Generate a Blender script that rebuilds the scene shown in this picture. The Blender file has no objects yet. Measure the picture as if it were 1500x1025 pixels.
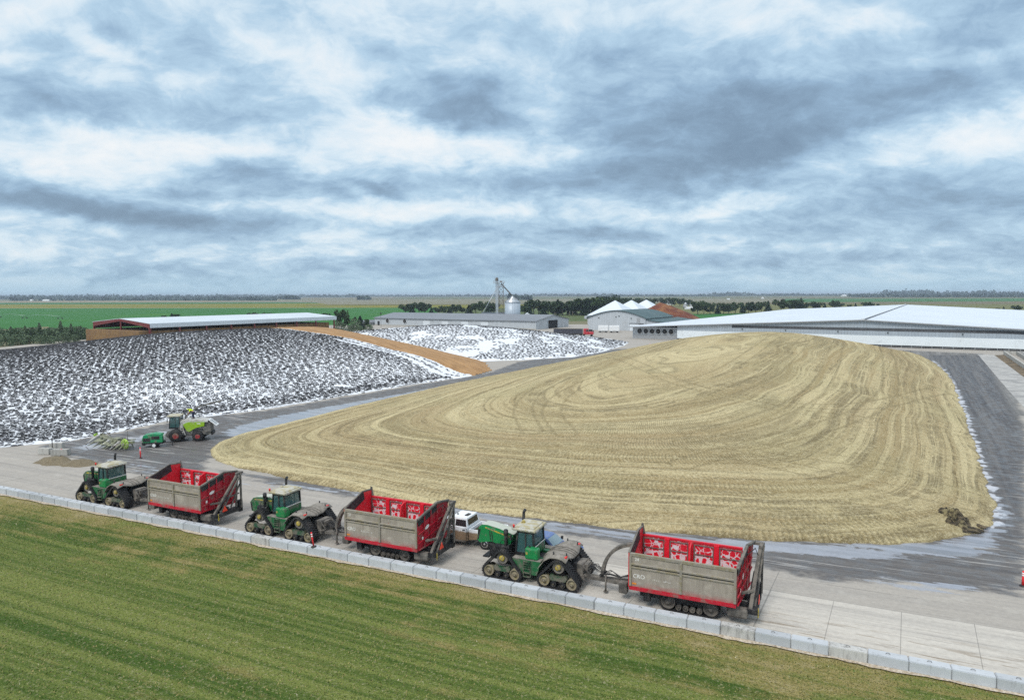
import bpy, bmesh, math, random
import numpy as np
from mathutils import Vector, Matrix
R = math.radians
PI = math.pi
HAZE = 1.1e-4
random.seed(4)
rng = np.random.default_rng(7)
sc = bpy.context.scene
C = sc.collection

# ---------------------------------------------------------------- camera
CH, CF, HZ, ROLL = 19.0, 1000.0, 431.0, R(0.2)     # height, focal length in photo pixels, horizon row, roll
PW, PH = 1500.0, 1025.0
pitch = math.atan((PH/2-HZ)/CF)
fwd = Vector((0, math.cos(pitch), -math.sin(pitch)))
rg0 = Vector((1, 0, 0)); up0 = rg0.cross(fwd)
rgt = math.cos(ROLL)*rg0-math.sin(ROLL)*up0
upv = math.sin(ROLL)*rg0+math.cos(ROLL)*up0
cam = bpy.data.cameras.new('camera'); co = bpy.data.objects.new('camera', cam); C.objects.link(co)
cam.sensor_width = 36; cam.lens = 36*CF/PW; cam.clip_start = 0.5; cam.clip_end = 90000
m3 = Matrix((rgt, upv, -fwd)).transposed()
co.matrix_world = Matrix.Translation((0, 0, CH)) @ m3.to_4x4()
sc.camera = co

# ---------------------------------------------------------------- light and exposure
SUN_EL, SUN_AZ = R(48), R(215)          # azimuth clockwise from +Y
sun = bpy.data.lights.new('sun', 'SUN'); sun.energy = 1.4; sun.angle = R(18); sun.color = (1, .96, .9)
so = bpy.data.objects.new('sun', sun); C.objects.link(so)
sd = Vector((math.sin(SUN_AZ)*math.cos(SUN_EL), math.cos(SUN_AZ)*math.cos(SUN_EL), math.sin(SUN_EL)))
so.rotation_euler = (-sd).to_track_quat('-Z', 'Y').to_euler()
sc.view_settings.view_transform = 'Standard'; sc.view_settings.look = 'None'
sc.view_settings.gamma = 1; sc.view_settings.exposure = 0.55
sc.cycles.use_denoising = False
sc.cycles.max_bounces = 6; sc.cycles.diffuse_bounces = 3; sc.cycles.glossy_bounces = 3
sc.cycles.transparent_max_bounces = 12; sc.cycles.volume_bounces = 0


class N:
    """small node-tree writer"""
    def __init__(s, tree): s.t = tree; s.n = tree.nodes; s.l = tree.links
    def add(s, typ, **k):
        n = s.n.new('ShaderNode'+typ)
        for a, b in k.items():
            if a[0] == '_': setattr(n, a[1:], b)
        for a, b in k.items():
            if a[0] != '_':
                a2 = int(a[1:]) if a[0] == 'i' and a[1:].isdigit() else a.replace('__', ' ')
                s.put(n.inputs[a2], b)
        return n
    def put(s, sock, v):
        if isinstance(v, bpy.types.NodeSocket): s.l.new(v, sock)
        elif v is not None:
            if sock.type == 'RGBA' and len(v) == 3: v = (*v, 1)
            sock.default_value = v
    def math(s, op, a, b=None, clamp=False):
        n = s.add('Math', _operation=op, _use_clamp=clamp); s.put(n.inputs[0], a); s.put(n.inputs[1], b); return n.outputs[0]
    def mix(s, f, a, b, mode='MIX'):
        n = s.add('Mix', _data_type='RGBA', _blend_type=mode); s.put(n.inputs[0], f); s.put(n.inputs[6], a); s.put(n.inputs[7], b); return n.outputs[2]
    def ramp(s, x, a, b, lo=0., hi=1., smooth=True):
        n = s.add('MapRange', _interpolation_type='SMOOTHSTEP' if smooth else 'LINEAR')
        for i, q in enumerate((x, a, b, lo, hi)): s.put(n.inputs[i], q)
        return n.outputs[0]
    def noise(s, vec, scale, detail=4, rough=.55, dist=0.0):
        n = s.add('TexNoise', Scale=scale, Detail=detail, Roughness=rough, Distortion=dist); s.put(n.inputs['Vector'], vec); return n.outputs[0]
    def noisec(s, vec, scale, detail=3):
        n = s.add('TexNoise', Scale=scale, Detail=detail); s.put(n.inputs['Vector'], vec); return n.outputs[1]
    def mapv(s, vec, scale=(1, 1, 1), rot=(0, 0, 0), loc=(0, 0, 0)):
        n = s.add('Mapping'); s.put(n.inputs['Vector'], vec); n.inputs['Scale'].default_value = scale
        n.inputs['Rotation'].default_value = rot; n.inputs['Location'].default_value = loc; return n.outputs[0]
    def mapr(s, vec, ang, scale, loc=(0, 0, 0)):
        return s.mapv(s.mapv(vec, rot=(0, 0, ang)), scale, loc=loc)
    def pos(s): return s.add('NewGeometry').outputs['Position']
    def obj(s): return s.add('TexCoord').outputs['Object']
    def attr(s, name): return s.add('Attribute', _attribute_name=name).outputs['Fac']
    def uv(s, name):
        return s.add('UVMap', _uv_map=name).outputs[0]
    def sep(s, v): return s.add('SeparateXYZ', i0=v).outputs
    def comb(s, x, y, z=0.0): return s.add('CombineXYZ', i0=x, i1=y, i2=z).outputs[0]
    def bump(s, h, strength=.3, dist=.05):
        return s.add('Bump', Height=h, Strength=strength, Distance=dist).outputs[0]


# ---------------------------------------------------------------- sky
world = bpy.data.worlds.new('World'); sc.world = world; world.use_nodes = True
w = N(world.node_tree)
for n_ in list(w.n): w.n.remove(n_)
sky = w.add('TexSky', _sky_type='NISHITA', _sun_disc=False, _sun_elevation=SUN_EL, _sun_rotation=SUN_AZ, _air_density=1.2, _dust_density=1.5)
gen = w.add('TexCoord').outputs['Generated']
sx, sy, sz = w.sep(gen)
zz = w.math('MAXIMUM', sz, 0.0)
den = w.math('ADD', zz, .36)
pl = w.comb(w.math('DIVIDE', sx, den), w.math('DIVIDE', sy, den))          # cloud deck seen in perspective
az = w.math('ARCTAN2', sx, sy)                                             # radians, right positive
el = w.math('ARCSINE', sz)
def vsub(v, k, s):
    a = w.add('VectorMath', _operation='SUBTRACT', i0=w.noisec(v, k, 4), i1=(.5, .5, .5)).outputs[0]
    n_ = w.add('VectorMath', _operation='SCALE', i0=a); n_.inputs[3].default_value = s; return n_.outputs[0]
def vadd(a, b): return w.add('VectorMath', _operation='ADD', i0=a, i1=b).outputs[0]
pw = vadd(pl, vsub(pl, 1.6, .55))
pw2 = vadd(pl, vsub(pl, 4.0, .22))
big = w.noise(w.mapv(pw, (1.6, 2.0, 1), (0, 0, R(8)), (3.1, 1.7, 0)), 1.0, 4, .5)
med = w.noise(w.mapv(pw2, (4.2, 5.0, 1), (0, 0, R(-10)), (9.1, 4.7, 2)), 1.0, 9, .60)
fine = w.noise(w.mapv(pw2, (12., 14., 1), (0, 0, R(12)), (2, 1, 0)), 1.0, 9, .66)
billow = w.math('ABSOLUTE', w.math('SUBTRACT', w.noise(w.mapv(pw, (6., 7.5, 1), loc=(5, 8, 1)), 1.0, 6, .52), .5))

# cloud banks of this sky: (azimuth px, elevation px above the horizon, half width, half height, tilt, weight); weight > 0 dark, < 0 bright
BANKS = [(1030, 205, 300, 60, 4, .34), (960, 165, 290, 26, 6, .22), (1120, 215, 150, 34, 0, .14), (1060, 275, 220, 40, 10, .12), (390, 172, 105, 22, -9, .42), (150, 125, 210, 17, -9, .42), (330, 150, 60, 10, -6, .15),
         (560, 160, 42, 9, -14, .34), (690, 268, 60, 26, -24, .26), (640, 285, 90, 40, -30, .16), (230, 385, 200, 34, 8, .14), (1340, 125, 210, 26, 4, .24),
         (1290, 290, 200, 26, -6, .18), (760, 42, 600, 16, 1, .26), (880, 86, 80, 8, 0, .26), (150, 262, 330, 26, 6, .16), (500, 100, 330, 12, -2, .18), (470, 56, 240, 8, 0, .12),
         (1430, 385, 140, 36, 0, .16), (870, 330, 330, 18, -12, .08), (290, 143, 50, 7, 0, .2), (590, 275, 40, 12, -5, .2), (1380, 40, 260, 14, 0, .1),
         (130, 205, 190, 26, -2, -.26), (300, 212, 120, 16, 0, -.25), (650, 222, 200, 26, -6, -.34), (590, 128, 150, 20, 0, -.30), (800, 125, 120, 14, 0, -.26), (200, 95, 160, 9, -3, -.2),
         (1320, 205, 170, 22, 6, -.34), (1110, 132, 100, 10, 2, -.30), (1030, 118, 60, 8, 0, -.15), (470, 335, 200, 40, -20, -.22), (60, 400, 80, 20, 20, -.34), (145, 360, 30, 12, 0, -.30), (560, 400, 120, 20, -16, -.2),
         (1080, 395, 240, 26, -6, -.16), (1350, 330, 160, 14, -6, -.14), (300, 60, 300, 9, 0, -.16), (1000, 62, 330, 8, 0, -.12), (760, 250, 40, 40, 0, -.06)]
acc = None
azw = w.math('ADD', az, w.math('MULTIPLY', w.math('SUBTRACT', w.noise(w.mapv(pl, loc=(7, 3, 1)), 2.2, 6, .6), .5), .20))
elw = w.math('ADD', el, w.math('MULTIPLY', w.math('SUBTRACT', w.noise(w.mapv(pl, loc=(1, 9, 4)), 2.6, 7, .62), .5), w.ramp(el, 0., .25, .02, .12)))
for (bx, be, bw, bh, tl, wt) in BANKS:
    a0 = math.atan((bx-750)/1000); e0 = math.atan(be/1000*math.cos(a0))
    k = math.cos(R(tl)); s_ = math.sin(R(tl))
    dx = w.math('SUBTRACT', azw, a0); dy = w.math('SUBTRACT', elw, e0)
    p_ = w.math('DIVIDE', w.math('ADD', w.math('MULTIPLY', dx, k), w.math('MULTIPLY', dy, s_)), bw/1000*.95)
    q_ = w.math('DIVIDE', w.math('SUBTRACT', w.math('MULTIPLY', dy, k), w.math('MULTIPLY', dx, s_)), bh/1000*1.05)
    r2 = w.math('ADD', w.math('MULTIPLY', p_, p_), w.math('MULTIPLY', q_, q_))
    g_ = w.math('MULTIPLY', w.math('POWER', 2.718, w.math('MULTIPLY', w.math('POWER', r2, 1.4), -.7)), wt)
    acc = g_ if acc is None else w.math('ADD', acc, g_)
d0 = w.math('ADD', w.math('MULTIPLY', w.math('SUBTRACT', big, .5), .50), w.math('MULTIPLY', w.math('SUBTRACT', med, .5), .80))
d0 = w.math('ADD', d0, w.math('MULTIPLY', w.math('SUBTRACT', fine, .5), .46))
d0 = w.math('SUBTRACT', d0, w.math('MULTIPLY', w.math('SUBTRACT', billow, .08), .55))
d0 = w.math('ADD', w.math('MULTIPLY', d0, .85), w.math('MULTIPLY', acc, .72))
dens0 = w.math('ADD', d0, .31)
dens = w.math('ADD', w.math('MULTIPLY', dens0, .58), w.math('ADD', .03, w.math('MULTIPLY', w.ramp(dens0, .08, .68), .20)))
cr = w.add('ValToRGB'); w.put(cr.inputs[0], dens)
els = cr.color_ramp.elements
KS = .70
stops = [(0.04, (.90, .93, .95)), (0.19, (.69, .82, .915)), (0.33, (.465, .645, .805)), (0.50, (.315, .465, .63)), (0.66, (.215, .315, .435)), (0.92, (.125, .185, .275))]
els[0].position = stops[0][0]; els[0].color = (*[KS*q for q in stops[0][1]], 1)
els[1].position = stops[-1][0]; els[1].color = (*[KS*q for q in stops[-1][1]], 1)
for p_, c_ in stops[1:-1]:
    e_ = els.new(p_); e_.color = (*[KS*q for q in c_], 1)
cloud = cr.outputs[0]
low = w.ramp(el, 0.0, .05)                           # towards the horizon the deck pales into blue-grey
cloud = w.mix(low, w.mix(w.ramp(dens, .2, .7), tuple(KS*q for q in (.46, .655, .80)), tuple(KS*q for q in (.27, .43, .575))), cloud)
high = w.ramp(el, .5, 1.0)
cloud = w.mix(high, cloud, (.84, .88, .92))
tot = w.mix(.94, w.mix(1.0, sky.outputs[0], (.09, .09, .09), 'MULTIPLY'), cloud)
tot = w.mix(1.0, tot, (10, 10, 10), 'MULTIPLY')
bg = w.add('Background', Color=tot, Strength=.10)
out = w.add('OutputWorld'); w.l.new(bg.outputs[0], out.inputs[0])

# ---------------------------------------------------------------- helpers
def ray(px, py): return fwd + rgt*((px-PW/2)/CF) - upv*((py-PH/2)/CF)
def G(px, py, z=0.0):
    """the point at height z that the photo shows at (px, py)"""
    v = ray(px, py); t = (z-CH)/v.z
    return Vector((v.x*t, v.y*t, z))
def D(px, py, y):
    """the point at distance y along the view that the photo shows at (px, py)"""
    v = ray(px, py); t = y/v.y
    return Vector((v.x*t, y, CH+v.z*t))

def tag(o, label, cat, group=None, kind=None):
    if label: o['label'] = label
    if cat: o['category'] = cat
    if group: o['group'] = group
    if kind: o['kind'] = kind
    return o
def thing(name, label, cat, loc=(0, 0, 0), rz=0.0, group=None):
    o = bpy.data.objects.new(name, None); C.objects.link(o)
    o.location = loc; o.rotation_euler = (0, 0, rz); o.empty_display_size = .2
    return tag(o, label, cat, group)
def copy_tree(o, parent=None):
    c = o.copy(); C.objects.link(c)
    if parent is not None: c.parent = parent
    for ch in list(o.children): copy_tree(ch, c)
    return c
def mesh_obj(name, V, F, mats, parent=None, sm=None, mi=None):
    me = bpy.data.meshes.new(name); me.from_pydata(V, [], F)
    if not isinstance(mats, (list, tuple)): mats = [mats]
    for m in mats: me.materials.append(m)
    if sm is not None: me.polygons.foreach_set('use_smooth', sm)
    if mi is not None: me.polygons.foreach_set('material_index', mi)
    me.update()
    o = bpy.data.objects.new(name, me); C.objects.link(o)
    if parent is not None: o.parent = parent
    return o
def np_mesh(name, V, F, mats, parent=None, smooth=False, mi=None):
    """V (n,3), F (m,4) arrays"""
    V = np.asarray(V, np.float32); F = np.asarray(F, np.int32)
    me = bpy.data.meshes.new(name)
    k = F.shape[1]
    me.vertices.add(len(V)); me.vertices.foreach_set('co', V.ravel())
    me.loops.add(F.size); me.loops.foreach_set('vertex_index', F.ravel())
    me.polygons.add(len(F)); me.polygons.foreach_set('loop_start', np.arange(0, F.size, k, dtype=np.int32))
    me.polygons.foreach_set('use_smooth', np.full(len(F), smooth))
    if not isinstance(mats, (list, tuple)): mats = [mats]
    for m in mats: me.materials.append(m)
    if mi is not None: me.polygons.foreach_set('material_index', np.asarray(mi, np.int32))
    me.update(calc_edges=True)
    o = bpy.data.objects.new(name, me); C.objects.link(o)
    if parent is not None: o.parent = parent
    return o
def fattr(o, name, vals):
    a = o.data.attributes.new(name, 'FLOAT', 'POINT'); a.data.foreach_set('value', np.asarray(vals, np.float32).ravel())
def uvset(o, name, uv):
    l = o.data.uv_layers.new(name=name)
    idx = np.empty(len(o.data.loops), np.int32); o.data.loops.foreach_get('vertex_index', idx)
    l.data.foreach_set('uv', np.asarray(uv, np.float32)[idx].ravel())

class MB:
    def __init__(s): s.v = []; s.f = []; s.sm = []; s.mi = []; s.cur = 0; s.M = None
    def addv(s, pts):
        b = len(s.v)
        for p in pts:
            p = Vector(p)
            if s.M is not None: p = s.M @ p
            s.v.append(tuple(p))
        return b
    def addf(s, idx, smooth=False): s.f.append(tuple(idx)); s.sm.append(smooth); s.mi.append(s.cur)
    def hexa(s, p):
        """8 points: bottom ring 0-3, top ring 4-7"""
        b = s.addv(p)
        for q in ((3, 2, 1, 0), (4, 5, 6, 7), (0, 1, 5, 4), (1, 2, 6, 5), (2, 3, 7, 6), (3, 0, 4, 7)): s.addf([b+i for i in q])
    def box(s, x0, x1, y0, y1, z0, z1, tx=0, ty=0):
        """box; the top is drawn in by tx, ty on each side"""
        s.hexa([(x0, y0, z0), (x1, y0, z0), (x1, y1, z0), (x0, y1, z0),
                (x0+tx, y0+ty, z1), (x1-tx, y0+ty, z1), (x1-tx, y1-ty, z1), (x0+tx, y1-ty, z1)])
    def rbox(s, x0, x1, y0, y1, z0, z1, b=.05):
        """box with chamfered edges"""
        bm = bmesh.new(); bmesh.ops.create_cube(bm, size=1)
        for v in bm.verts: v.co = ((x0+x1)/2+v.co.x*(x1-x0), (y0+y1)/2+v.co.y*(y1-y0), (z0+z1)/2+v.co.z*(z1-z0))
        bmesh.ops.bevel(bm, geom=bm.edges[:], offset=b, segments=2, affect='EDGES', profile=.5)
        s.bm(bm)
    def bm(s, bm, smooth=False):
        bm.verts.index_update()
        b = s.addv([v.co for v in bm.verts])
        for f in bm.faces: s.addf([b+v.index for v in f.verts], smooth)
        bm.free()
    def bar(s, p0, p1, w, h=None, up=(0, 0, 1)):
        p0 = Vector(p0); p1 = Vector(p1); h = h or w
        d = (p1-p0).normalized(); u = Vector(up)
        if abs(d.dot(u)) > .98: u = Vector((1, 0, 0))
        a = d.cross(u).normalized(); c = a.cross(d)
        q = [p0-a*w/2-c*h/2, p0+a*w/2-c*h/2, p0+a*w/2+c*h/2, p0-a*w/2+c*h/2]
        s.hexa([*q, *[x+p1-p0 for x in q]])
    def cyl(s, p0, p1, r0, r1=None, n=14, caps=True, smooth=True):
        r1 = r0 if r1 is None else r1
        p0 = Vector(p0); p1 = Vector(p1); d = (p1-p0).normalized()
        u = Vector((0, 0, 1)) if abs(d.z) < .9 else Vector((1, 0, 0))
        a = d.cross(u).normalized(); c = a.cross(d)
        A = [2*PI*i/n for i in range(n)]
        b = s.addv([p0+(a*math.cos(t)+c*math.sin(t))*r0 for t in A]+[p1+(a*math.cos(t)+c*math.sin(t))*r1 for t in A])
        for i in range(n): s.addf((b+i, b+(i+1) % n, b+n+(i+1) % n, b+n+i), smooth)
        if caps:
            s.addf([b+n-1-i for i in range(n)]); s.addf([b+n+i for i in range(n)])
    def tube(s, path, r, n=7):
        path = [Vector(p) for p in path]; rings = []
        for i, p in enumerate(path):
            d = (path[min(i+1, len(path)-1)]-path[max(i-1, 0)]).normalized()
            u = Vector((0, 0, 1)) if abs(d.z) < .9 else Vector((1, 0, 0))
            a = d.cross(u).normalized(); c = a.cross(d)
            rr = r[i] if isinstance(r, (list, tuple)) else r
            rings.append(s.addv([p+(a*math.cos(2*PI*k/n)+c*math.sin(2*PI*k/n))*rr for k in range(n)]))
        for b0, b1 in zip(rings, rings[1:]):
            for k in range(n): s.addf((b0+k, b0+(k+1) % n, b1+(k+1) % n, b1+k), True)
        s.addf([rings[0]+n-1-k for k in range(n)]); s.addf([rings[-1]+k for k in range(n)])
    def prism(s, poly, a0, a1, axis='y'):
        """polygon (two coordinates) drawn out along the axis"""
        def P(q, a): return (q[0], a, q[1]) if axis == 'y' else ((a, q[0], q[1]) if axis == 'x' else (q[0], q[1], a))
        n = len(poly); b = s.addv([P(q, a0) for q in poly]+[P(q, a1) for q in poly])
        s.addf([b+i for i in range(n)]); s.addf([b+2*n-1-i for i in range(n)])
        for i in range(n): s.addf((b+i, b+n+i, b+n+(i+1) % n, b+(i+1) % n))
    def lathe(s, prof, c=(0, 0, 0), axis='z', n=20, smooth=True):
        c = Vector(c); rings = []
        for r, h in prof:
            pts = []
            for k in range(n):
                t = 2*PI*k/n; a, b_ = r*math.cos(t), r*math.sin(t)
                pts.append(c+Vector((a, b_, h) if axis == 'z' else ((a, h, b_) if axis == 'y' else (h, a, b_))))
            rings.append(s.addv(pts))
        for b0, b1 in zip(rings, rings[1:]):
            for k in range(n): s.addf((b0+k, b0+(k+1) % n, b1+(k+1) % n, b1+k), smooth)
        s.addf([rings[0]+n-1-k for k in range(n)]); s.addf([rings[-1]+k for k in range(n)])
    def slab(s, pts, t=.02):
        """a plate: polygon points, thickened along its normal"""
        pts = [Vector(p) for p in pts]
        nn = (pts[1]-pts[0]).cross(pts[-1]-pts[0]).normalized()*t
        n = len(pts); b = s.addv(pts+[p+nn for p in pts])
        s.addf([b+n-1-i for i in range(n)]); s.addf([b+n+i for i in range(n)])
        for i in range(n): s.addf((b+i, b+(i+1) % n, b+n+(i+1) % n, b+n+i))
    def build(s, name, mat, parent=None):
        me_fix = mesh_obj(name, s.v, s.f, mat, parent, s.sm, s.mi)
        bm = bmesh.new(); bm.from_mesh(me_fix.data); bmesh.ops.recalc_face_normals(bm, faces=bm.faces[:]); bm.to_mesh(me_fix.data); bm.free()
        return me_fix

def text_mesh(name, txt, size, mat, parent, M, extrude=.004):
    cu = bpy.data.curves.new(name, 'FONT'); cu.body = txt; cu.size = size; cu.extrude = extrude
    o = bpy.data.objects.new(name, cu); C.objects.link(o)
    dg = bpy.context.evaluated_depsgraph_get()
    me = bpy.data.meshes.new_from_object(o.evaluated_get(dg))
    bpy.data.objects.remove(o); bpy.data.curves.remove(cu)
    me.transform(M); me.materials.clear(); me.materials.append(mat)
    o = bpy.data.objects.new(name, me); C.objects.link(o); o.parent = parent
    return o

# ---------------------------------------------------------------- materials
def newmat(name):
    m = bpy.data.materials.new(name); m.use_nodes = True
    n = N(m.node_tree)
    for q in list(n.n): n.n.remove(q)
    o = n.add('OutputMaterial'); b = n.add('BsdfPrincipled'); n.l.new(b.outputs[0], o.inputs[0])
    return m, n, b
def simple(name, col, rough=.6, metal=0.0, var=.15, scale=3.0, dirt=None, dirt_amt=.4, dirt_scale=2.0, low=None, bump=0.0, bscale=20., spec=.5):
    """one painted, dusty or weathered surface. dirt: colour of patchy soiling; low=(z0,z1): soiling grows below z1 (mud thrown up)"""
    m, n, b = newmat(name)
    oz = n.obj(); rn = n.math('MULTIPLY', n.add('ObjectInfo').outputs['Random'], 43.)
    oc = n.add('VectorMath', _operation='ADD', i0=oz, i1=n.comb(rn, rn, 0.0)).outputs[0]
    v = n.noise(oc, scale, 5, .6)
    c = n.mix(1.0, (*col, 1), n.comb(*[n.ramp(v, .25, .75, 1-var, 1+var, False)]*3), 'MULTIPLY')
    rgh = rough
    if dirt:
        d = n.ramp(n.noise(oc, dirt_scale, 6, .65), .62-dirt_amt*.5, .78-dirt_amt*.35)
        if low:
            zg = n.ramp(n.math('ADD', n.sep(oc)[2], n.math('MULTIPLY', n.math('SUBTRACT', n.noise(oc, 2.5, 5, .6), .5), .7)), low[0], low[1], 1., 0.)
            d = n.math('MAXIMUM', n.math('MULTIPLY', d, .55), zg)
        d = n.math('MULTIPLY', d, .92)
        c = n.mix(d, c, (*dirt, 1))
        rgh = n.ramp(d, 0., 1., rough, max(rough, .85))
    n.put(b.inputs['Base Color'], c); n.put(b.inputs['Roughness'], rgh); b.inputs['Metallic'].default_value = metal
    b.inputs['Specular IOR Level'].default_value = spec
    if bump: n.put(b.inputs['Normal'], n.bump(n.noise(oc, bscale, 4, .6), bump, .03))
    return m
MUD = (.20, .165, .125)
DUST = (.33, .29, .235)
M = {}
M['green'] = simple('green_paint', (.013, .125, .042), .38, dirt=(.14, .13, .10), dirt_amt=.34, dirt_scale=1.6)
M['green_clean'] = simple('clean_green_paint', (.010, .20, .058), .3, var=.10, dirt=(.12, .15, .09), dirt_amt=.2)
M['green_dirty'] = simple('dusty_green_paint', (.014, .075, .032), .55, dirt=(.16, .14, .11), dirt_amt=.48)
M['hood_top'] = simple('dusty_hood', (.02, .15, .055), .4, dirt=(.48, .50, .44), dirt_amt=1.0)
M['yellow'] = simple('yellow_paint', (.55, .42, .02), .5, dirt=MUD, dirt_amt=.5, dirt_scale=5)
M['rim'] = simple('muddy_rim', (.30, .25, .10), .7, dirt=(.24, .205, .15), dirt_amt=.7, dirt_scale=4)
M['rubber'] = simple('track_rubber', (.012, .012, .014), .7, dirt=(.06, .055, .05), dirt_amt=.3, bump=.2)
M['black'] = simple('black_parts', (.012, .012, .014), .6, dirt=(.07, .065, .06), dirt_amt=.28)
M['dirty_steel'] = simple('grimy_steel', (.075, .068, .06), .7, dirt=(.19, .17, .145), dirt_amt=.5, bump=.2)
M['dusty'] = simple('dusty_deck', (.26, .235, .205), .9, var=.25, dirt=(.17, .155, .13), dirt_amt=.45, dirt_scale=4, bump=.3)
M['roof_dusty'] = simple('dusty_cab_roof', (.46, .45, .40), .8, var=.12, dirt=(.36, .31, .16), dirt_amt=.45, dirt_scale=2.5)
M['red'] = simple('red_paint', (.46, .012, .03), .42, var=.15, dirt=(.22, .12, .10), dirt_amt=.30, dirt_scale=1.4)
M['red_in'] = simple('red_inside', (.62, .012, .028), .4, var=.10, dirt=(.35, .05, .05), dirt_amt=.2)
M['lamp_orange'] = simple('orange_lens', (.75, .25, .02), .3, var=.05)
M['lamp_red'] = simple('red_lens', (.70, .03, .02), .3, var=.05)
M['triangle'] = simple('orange_red_triangle', (.85, .06, .02), .5, var=.05)
M['white'] = simple('white_paint', (.78, .79, .80), .4, var=.05, dirt=(.55, .53, .48), dirt_amt=.2)
M['letter'] = simple('worn_lettering', (.82, .81, .78), .6, var=.2, scale=14, dirt=(.45, .42, .38), dirt_amt=.25, dirt_scale=9)
M['tarmac_tyre'] = simple('tyre_rubber', (.028, .028, .031), .8, dirt=(.14, .135, .13), dirt_amt=.4, dirt_scale=1.2)
M['chrome'] = simple('bright_metal', (.6, .6, .6), .3, .9, var=.05)
M['blue'] = simple('blue_paint', (.12, .18, .38), .25, .2, var=.06, dirt=(.3, .3, .32), dirt_amt=.15)
M['lime'] = simple('lime_paint', (.27, .46, .02), .4, var=.1, dirt=DUST, dirt_amt=.2)
M['pale_panel'] = simple('pale_grey_panel', (.50, .50, .48), .5, var=.1, dirt=DUST, dirt_amt=.35)
M['harv_grey'] = simple('dark_grey_panel', (.09, .09, .09), .6, dirt=(.20, .185, .165), dirt_amt=.45)
M['harv_rim'] = simple('red_rim', (.30, .02, .025), .5, dirt=MUD, dirt_amt=.4)
M['gen_green'] = simple('generator_green', (.008, .26, .10), .4, var=.1, dirt=MUD, dirt_amt=.25)
M['header'] = simple('header_steel', (.20, .205, .17), .6, .2, var=.3, dirt=(.30, .31, .20), dirt_amt=.5, dirt_scale=3)
M['post_red'] = simple('orange_red_plastic', (.80, .035, .04), .45, var=.08)
M['post_white'] = simple('white_band', (.85, .85, .85), .4, var=.05)
M['wood'] = simple('weathered_wood', (.28, .22, .16), .8)
M['galv'] = simple('galvanised_steel', (.50, .53, .56), .38, .55, var=.12, scale=1.2)
M['galv_dull'] = simple('dull_galvanised_steel', (.36, .37, .38), .6, .3, var=.2)
M['redsteel'] = simple('red_primer_steel', (.16, .03, .03), .6, var=.2)
M['skin'] = simple('skin', (.50, .29, .20), .55, var=.05)
M['hivis'] = simple('hi_vis_cloth', (.62, .85, .01), .75, var=.08)
M['navy'] = simple('navy_cloth', (.02, .025, .07), .85, var=.1)
M['seat'] = simple('dark_cloth', (.03, .03, .035), .8)

def glass(name, col, rough=.06):
    m, n, b = newmat(name)
    b.inputs['Base Color'].default_value = (*col, 1); b.inputs['Roughness'].default_value = rough
    b.inputs['Alpha'].default_value = .5; b.inputs['Specular IOR Level'].default_value = .7
    return m
M['glass'] = glass('tinted_glass', (.06, .15, .155))
M['glass_dark'] = glass('dark_glass', (.015, .018, .02)); M['glass_dark'].node_tree.nodes['Principled BSDF'].inputs['Alpha'].default_value = .9
M['glass_pale'] = glass('pale_windscreen', (.25, .33, .36)); M['glass_pale'].node_tree.nodes['Principled BSDF'].inputs['Alpha'].default_value = .9

# two-tone pickup side: white above, brown mud below
def m_pickup():
    m, n, b = newmat('muddy_white_paint'); oc = n.obj(); z = n.sep(oc)[2]
    k = n.ramp(n.math('ADD', z, n.math('MULTIPLY', n.math('SUBTRACT', n.noise(oc, 3, 5, .65), .5), .22)), .98, 1.16)
    c = n.mix(k, n.mix(n.noise(oc, 5, 4), (.20, .13, .075), (.29, .205, .13)), (.80, .82, .84))
    n.put(b.inputs['Base Color'], c); n.put(b.inputs['Roughness'], n.ramp(k, 0., 1., .85, .3)); return m
M['pickup'] = m_pickup()

# trailer side: red under grey-brown grime, the red showing through in patches
def m_side():
    m, n, b = newmat('grimy_trailer_side'); oo = n.obj(); x, y, z = n.sep(oo); rn = n.math('MULTIPLY', n.add('ObjectInfo').outputs['Random'], 43.)
    oc = n.add('VectorMath', _operation='ADD', i0=oo, i1=n.comb(rn, rn, 0.0)).outputs[0]
    rel = n.noise(n.mapv(oc, (.9, .9, 2.2)), 1.0, 6, .65)
    foot = n.ramp(n.math('ADD', z, n.math('MULTIPLY', n.math('SUBTRACT', rel, .5), .5)), 1.25, 1.8, 1., 0.)
    front = n.math('MULTIPLY', n.ramp(x, 1.0, 3.4), n.ramp(z, 1.9, 1.3))
    pat = n.ramp(n.noise(oc, 2.6, 6, .7), .60, .68)
    up_ = n.math('MULTIPLY', pat, n.math('MULTIPLY', n.ramp(z, 2.5, 2.75), n.ramp(n.noise(n.mapv(oc, (.5, 1, 1)), 1.0, 2), .5, .6)))
    k = n.math('MAXIMUM', n.math('MULTIPLY', n.math('MAXIMUM', foot, front), n.ramp(rel, .35, .6)), up_)
    streak = n.noise(n.mapv(oc, (7, 7, .6)), 1.0, 5, .6)
    g = n.mix(streak, (.20, .17, .14), (.41, .36, .305))
    g = n.mix(n.ramp(n.noise(oc, 1.3, 5), .5, .7), g, (.40, .355, .30))
    c = n.mix(n.math('MULTIPLY', k, .85), g, (.36, .02, .03))
    n.put(b.inputs['Base Color'], c); b.inputs['Roughness'].default_value = .7; return m
M['side'] = m_side()
M['side_rail'] = simple('mossy_rail', (.30, .27, .23), .85, var=.3, dirt=(.22, .185, .11), dirt_amt=.42, dirt_scale=3)
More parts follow.
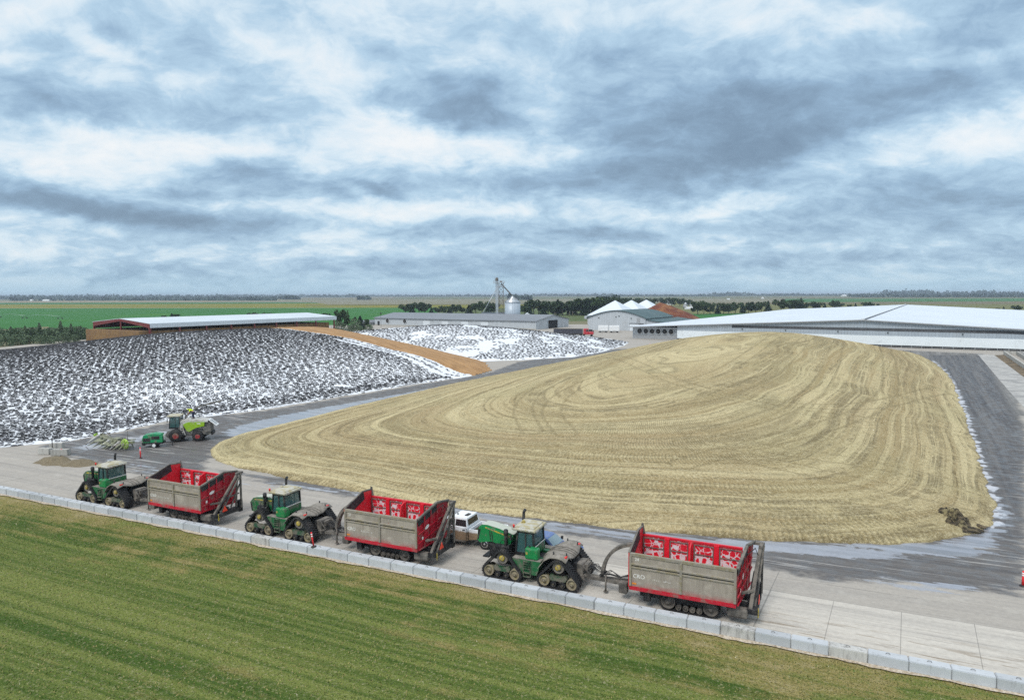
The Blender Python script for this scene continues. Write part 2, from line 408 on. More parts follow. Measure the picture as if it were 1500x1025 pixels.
# inside lining: red with the pale sheet showing between in a net of rubbed patches
def m_lining():
    m, n, b = newmat('rubbed_red_lining'); oc = n.obj()
    wv = n.add('VectorMath', _operation='ADD', i0=oc, i1=n.add('VectorMath', _operation='SCALE', i0=n.noisec(oc, 3.5, 3)).outputs[0])
    wv.inputs[1].links[0].from_node.inputs[3].default_value = .16
    vo = n.add('TexVoronoi', _feature='DISTANCE_TO_EDGE', Scale=2.7, Randomness=.75); n.put(vo.inputs['Vector'], wv.outputs[0])
    z = n.sep(oc)[2]
    th = n.ramp(z, 2.0, 3.15, .17, .02, False)
    lim = n.math('ADD', th, n.math('MULTIPLY', n.math('SUBTRACT', n.noise(oc, 1.7, 4), .5), .30))
    k = n.ramp(n.math('SUBTRACT', vo.outputs['Distance'], lim), -.015, .02, 1., 0.)
    c = n.mix(k, (.60, .012, .03), n.mix(n.noise(oc, 9, 4), (.45, .45, .48), (.78, .78, .80)))
    n.put(b.inputs['Base Color'], c); b.inputs['Roughness'].default_value = .5; return m
M['lining'] = m_lining()

# ---------------------------------------------------------------- directions
WA = R(-24.5)                                          # the block wall and the row of vehicles
WU = Vector((math.cos(WA), math.sin(WA), 0))           # along the wall, to the right
WN = Vector((-WU.y, WU.x, 0))                          # away from the camera
BA = R(-32.0)                                          # the buildings
BF = Vector((math.cos(BA), math.sin(BA), 0)); BB = Vector((-BF.y, BF.x, 0))
W0 = G(753, 871.5)                                     # foot of the wall's near face

# ---------------------------------------------------------------- ground numerics
def poly_w(px, z=0.0): return np.array([tuple(G(x, y, z))[:2] for x, y in px])
def sdist(P, poly, closed=True):
    """signed distance of points P (n,2) to a polygon: positive inside; unsigned for an open line"""
    n = len(poly); best = np.full(len(P), 1e9); ins = np.zeros(len(P), bool)
    for i in range(n if closed else n-1):
        a = poly[i]; b = poly[(i+1) % n]; e = b-a
        w_ = P-a; t = np.clip((w_@e)/(e@e+1e-12), 0, 1)
        best = np.minimum(best, np.hypot(w_[:, 0]-t*e[0], w_[:, 1]-t*e[1]))
        if closed:
            c = (a[1] > P[:, 1]) != (b[1] > P[:, 1])
            xx = a[0]+(P[:, 1]-a[1])/(b[1]-a[1]+1e-12)*e[0]
            ins ^= c & (P[:, 0] < xx)
    return np.where(ins, best, -best) if closed else best
def nsm(P, s, seed=0, octs=4):
    """smooth value noise on points (n,2), about -1..1"""
    out = np.zeros(len(P)); amp = 1.; tot = 0.
    for o in range(octs):
        q = P*s*2**o+seed*17.3+o*5.1; i = np.floor(q).astype(np.int64); f = q-i; f = f*f*(3-2*f)
        def h(a, b):
            x = np.sin(a*127.1+b*311.7+seed*74.7)*43758.5453; return (x-np.floor(x))*2-1
        a = i[:, 0]; b = i[:, 1]
        v = (h(a, b)*(1-f[:, 0])+h(a+1, b)*f[:, 0])*(1-f[:, 1])+(h(a, b+1)*(1-f[:, 0])+h(a+1, b+1)*f[:, 0])*f[:, 1]
        out += v*amp; tot += amp; amp *= .5
    return out/tot
def grid(x0, x1, y0, y1, res):
    xs = np.arange(x0, x1+res*.5, res); ys = np.arange(y0, y1+res*.5, res)
    X, Y = np.meshgrid(xs, ys); nx, ny = len(xs), len(ys)
    i = np.arange(nx*ny).reshape(ny, nx)
    F = np.stack([i[:-1, :-1], i[:-1, 1:], i[1:, 1:], i[1:, :-1]], -1).reshape(-1, 4)
    return np.stack([X.ravel(), Y.ravel()], 1), F
def compact(V, F, keep):
    F = F[keep]; u = np.unique(F); m = np.full(len(V), -1); m[u] = np.arange(len(u)); return u, m[F]

# ---------------------------------------------------------------- yard: one sheet; stains, wet ground and standing water follow outlines on the ground
WET = [[(50, 655), (160, 637), (330, 604), (350, 640), (308, 668), (290, 690), (215, 694), (120, 672)], [(120, 662), (240, 622), (330, 609), (400, 600), (500, 583), (600, 566), (690, 551), (720, 545), (760, 530), (905, 511), (935, 511), (800, 540), (650, 571), (500, 606), (400, 630), (350, 645), (230, 652), (200, 668)],
       [(330, 690), (440, 702), (560, 722), (700, 745), (900, 770), (1100, 785), (1350, 795), (1470, 740), (1500, 760), (1500, 868), (1400, 862), (1310, 851), (1220, 850), (1120, 828), (960, 802), (860, 786), (700, 760), (560, 738), (420, 712)],
       [(1360, 520), (1440, 520), (1480, 600), (1500, 640), (1500, 760), (1440, 770), (1400, 600), (1375, 545)]]
PUD = [[(322, 634), (350, 622), (430, 604), (560, 581), (700, 556), (830, 530), (925, 510), (935, 513), (800, 541), (650, 571), (520, 600), (420, 624), (345, 642)],
       [(620, 738), (760, 757), (900, 776), (1100, 790), (1350, 796), (1450, 772), (1462, 735), (1474, 735), (1484, 762), (1470, 785), (1450, 810), (1425, 816), (1300, 817), (1150, 811), (1000, 806), (840, 780), (700, 762), (640, 750)],
       [(1230, 846), (1300, 846), (1370, 852), (1450, 856), (1455, 866), (1390, 866), (1300, 857)],
       [(188, 680), (240, 688), (300, 694), (420, 706), (545, 723), (545, 729), (410, 713), (250, 697), (190, 688)],
       [(100, 655), (190, 640), (250, 628), (250, 634), (190, 650), (120, 662)],
       [(100, 664), (128, 665), (140, 672), (110, 671)], [(148, 671), (170, 670), (166, 677), (148, 676)],
       [(1385, 540), (1393, 556), (1413, 600), (1430, 650), (1446, 700), (1464, 745), (1472, 745), (1448, 700), (1432, 650), (1415, 600), (1395, 556)]]
ROADR = [(1300, 512), (1440, 518), (1500, 590), (1500, 790), (1440, 800), (1440, 700), (1400, 600), (1370, 540)]
yP, yF = grid(-190, 262, 27, 430, 1.0)
# finer near the camera
rel = (yP-np.array(W0[:2]))
tw = rel@np.array(WN[:2]); sw = rel@np.array(WU[:2])
cx = yP[yF].mean(1); keep = ((cx-np.array(W0[:2]))@np.array(WN[:2]) > -1.5)
ui, yF2 = compact(yP, yF, keep); yP = yP[ui]; tw = tw[ui]; sw = sw[ui]
wet = np.max([sdist(yP, poly_w(p)) for p in WET], 0)
pud = np.max([sdist(yP, poly_w(p)) for p in PUD], 0)
road = sdist(yP, poly_w(ROADR))
res = sdist(yP, poly_w([(1366, 528), (1387, 546), (1396, 560), (1410, 595), (1425, 640), (1440, 690), (1458, 735), (1464, 756), (1452, 774)]), False)
def m_yard():
    m, n, b = newmat('yard_concrete'); p = n.pos(); x, y, z = n.sep(p)
    wuv = n.uv('wall'); s_, t_, _ = n.sep(wuv)
    wt_, pd_, rd_ = n.attr('wet'), n.attr('pud'), n.attr('road')
    n1 = n.noise(p, .12, 6, .6); n2 = n.noise(p, .55, 6, .65); n3 = n.noise(p, 3.5, 5, .6)
    lane = n.noise(n.mapv(wuv, (.035, .9, 1)), 1.0, 6, .62)               # wear drawn out along the traffic
    lane2 = n.noise(n.mapv(wuv, (.05, 3.2, 1), (0, 0, R(3))), 1.0, 5, .7)
    lane_r = n.noise(n.mapr(p, R(-59.5), (.03, 1.1, 1), (2, 7, 0)), 1.0, 5, .68); rk0 = n.ramp(rd_, -1., 3.)
    lm = n.add('Mix', _data_type='FLOAT', i0=rk0); n.put(lm.inputs[2], lane2); n.put(lm.inputs[3], lane_r); lane2 = lm.outputs[0]
    lm = n.add('Mix', _data_type='FLOAT', i0=rk0); n.put(lm.inputs[2], lane); n.put(lm.inputs[3], lane_r); lane = lm.outputs[0]
    # newer pale apron beside the wall, older greyer slab beyond the long joint
    jt = n.math('ADD', 7.4, n.math('MULTIPLY', n.math('SUBTRACT', n1, .5), .25))
    ap = n.ramp(t_, 7.35, 7.45, 1., 0.)
    ap = n.math('MULTIPLY', ap, n.ramp(s_, -9., 4.))
    base = n.mix(ap, (.37, .34, .30), (.52, .485, .43))
    base = n.mix(n.ramp(lane, .35, .72), base, n.mix(.5, base, (.25, .235, .22)))
    base = n.mix(n.math('MULTIPLY', n.ramp(lane2, .52, .70), .55), base, (.20, .185, .17))
    base = n.mix(n.math('MULTIPLY', n.ramp(n2, .5, .75), .4), base, (.48, .455, .41))
    # smeared forage along one wheel path
    sm_ = n.math('MULTIPLY', n.ramp(n.noise(n.mapv(wuv, (.22, 2.2, 1), (0, 0, R(9)), (5, 3, 0)), 1.0, 6, .7), .535, .60), n.math('MULTIPLY', n.ramp(s_, 8, 17), n.ramp(t_, 6.5, 1.0)))
    base = n.mix(n.math('MULTIPLY', sm_, .8), base, (.17, .12, .07))
    # asphalt and worn ground to the right of the pile
    rk = n.ramp(n.math('ADD', rd_, n.math('MULTIPLY', n.math('SUBTRACT', n1, .5), 5.)), -.5, .8)
    asp = n.mix(n.ramp(n2, .35, .7), (.125, .122, .118), (.225, .218, .208)); asp = n.mix(n.math('MULTIPLY', n.ramp(n.noise(n.mapr(p, R(-59.5), (.012, .28, 1), (4, 2, 0)), 1.0, 5, .6), .44, .62), .6), asp, (.085, .083, .083))
    asp = n.mix(n.math('MULTIPLY', n.ramp(n.noise(n.mapr(p, R(-59.5), (.035, .9, 1)), 1.0, 6, .65), .42, .72), .40), asp, (.30, .295, .285))
    base = n.mix(rk, base, asp)
    # stained, wet ground
    edge = n.math('ADD', n.math('MULTIPLY', n.math('SUBTRACT', n2, .5), 3.6), n.math('MULTIPLY', n.math('SUBTRACT', lane, .5), 3.0))
    wk = n.ramp(n.math('ADD', wt_, edge), -.8, .5)
    stain = n.mix(n.ramp(lane2, .35, .65), (.055, .053, .058), (.125, .118, .115))
    stain = n.mix(n.math('MULTIPLY', n.ramp(n.noise(n.mapv(wuv, (.10, 1.5, 1), loc=(3, 8, 0)), 1.0, 5, .65), .57, .64), n.math('SUBTRACT', 1.0, rk0)), stain, (.29, .28, .27))
    c = n.mix(n.math('MULTIPLY', wk, .9), base, stain)
    wet_gloss = n.math('MULTIPLY', wk, n.ramp(n.noise(p, .9, 4), .42, .58))
    # standing seep water
    pk = n.ramp(n.math('ADD', pd_, n.math('ADD', n.math('MULTIPLY', n.math('SUBTRACT', n.noise(p, .8, 6, .65), .5), 2.2), n.math('MULTIPLY', n.math('SUBTRACT', n.noise(n.mapv(wuv, (.07, 1.0, 1), (0, 0, 0), (6, 1, 0)), 1.0, 5, .65), .56), 5.0))), -.15, .18)
    c = n.mix(n.math('MULTIPLY', pk, n.ramp(lane, .36, .60, .35, .9)), c, (.31, .315, .35))  # pale blue base paints the sky's reflection into the water colour
    # pale dried residue along the pile's right foot
    re_ = n.math('SUBTRACT', n.math('SUBTRACT', n.attr('res'), .10), n.math('MULTIPLY', n.math('SUBTRACT', n.noise(p, .45, 6, .7), .44), 3.0))
    c = n.mix(n.math('MULTIPLY', n.ramp(re_, .22, -.12), .85), c, n.mix(n.noise(p, 2.5, 4), (.42, .43, .47), (.66, .67, .71)))
    # slab joints every 3.66 m and the long joints
    def joint(v, per, off, wd):
        f = n.math('ABSOLUTE', n.math('SUBTRACT', n.math('FRACT', n.math('DIVIDE', n.math('ADD', v, off), per)), .5))
        return n.ramp(f, .5-wd/per, .5-wd/per*.4, 0., 1.)
    jw = n.math('ADD', s_, n.math('MULTIPLY', t_, -.10))
    jn = n.math('MULTIPLY', joint(jw, 3.66, .6, .03), n.ramp(t_, 7.4, 7.5, 1., 0.))
    jn = n.math('MAXIMUM', jn, n.math('MULTIPLY', joint(jw, 14.6, .6, .04), n.ramp(t_, 16., 18., 1., 0.)))
    jn = n.math('MAXIMUM', jn, n.ramp(n.math('ABSOLUTE', n.math('SUBTRACT', t_, 7.4)), .015, .04, 1., 0.))
    jn = n.math('MULTIPLY', jn, n.math('SUBTRACT', 1.0, wk))
    c = n.mix(n.math('MULTIPLY', jn, .5), c, (.09, .085, .08))
    c = n.mix(1.0, c, n.comb(*[n.ramp(n3, .2, .8, .86, 1.14, False)]*3), 'MULTIPLY')
    n.put(b.inputs['Base Color'], c)
    rg = n.math('MULTIPLY', n.ramp(wet_gloss, 0., 1., .85, .42), 1.0)
    film = n.ramp(n.noise(n.mapv(p, (.5, .5, .5)), 1.0, 5), .3, .7, .06, .30)
    mx = n.add('Mix', _data_type='FLOAT', i0=pk); n.put(mx.inputs[2], rg); n.put(mx.inputs[3], film)
    n.put(b.inputs['Roughness'], mx.outputs[0])
    sp = n.ramp(pk, 0., 1., .35, .85); n.put(b.inputs['Specular IOR Level'], sp)
    hb = n.math('MULTIPLY', n.math('ADD', n3, n.math('MULTIPLY', lane2, .5)), n.math('SUBTRACT', 1.0, n.math('MULTIPLY', pk, .93)))
    n.put(b.inputs['Normal'], n.bump(hb, .35, .04))
    return m
yd = np_mesh('yard', np.column_stack([yP, np.zeros(len(yP))]), yF2, m_yard(), smooth=True)
fattr(yd, 'res', np.clip(res, 0, 8)); fattr(yd, 'wet', np.clip(wet, -8, 8)); fattr(yd, 'pud', np.clip(pud, -8, 8)); fattr(yd, 'road', np.clip(road, -12, 12)); uvset(yd, 'wall', np.column_stack([sw, tw]))
tag(yd, None, None, kind='structure')

# ---------------------------------------------------------------- open country: one land sheet to the horizon, fields as sheets on it
def m_land():
    m, n, b = newmat('far_farmland'); p = n.pos()
    br = n.add('TexBrick', Scale=1.0, Mortar__Size=.0, Row__Height=420., Brick__Width=1300., Bias=0.0) if False else None
    vo = n.add('TexVoronoi', _distance='CHEBYCHEV', Scale=1.0, Randomness=.75); n.put(vo.inputs['Vector'], n.mapv(p, (1/1500., 1/620., 1), (0, 0, R(-4))))
    h = n.sep(vo.outputs['Color'])
    c = n.mix(h[0], (.125, .125, .062), (.20, .185, .115)); c = n.mix(n.ramp(h[1], .62, .66), c, (.085, .125, .045)); c = n.mix(n.ramp(h[2], .80, .84), c, (.22, .175, .12))
    c = n.mix(n.math('MULTIPLY', n.noise(n.mapv(p, (.002, .012, 1)), 1.0, 5, .6), .5), c, (.12, .115, .07))
    n.put(b.inputs['Base Color'], c); b.inputs['Roughness'].default_value = .95; b.inputs['Specular IOR Level'].default_value = .1; return m
lx = [-26000, -8000, -2000, -400, 400, 2000, 8000, 26000]; ly = [-300, 150, 500, 1500, 4000, 9000, 16000, 26000]
LV = [(x, y, -.40) for y in ly for x in lx]; LF = [(j*8+i, j*8+i+1, (j+1)*8+i+1, (j+1)*8+i) for j in range(7) for i in range(7)]
tag(mesh_obj('land', LV, LF, m_land()), None, None, kind='structure')
def m_field(name, c1, c2, rot, s=(.02, .5), var=None, fine_=2.5):
    m, n, b = newmat(name); p = n.pos()
    a = n.noise(n.mapv(p, (s[0], s[1], 1), (0, 0, rot)), 1.0, 5, .6); q = n.noise(p, .02, 5, .6); f_ = n.noise(p, fine_, 3)
    c = n.mix(n.ramp(n.math('ADD', n.math('MULTIPLY', a, .55), n.math('MULTIPLY', q, .45)), .35, .65), c1, c2)
    if var: c = n.mix(n.ramp(n.noise(n.mapv(p, loc=(5, 9, 1)), .012, 4), .55, .7), c, var)
    c = n.mix(1.0, c, n.comb(*[n.ramp(f_, .2, .8, .8, 1.2, False)]*3), 'MULTIPLY')
    n.put(b.inputs['Base Color'], c); b.inputs['Roughness'].default_value = .9; b.inputs['Specular IOR Level'].default_value = .12
    n.put(b.inputs['Normal'], n.bump(n.noise(p, 1.2, 3), .5, .3)); return m
F_green = m_field('soybean_green', (.032, .125, .028), (.042, .16, .036), R(20), var=(.05, .16, .02))
F_green2 = m_field('far_green_crop', (.035, .12, .035), (.05, .15, .04), R(0), (.004, .03))
F_yel = m_field('ripening_crop', (.15, .155, .018), (.21, .185, .03), R(0), (.004, .06), var=(.13, .16, .02))
F_tan = m_field('stubble', (.24, .19, .12), (.30, .24, .15), R(0), (.002, .03))
F_bro = m_field('brown_ripe_crop', (.13, .115, .07), (.17, .145, .085), R(0), (.002, .03))
F_gry = m_field('grey_brown_crop', (.175, .165, .115), (.215, .20, .135), R(0), (.001, .02))
F_olv = m_field('olive_crop', (.125, .13, .05), (.16, .16, .065), R(0), (.002, .03))
F_dk = m_field('dark_hedge_line', (.06, .055, .03), (.10, .09, .05), R(0), (.01, .01))
FZ = [-.38]
def field(name, mat, px):
    FZ[0] += .012
    z = FZ[0]
    pts = [tuple(G(x, y, z)) for x, y in px]
    return tag(mesh_obj(name, pts, [tuple(range(len(pts)))], mat), None, None, kind='structure')
# rows run from far to near
field('field', F_gry, [(-300, 444), (-300, 441.5), (700, 438.5), (1800, 436), (1800, 441), (700, 444)])
field('field', F_green2, [(1150, 444), (1150, 437.6), (1800, 436.2), (1800, 441), (1300, 442)])
field('field', F_bro, [(950, 450), (950, 443.5), (1800, 440), (1800, 446), (1250, 447)])
field('field', F_tan, [(-400, 443.8), (-400, 442.2), (300, 441.0), (330, 442.0)])
field('field', F_green2, [(-400, 447.5), (-400, 444.2), (420, 442.6), (520, 444.2)])
field('field', F_yel, [(-400, 451.6), (-400, 447.5), (600, 444.0), (1000, 441.0), (1010, 446), (860, 452), (500, 450.6)])
field('field', F_gry, [(480, 446), (440, 439.5), (980, 437.2), (980, 444.5), (760, 445.5)])
field('field', F_dk, [(448, 447.6), (448, 446.9), (1000, 443.9), (1000, 444.8)])
field('field', F_tan, [(-400, 452.6), (-400, 451.4), (60, 450.9), (520, 450.3), (520, 451.0), (60, 452.3)])
field('field', F_olv, [(860, 470), (860, 447), (1200, 445), (1800, 446), (1800, 470)])
field('field', F_green, [(-500, 505), (-500, 452.2), (640, 450.6), (640, 478), (120, 499)])
field('field', F_tan, [(38, 481.5), (44, 479.6), (70, 478.6), (76, 480.6), (60, 481.8)])
field('field', F_tan, [(-60, 487.5), (-60, 485.5), (30, 481.5), (30, 482.4)])
field('field', F_green, [(1010, 470), (1000, 460), (1300, 456), (1300, 470)])

# ---------------------------------------------------------------- lawn, gravel strip, block wall
def wl(s, t, z=0.0): return W0+WU*s+WN*t+Vector((0, 0, z))
def m_lawn():
    m, n, b = newmat('mown_grass'); p = n.pos(); q = n.uv('wall'); s_, t_, _ = n.sep(q)
    st = n.math('ADD', n.math('MULTIPLY', n.noise(n.mapv(q, (.012, .5, 1)), 1.0, 2, .5), .5), n.math('MULTIPLY', n.noise(n.mapv(q, (.02, 1.9, 1), loc=(9, 2, 0)), 1.0, 4, .65), .5)); st2 = n.noise(n.mapv(q, (.05, 1.6, 1), (0, 0, R(2)), (4, 1, 0)), 1.0, 4, .65)
    pt = n.noise(p, .11, 5, .6); pt2 = n.noise(n.mapv(p, loc=(31, 12, 0)), .35, 6, .65); f1 = n.noise(p, 5.5, 5, .7); f2 = n.noise(p, 14., 3, .6)
    g = n.mix(n.ramp(st, .40, .60), (.058, .106, .017), (.185, .215, .055))
    dry = n.math('ADD', n.math('MULTIPLY', pt, .55), n.math('MULTIPLY', n.math('SUBTRACT', pt2, .5), .55))
    dry = n.math('ADD', dry, n.math('MULTIPLY', n.math('SUBTRACT', st2, .5), .6))
    dry = n.math('ADD', dry, n.ramp(t_, -9, -1, -.06, .16, False))
    c = n.mix(n.ramp(dry, .27, .48), g, (.27, .225, .08))
    c = n.mix(n.ramp(dry, .42, .62), c, (.37, .305, .16))
    c = n.mix(n.math('MULTIPLY', n.ramp(f1, .52, .68), .7), c, (.37, .34, .20))
    c = n.mix(n.math('MULTIPLY', n.ramp(f2, .52, .34), .7), c, (.028, .045, .010))
    n.put(b.inputs['Base Color'], c); b.inputs['Roughness'].default_value = .9; b.inputs['Specular IOR Level'].default_value = .1
    n.put(b.inputs['Normal'], n.bump(n.math('ADD', f1, n.math('MULTIPLY', f2, .6)), .9, .12)); return m
M['lawn'] = m_lawn()
lv = []; lf = []; luv = []
ss = np.linspace(-70, 60, 66); ts = np.linspace(-42, -.10, 40)
for t in ts:
    for s in ss:
        lv.append(tuple(wl(s, t, .02+.05*math.sin(s*.21+t*.13)*min(1, -t/5)))); luv.append((s, t))
k = len(ss); lf = [(j*k+i, j*k+i+1, (j+1)*k+i+1, (j+1)*k+i) for j in range(len(ts)-1) for i in range(k-1)]
ln = np_mesh('lawn', lv, np.array(lf), M['lawn'], smooth=True); uvset(ln, 'wall', np.array(luv)); tag(ln, None, None, kind='structure')
gv = simple('pale_gravel', (.40, .32, .23), .9, var=.5, scale=9, dirt=(.62, .55, .46), dirt_amt=.4, dirt_scale=7, bump=.8)
ge = []; 
for i, s in enumerate(np.linspace(-70, 40, 221)): ge.append(tuple(wl(s, -.06-.14-.10*math.sin(s*1.3)*math.sin(s*.37)-.12*random.random(), .085)))
gt = [tuple(wl(s, .02, .085)) for s in np.linspace(-70, 40, 221)]
tag(mesh_obj('gravel_strip', ge+gt, [(i, i+1, 222+i, 221+i) for i in range(220)], gv), None, None, kind='structure')
# short grass blades over the near lawn: nobody could count them
nb = 150000
bs = rng.uniform(-50, 42, nb); bt = -.22-rng.uniform(0, 1, nb)**1.0*36
P0 = np.array([W0.x, W0.y])+np.outer(bs, WU[:2])+np.outer(bt, WN[:2])
vis = (P0[:, 1] > 22) & (np.abs(P0[:, 0])/np.maximum(P0[:, 1], 1) < .80)
P0 = P0[vis]; bs = bs[vis]; bt = bt[vis]; nb = len(P0)
bz = .02+.05*np.sin(bs*.21+bt*.13)*np.minimum(1, -bt/5)
an = rng.uniform(0, 2*PI, nb); hh = rng.uniform(.03, .085, nb); wd = rng.uniform(.012, .04, nb); le = rng.uniform(-.09, .09, (nb, 2))
dxy = np.column_stack([np.cos(an), np.sin(an)])*wd[:, None]
Vb = np.empty((nb, 3, 3)); Vb[:, 0, :2] = P0-dxy; Vb[:, 1, :2] = P0+dxy; Vb[:, 2, :2] = P0+le; Vb[:, :2, 2] = bz[:, None]; Vb[:, 2, 2] = bz+hh
def m_blade():
    m, n, b = newmat('grass_blade'); g = n.add('NewGeometry').outputs['Random Per Island']; p = n.pos()
    q = n.noise(p, .11, 5, .6)
    c = n.mix(n.ramp(n.math('ADD', g, n.math('MULTIPLY', n.math('SUBTRACT', q, .5), 2.2)), .35, .75), (.085, .135, .028), (.29, .25, .10))
    c = n.mix(n.ramp(g, .985, .992), c, (.46, .42, .29))
    n.put(b.inputs['Base Color'], c); b.inputs['Roughness'].default_value = .8; b.inputs['Specular IOR Level'].default_value = .15; return m
tag(np_mesh('grass', Vb.reshape(-1, 3), np.arange(nb*3).reshape(-1, 3), m_blade()), 'short mown grass with dry straw and clover heads in the lawn', 'grass', kind='stuff')

def m_block(name, tint, stain):
    m, n, b = newmat(name); oc = n.obj(); z = n.sep(oc)[2]
    rnd = n.add('ObjectInfo').outputs['Random']
    off = n.add('VectorMath', _operation='ADD', i0=oc, i1=n.comb(n.math('MULTIPLY', rnd, 50.), 0.0, 0.0)).outputs[0]
    c = n.mix(n.noise(off, 1.6, 6, .65), tuple(.82*q for q in tint), tuple(1.12*q for q in tint))
    c = n.mix(1.0, c, n.comb(*[n.ramp(rnd, 0, 1, .84, 1.1, False)]*3), 'MULTIPLY')
    run = n.ramp(n.noise(n.mapv(off, (3.5, 3.5, .7)), 1.0, 5, .65), .58-stain*.16, .70)
    c = n.mix(n.math('MULTIPLY', run, .3+stain*.55), c, (.17, .165, .155))
    c = n.mix(n.math('MULTIPLY', n.ramp(n.math('ADD', z, n.math('MULTIPLY', n.noise(off, 5, 4), .12)), .20, .08), .5), c, (.20, .17, .13))
    n.put(b.inputs['Base Color'], c); b.inputs['Roughness'].default_value = .85
    n.put(b.inputs['Normal'], n.bump(n.noise(off, 18, 4, .6), .25, .02)); return m
M['block'] = m_block('cast_concrete', (.46, .485, .51), .15); M['block_st'] = m_block('stained_concrete', (.47, .465, .445), 1.0)
M['block_old'] = m_block('old_concrete', (.42, .41, .38), .6)
def block_mesh(mat, L=1.83, wd=.61, h=.61):
    bm = bmesh.new(); bmesh.ops.create_cube(bm, size=1)
    for v in bm.verts: v.co = (v.co.x*(L-.025), v.co.y*wd, (v.co.z+.5)*h)
    bmesh.ops.bevel(bm, geom=bm.edges[:], offset=.035, segments=2, affect='EDGES')
    mb = MB(); mb.bm(bm); return mb
ORD = ['first', 'second', 'third', 'fourth', 'fifth', 'sixth', 'seventh', 'eighth', 'ninth', 'tenth', 'eleventh', 'twelfth', 'thirteenth', 'fourteenth', 'fifteenth', 'sixteenth', 'seventeenth', 'eighteenth', 'nineteenth', 'twentieth']
TENS = ['', '', 'twenty', 'thirty', 'forty', 'fifty', 'sixty', 'seventy', 'eighty', 'ninety']
def ordinal(i):
    if i < 20: return ORD[i]
    t, u = divmod(i+1, 10)
    return TENS[t][:-1]+'ieth' if u == 0 else TENS[t]+' '+ORD[u-1]
def hook_mesh():
    mb = MB(); mb.tube([(-.10, 0, -.02), (-.09, 0, .05), (-.04, 0, .085), (.04, 0, .085), (.09, 0, .05), (.10, 0, -.02)], .014, 6); return mb
# the joints of the photo's wall, walked outwards from one block seam at the right
p_seam = G(1393.2, 995.5); s_seam = (p_seam-W0).dot(WU)
proto = {}
idx = []
for k in range(-60, 10):
    s0 = s_seam+1.83*k
    c = wl(s0+.915, .305)
    v = c-Vector((0, 0, CH)); 
    px = PW/2+CF*v.dot(rgt)/v.dot(fwd)
    if -55 < px < 1545: idx.append((k, px))
seam1270 = None
NB = len(idx)
for j, (k, px) in enumerate(idx):
    s0 = s_seam+1.83*k
    kind = 'block_st' if abs(px-1240) < 31 or abs(px-1440) < 0 or abs(px-397) < 14 or abs(px-1062) < 20 else 'block'
    if kind not in proto:
        o = block_mesh(M[kind]).build('concrete_block', M[kind]); h = hook_mesh().build('lifting_loop', M['dirty_steel'], o); h.location = (0, 0, .60); proto[kind] = o; first = True
    else: o = copy_tree(proto[kind]); first = False
    o.location = wl(s0+.915+rng.normal(0, .003), .305+rng.normal(0, .005)); o.rotation_euler = (0, 0, WA+rng.normal(0, .002))
    if j <= NB//2: lab = 'concrete block of the lawn wall, %s from the left end' % ordinal(j)
    else: lab = 'concrete block of the lawn wall, %s from the right end' % ordinal(NB-1-j)
    if kind == 'block_st': lab = 'stained '+lab
    tag(o, lab, 'concrete block', 'concrete blocks of the low wall along the lawn')

# ---------------------------------------------------------------- mounds: thin-plate surfaces through heights read off the photo
class TPS:
    def __init__(s, pts, lam=.02):
        p = np.array(pts, float); s.c = p[:, :2]/100; z = p[:, 2]; n = len(p)
        K = s.k(s.c, s.c)+np.eye(n)*lam*.01; A = np.zeros((n+3, n+3)); A[:n, :n] = K; A[:n, n] = 1; A[:n, n+1:] = s.c; A[n, :n] = 1; A[n+1:, :n] = s.c.T
        s.w = np.linalg.solve(A, np.concatenate([z, np.zeros(3)]))
    def k(s, a, b):
        r2 = ((a[:, None]-b[None])**2).sum(-1); return .5*r2*np.log(r2+1e-12)
    def __call__(s, P):
        P = np.asarray(P, float)[:, :2]/100; n = len(s.c)
        return s.k(P, s.c)@s.w[:n]+s.w[n]+P@s.w[n+1:]
def gz(px, py, z): return tuple(G(px, py, z))
def smooth01(x): x = np.clip(x, 0, 1); return x*x*(3-2*x)
def densify(poly, step):
    out = []
    n = len(poly)
    for i in range(n):
        a = poly[i]; b = poly[(i+1) % n]; m = max(1, int(np.hypot(*(b-a))/step))
        out += [a+(b-a)*j/m for j in range(m)]
    return np.array(out)

# ---- the big open forage pile
PE = [(303, 660), (318, 648), (350, 637), (400, 625), (500, 600), (650, 565.5), (800, 535), (920, 512.5)]
PE2 = [(1370, 531.5), (1387, 546), (1396, 560), (1410, 595), (1425, 640), (1440, 690), (1458, 735), (1462, 752), (1452, 770), (1420, 783), (1360, 794), (1300, 797), (1200, 796), (1100, 790), (1000, 782), (900, 775), (800, 763), (700, 750), (600, 735), (500, 716), (420, 702), (350, 686), (315, 675)]
FOOT = np.concatenate([poly_w(PE), [(48, 247), (66, 257), (90, 250), (108, 236), (120, 221), (124, 206)], poly_w(PE2)])
ctl = [(x, y, 0) for x, y in densify(FOOT, 14)]
ctl += [tuple(D(*q)) for q in [(1110, 487.8, 200), (1150, 488.5, 203), (1195, 494, 207), (1240, 503, 210), (1290, 511, 212), (1068, 490.5, 205), (1030, 496, 212), (985, 503.5, 222)]]
ctl += [(78, 232, 3.6), (66, 240, 2.4), (96, 228, 2.6), (20, 80, 3.3), (35, 110, 5.6), (50, 145, 7.2), (64, 172, 7.9), (0, 110, 3.2), (48, 108, 4.6), (-5, 85, 2.0), (-20, 84, 1.1), (34, 72, 2.4), (46, 84, 2.3), (15, 64, 1.4), (62, 125, 4.9), (20, 140, 4.8), (34, 170, 4.8), (82, 150, 4.4), (92, 190, 5.4), (105, 190, 3.2), (50, 205, 5.0)]
tpsP = TPS(ctl)
gP, gF = grid(-42, 130, 44, 264, .38)
sd_ = sdist(gP, FOOT)
wob = nsm(gP, .35, 3)*.55
keep = (sd_[gF].min(1) > -.9)
ui, gF = compact(gP, gF, keep); gP = gP[ui]; sd_ = sd_[ui]+wob[ui]
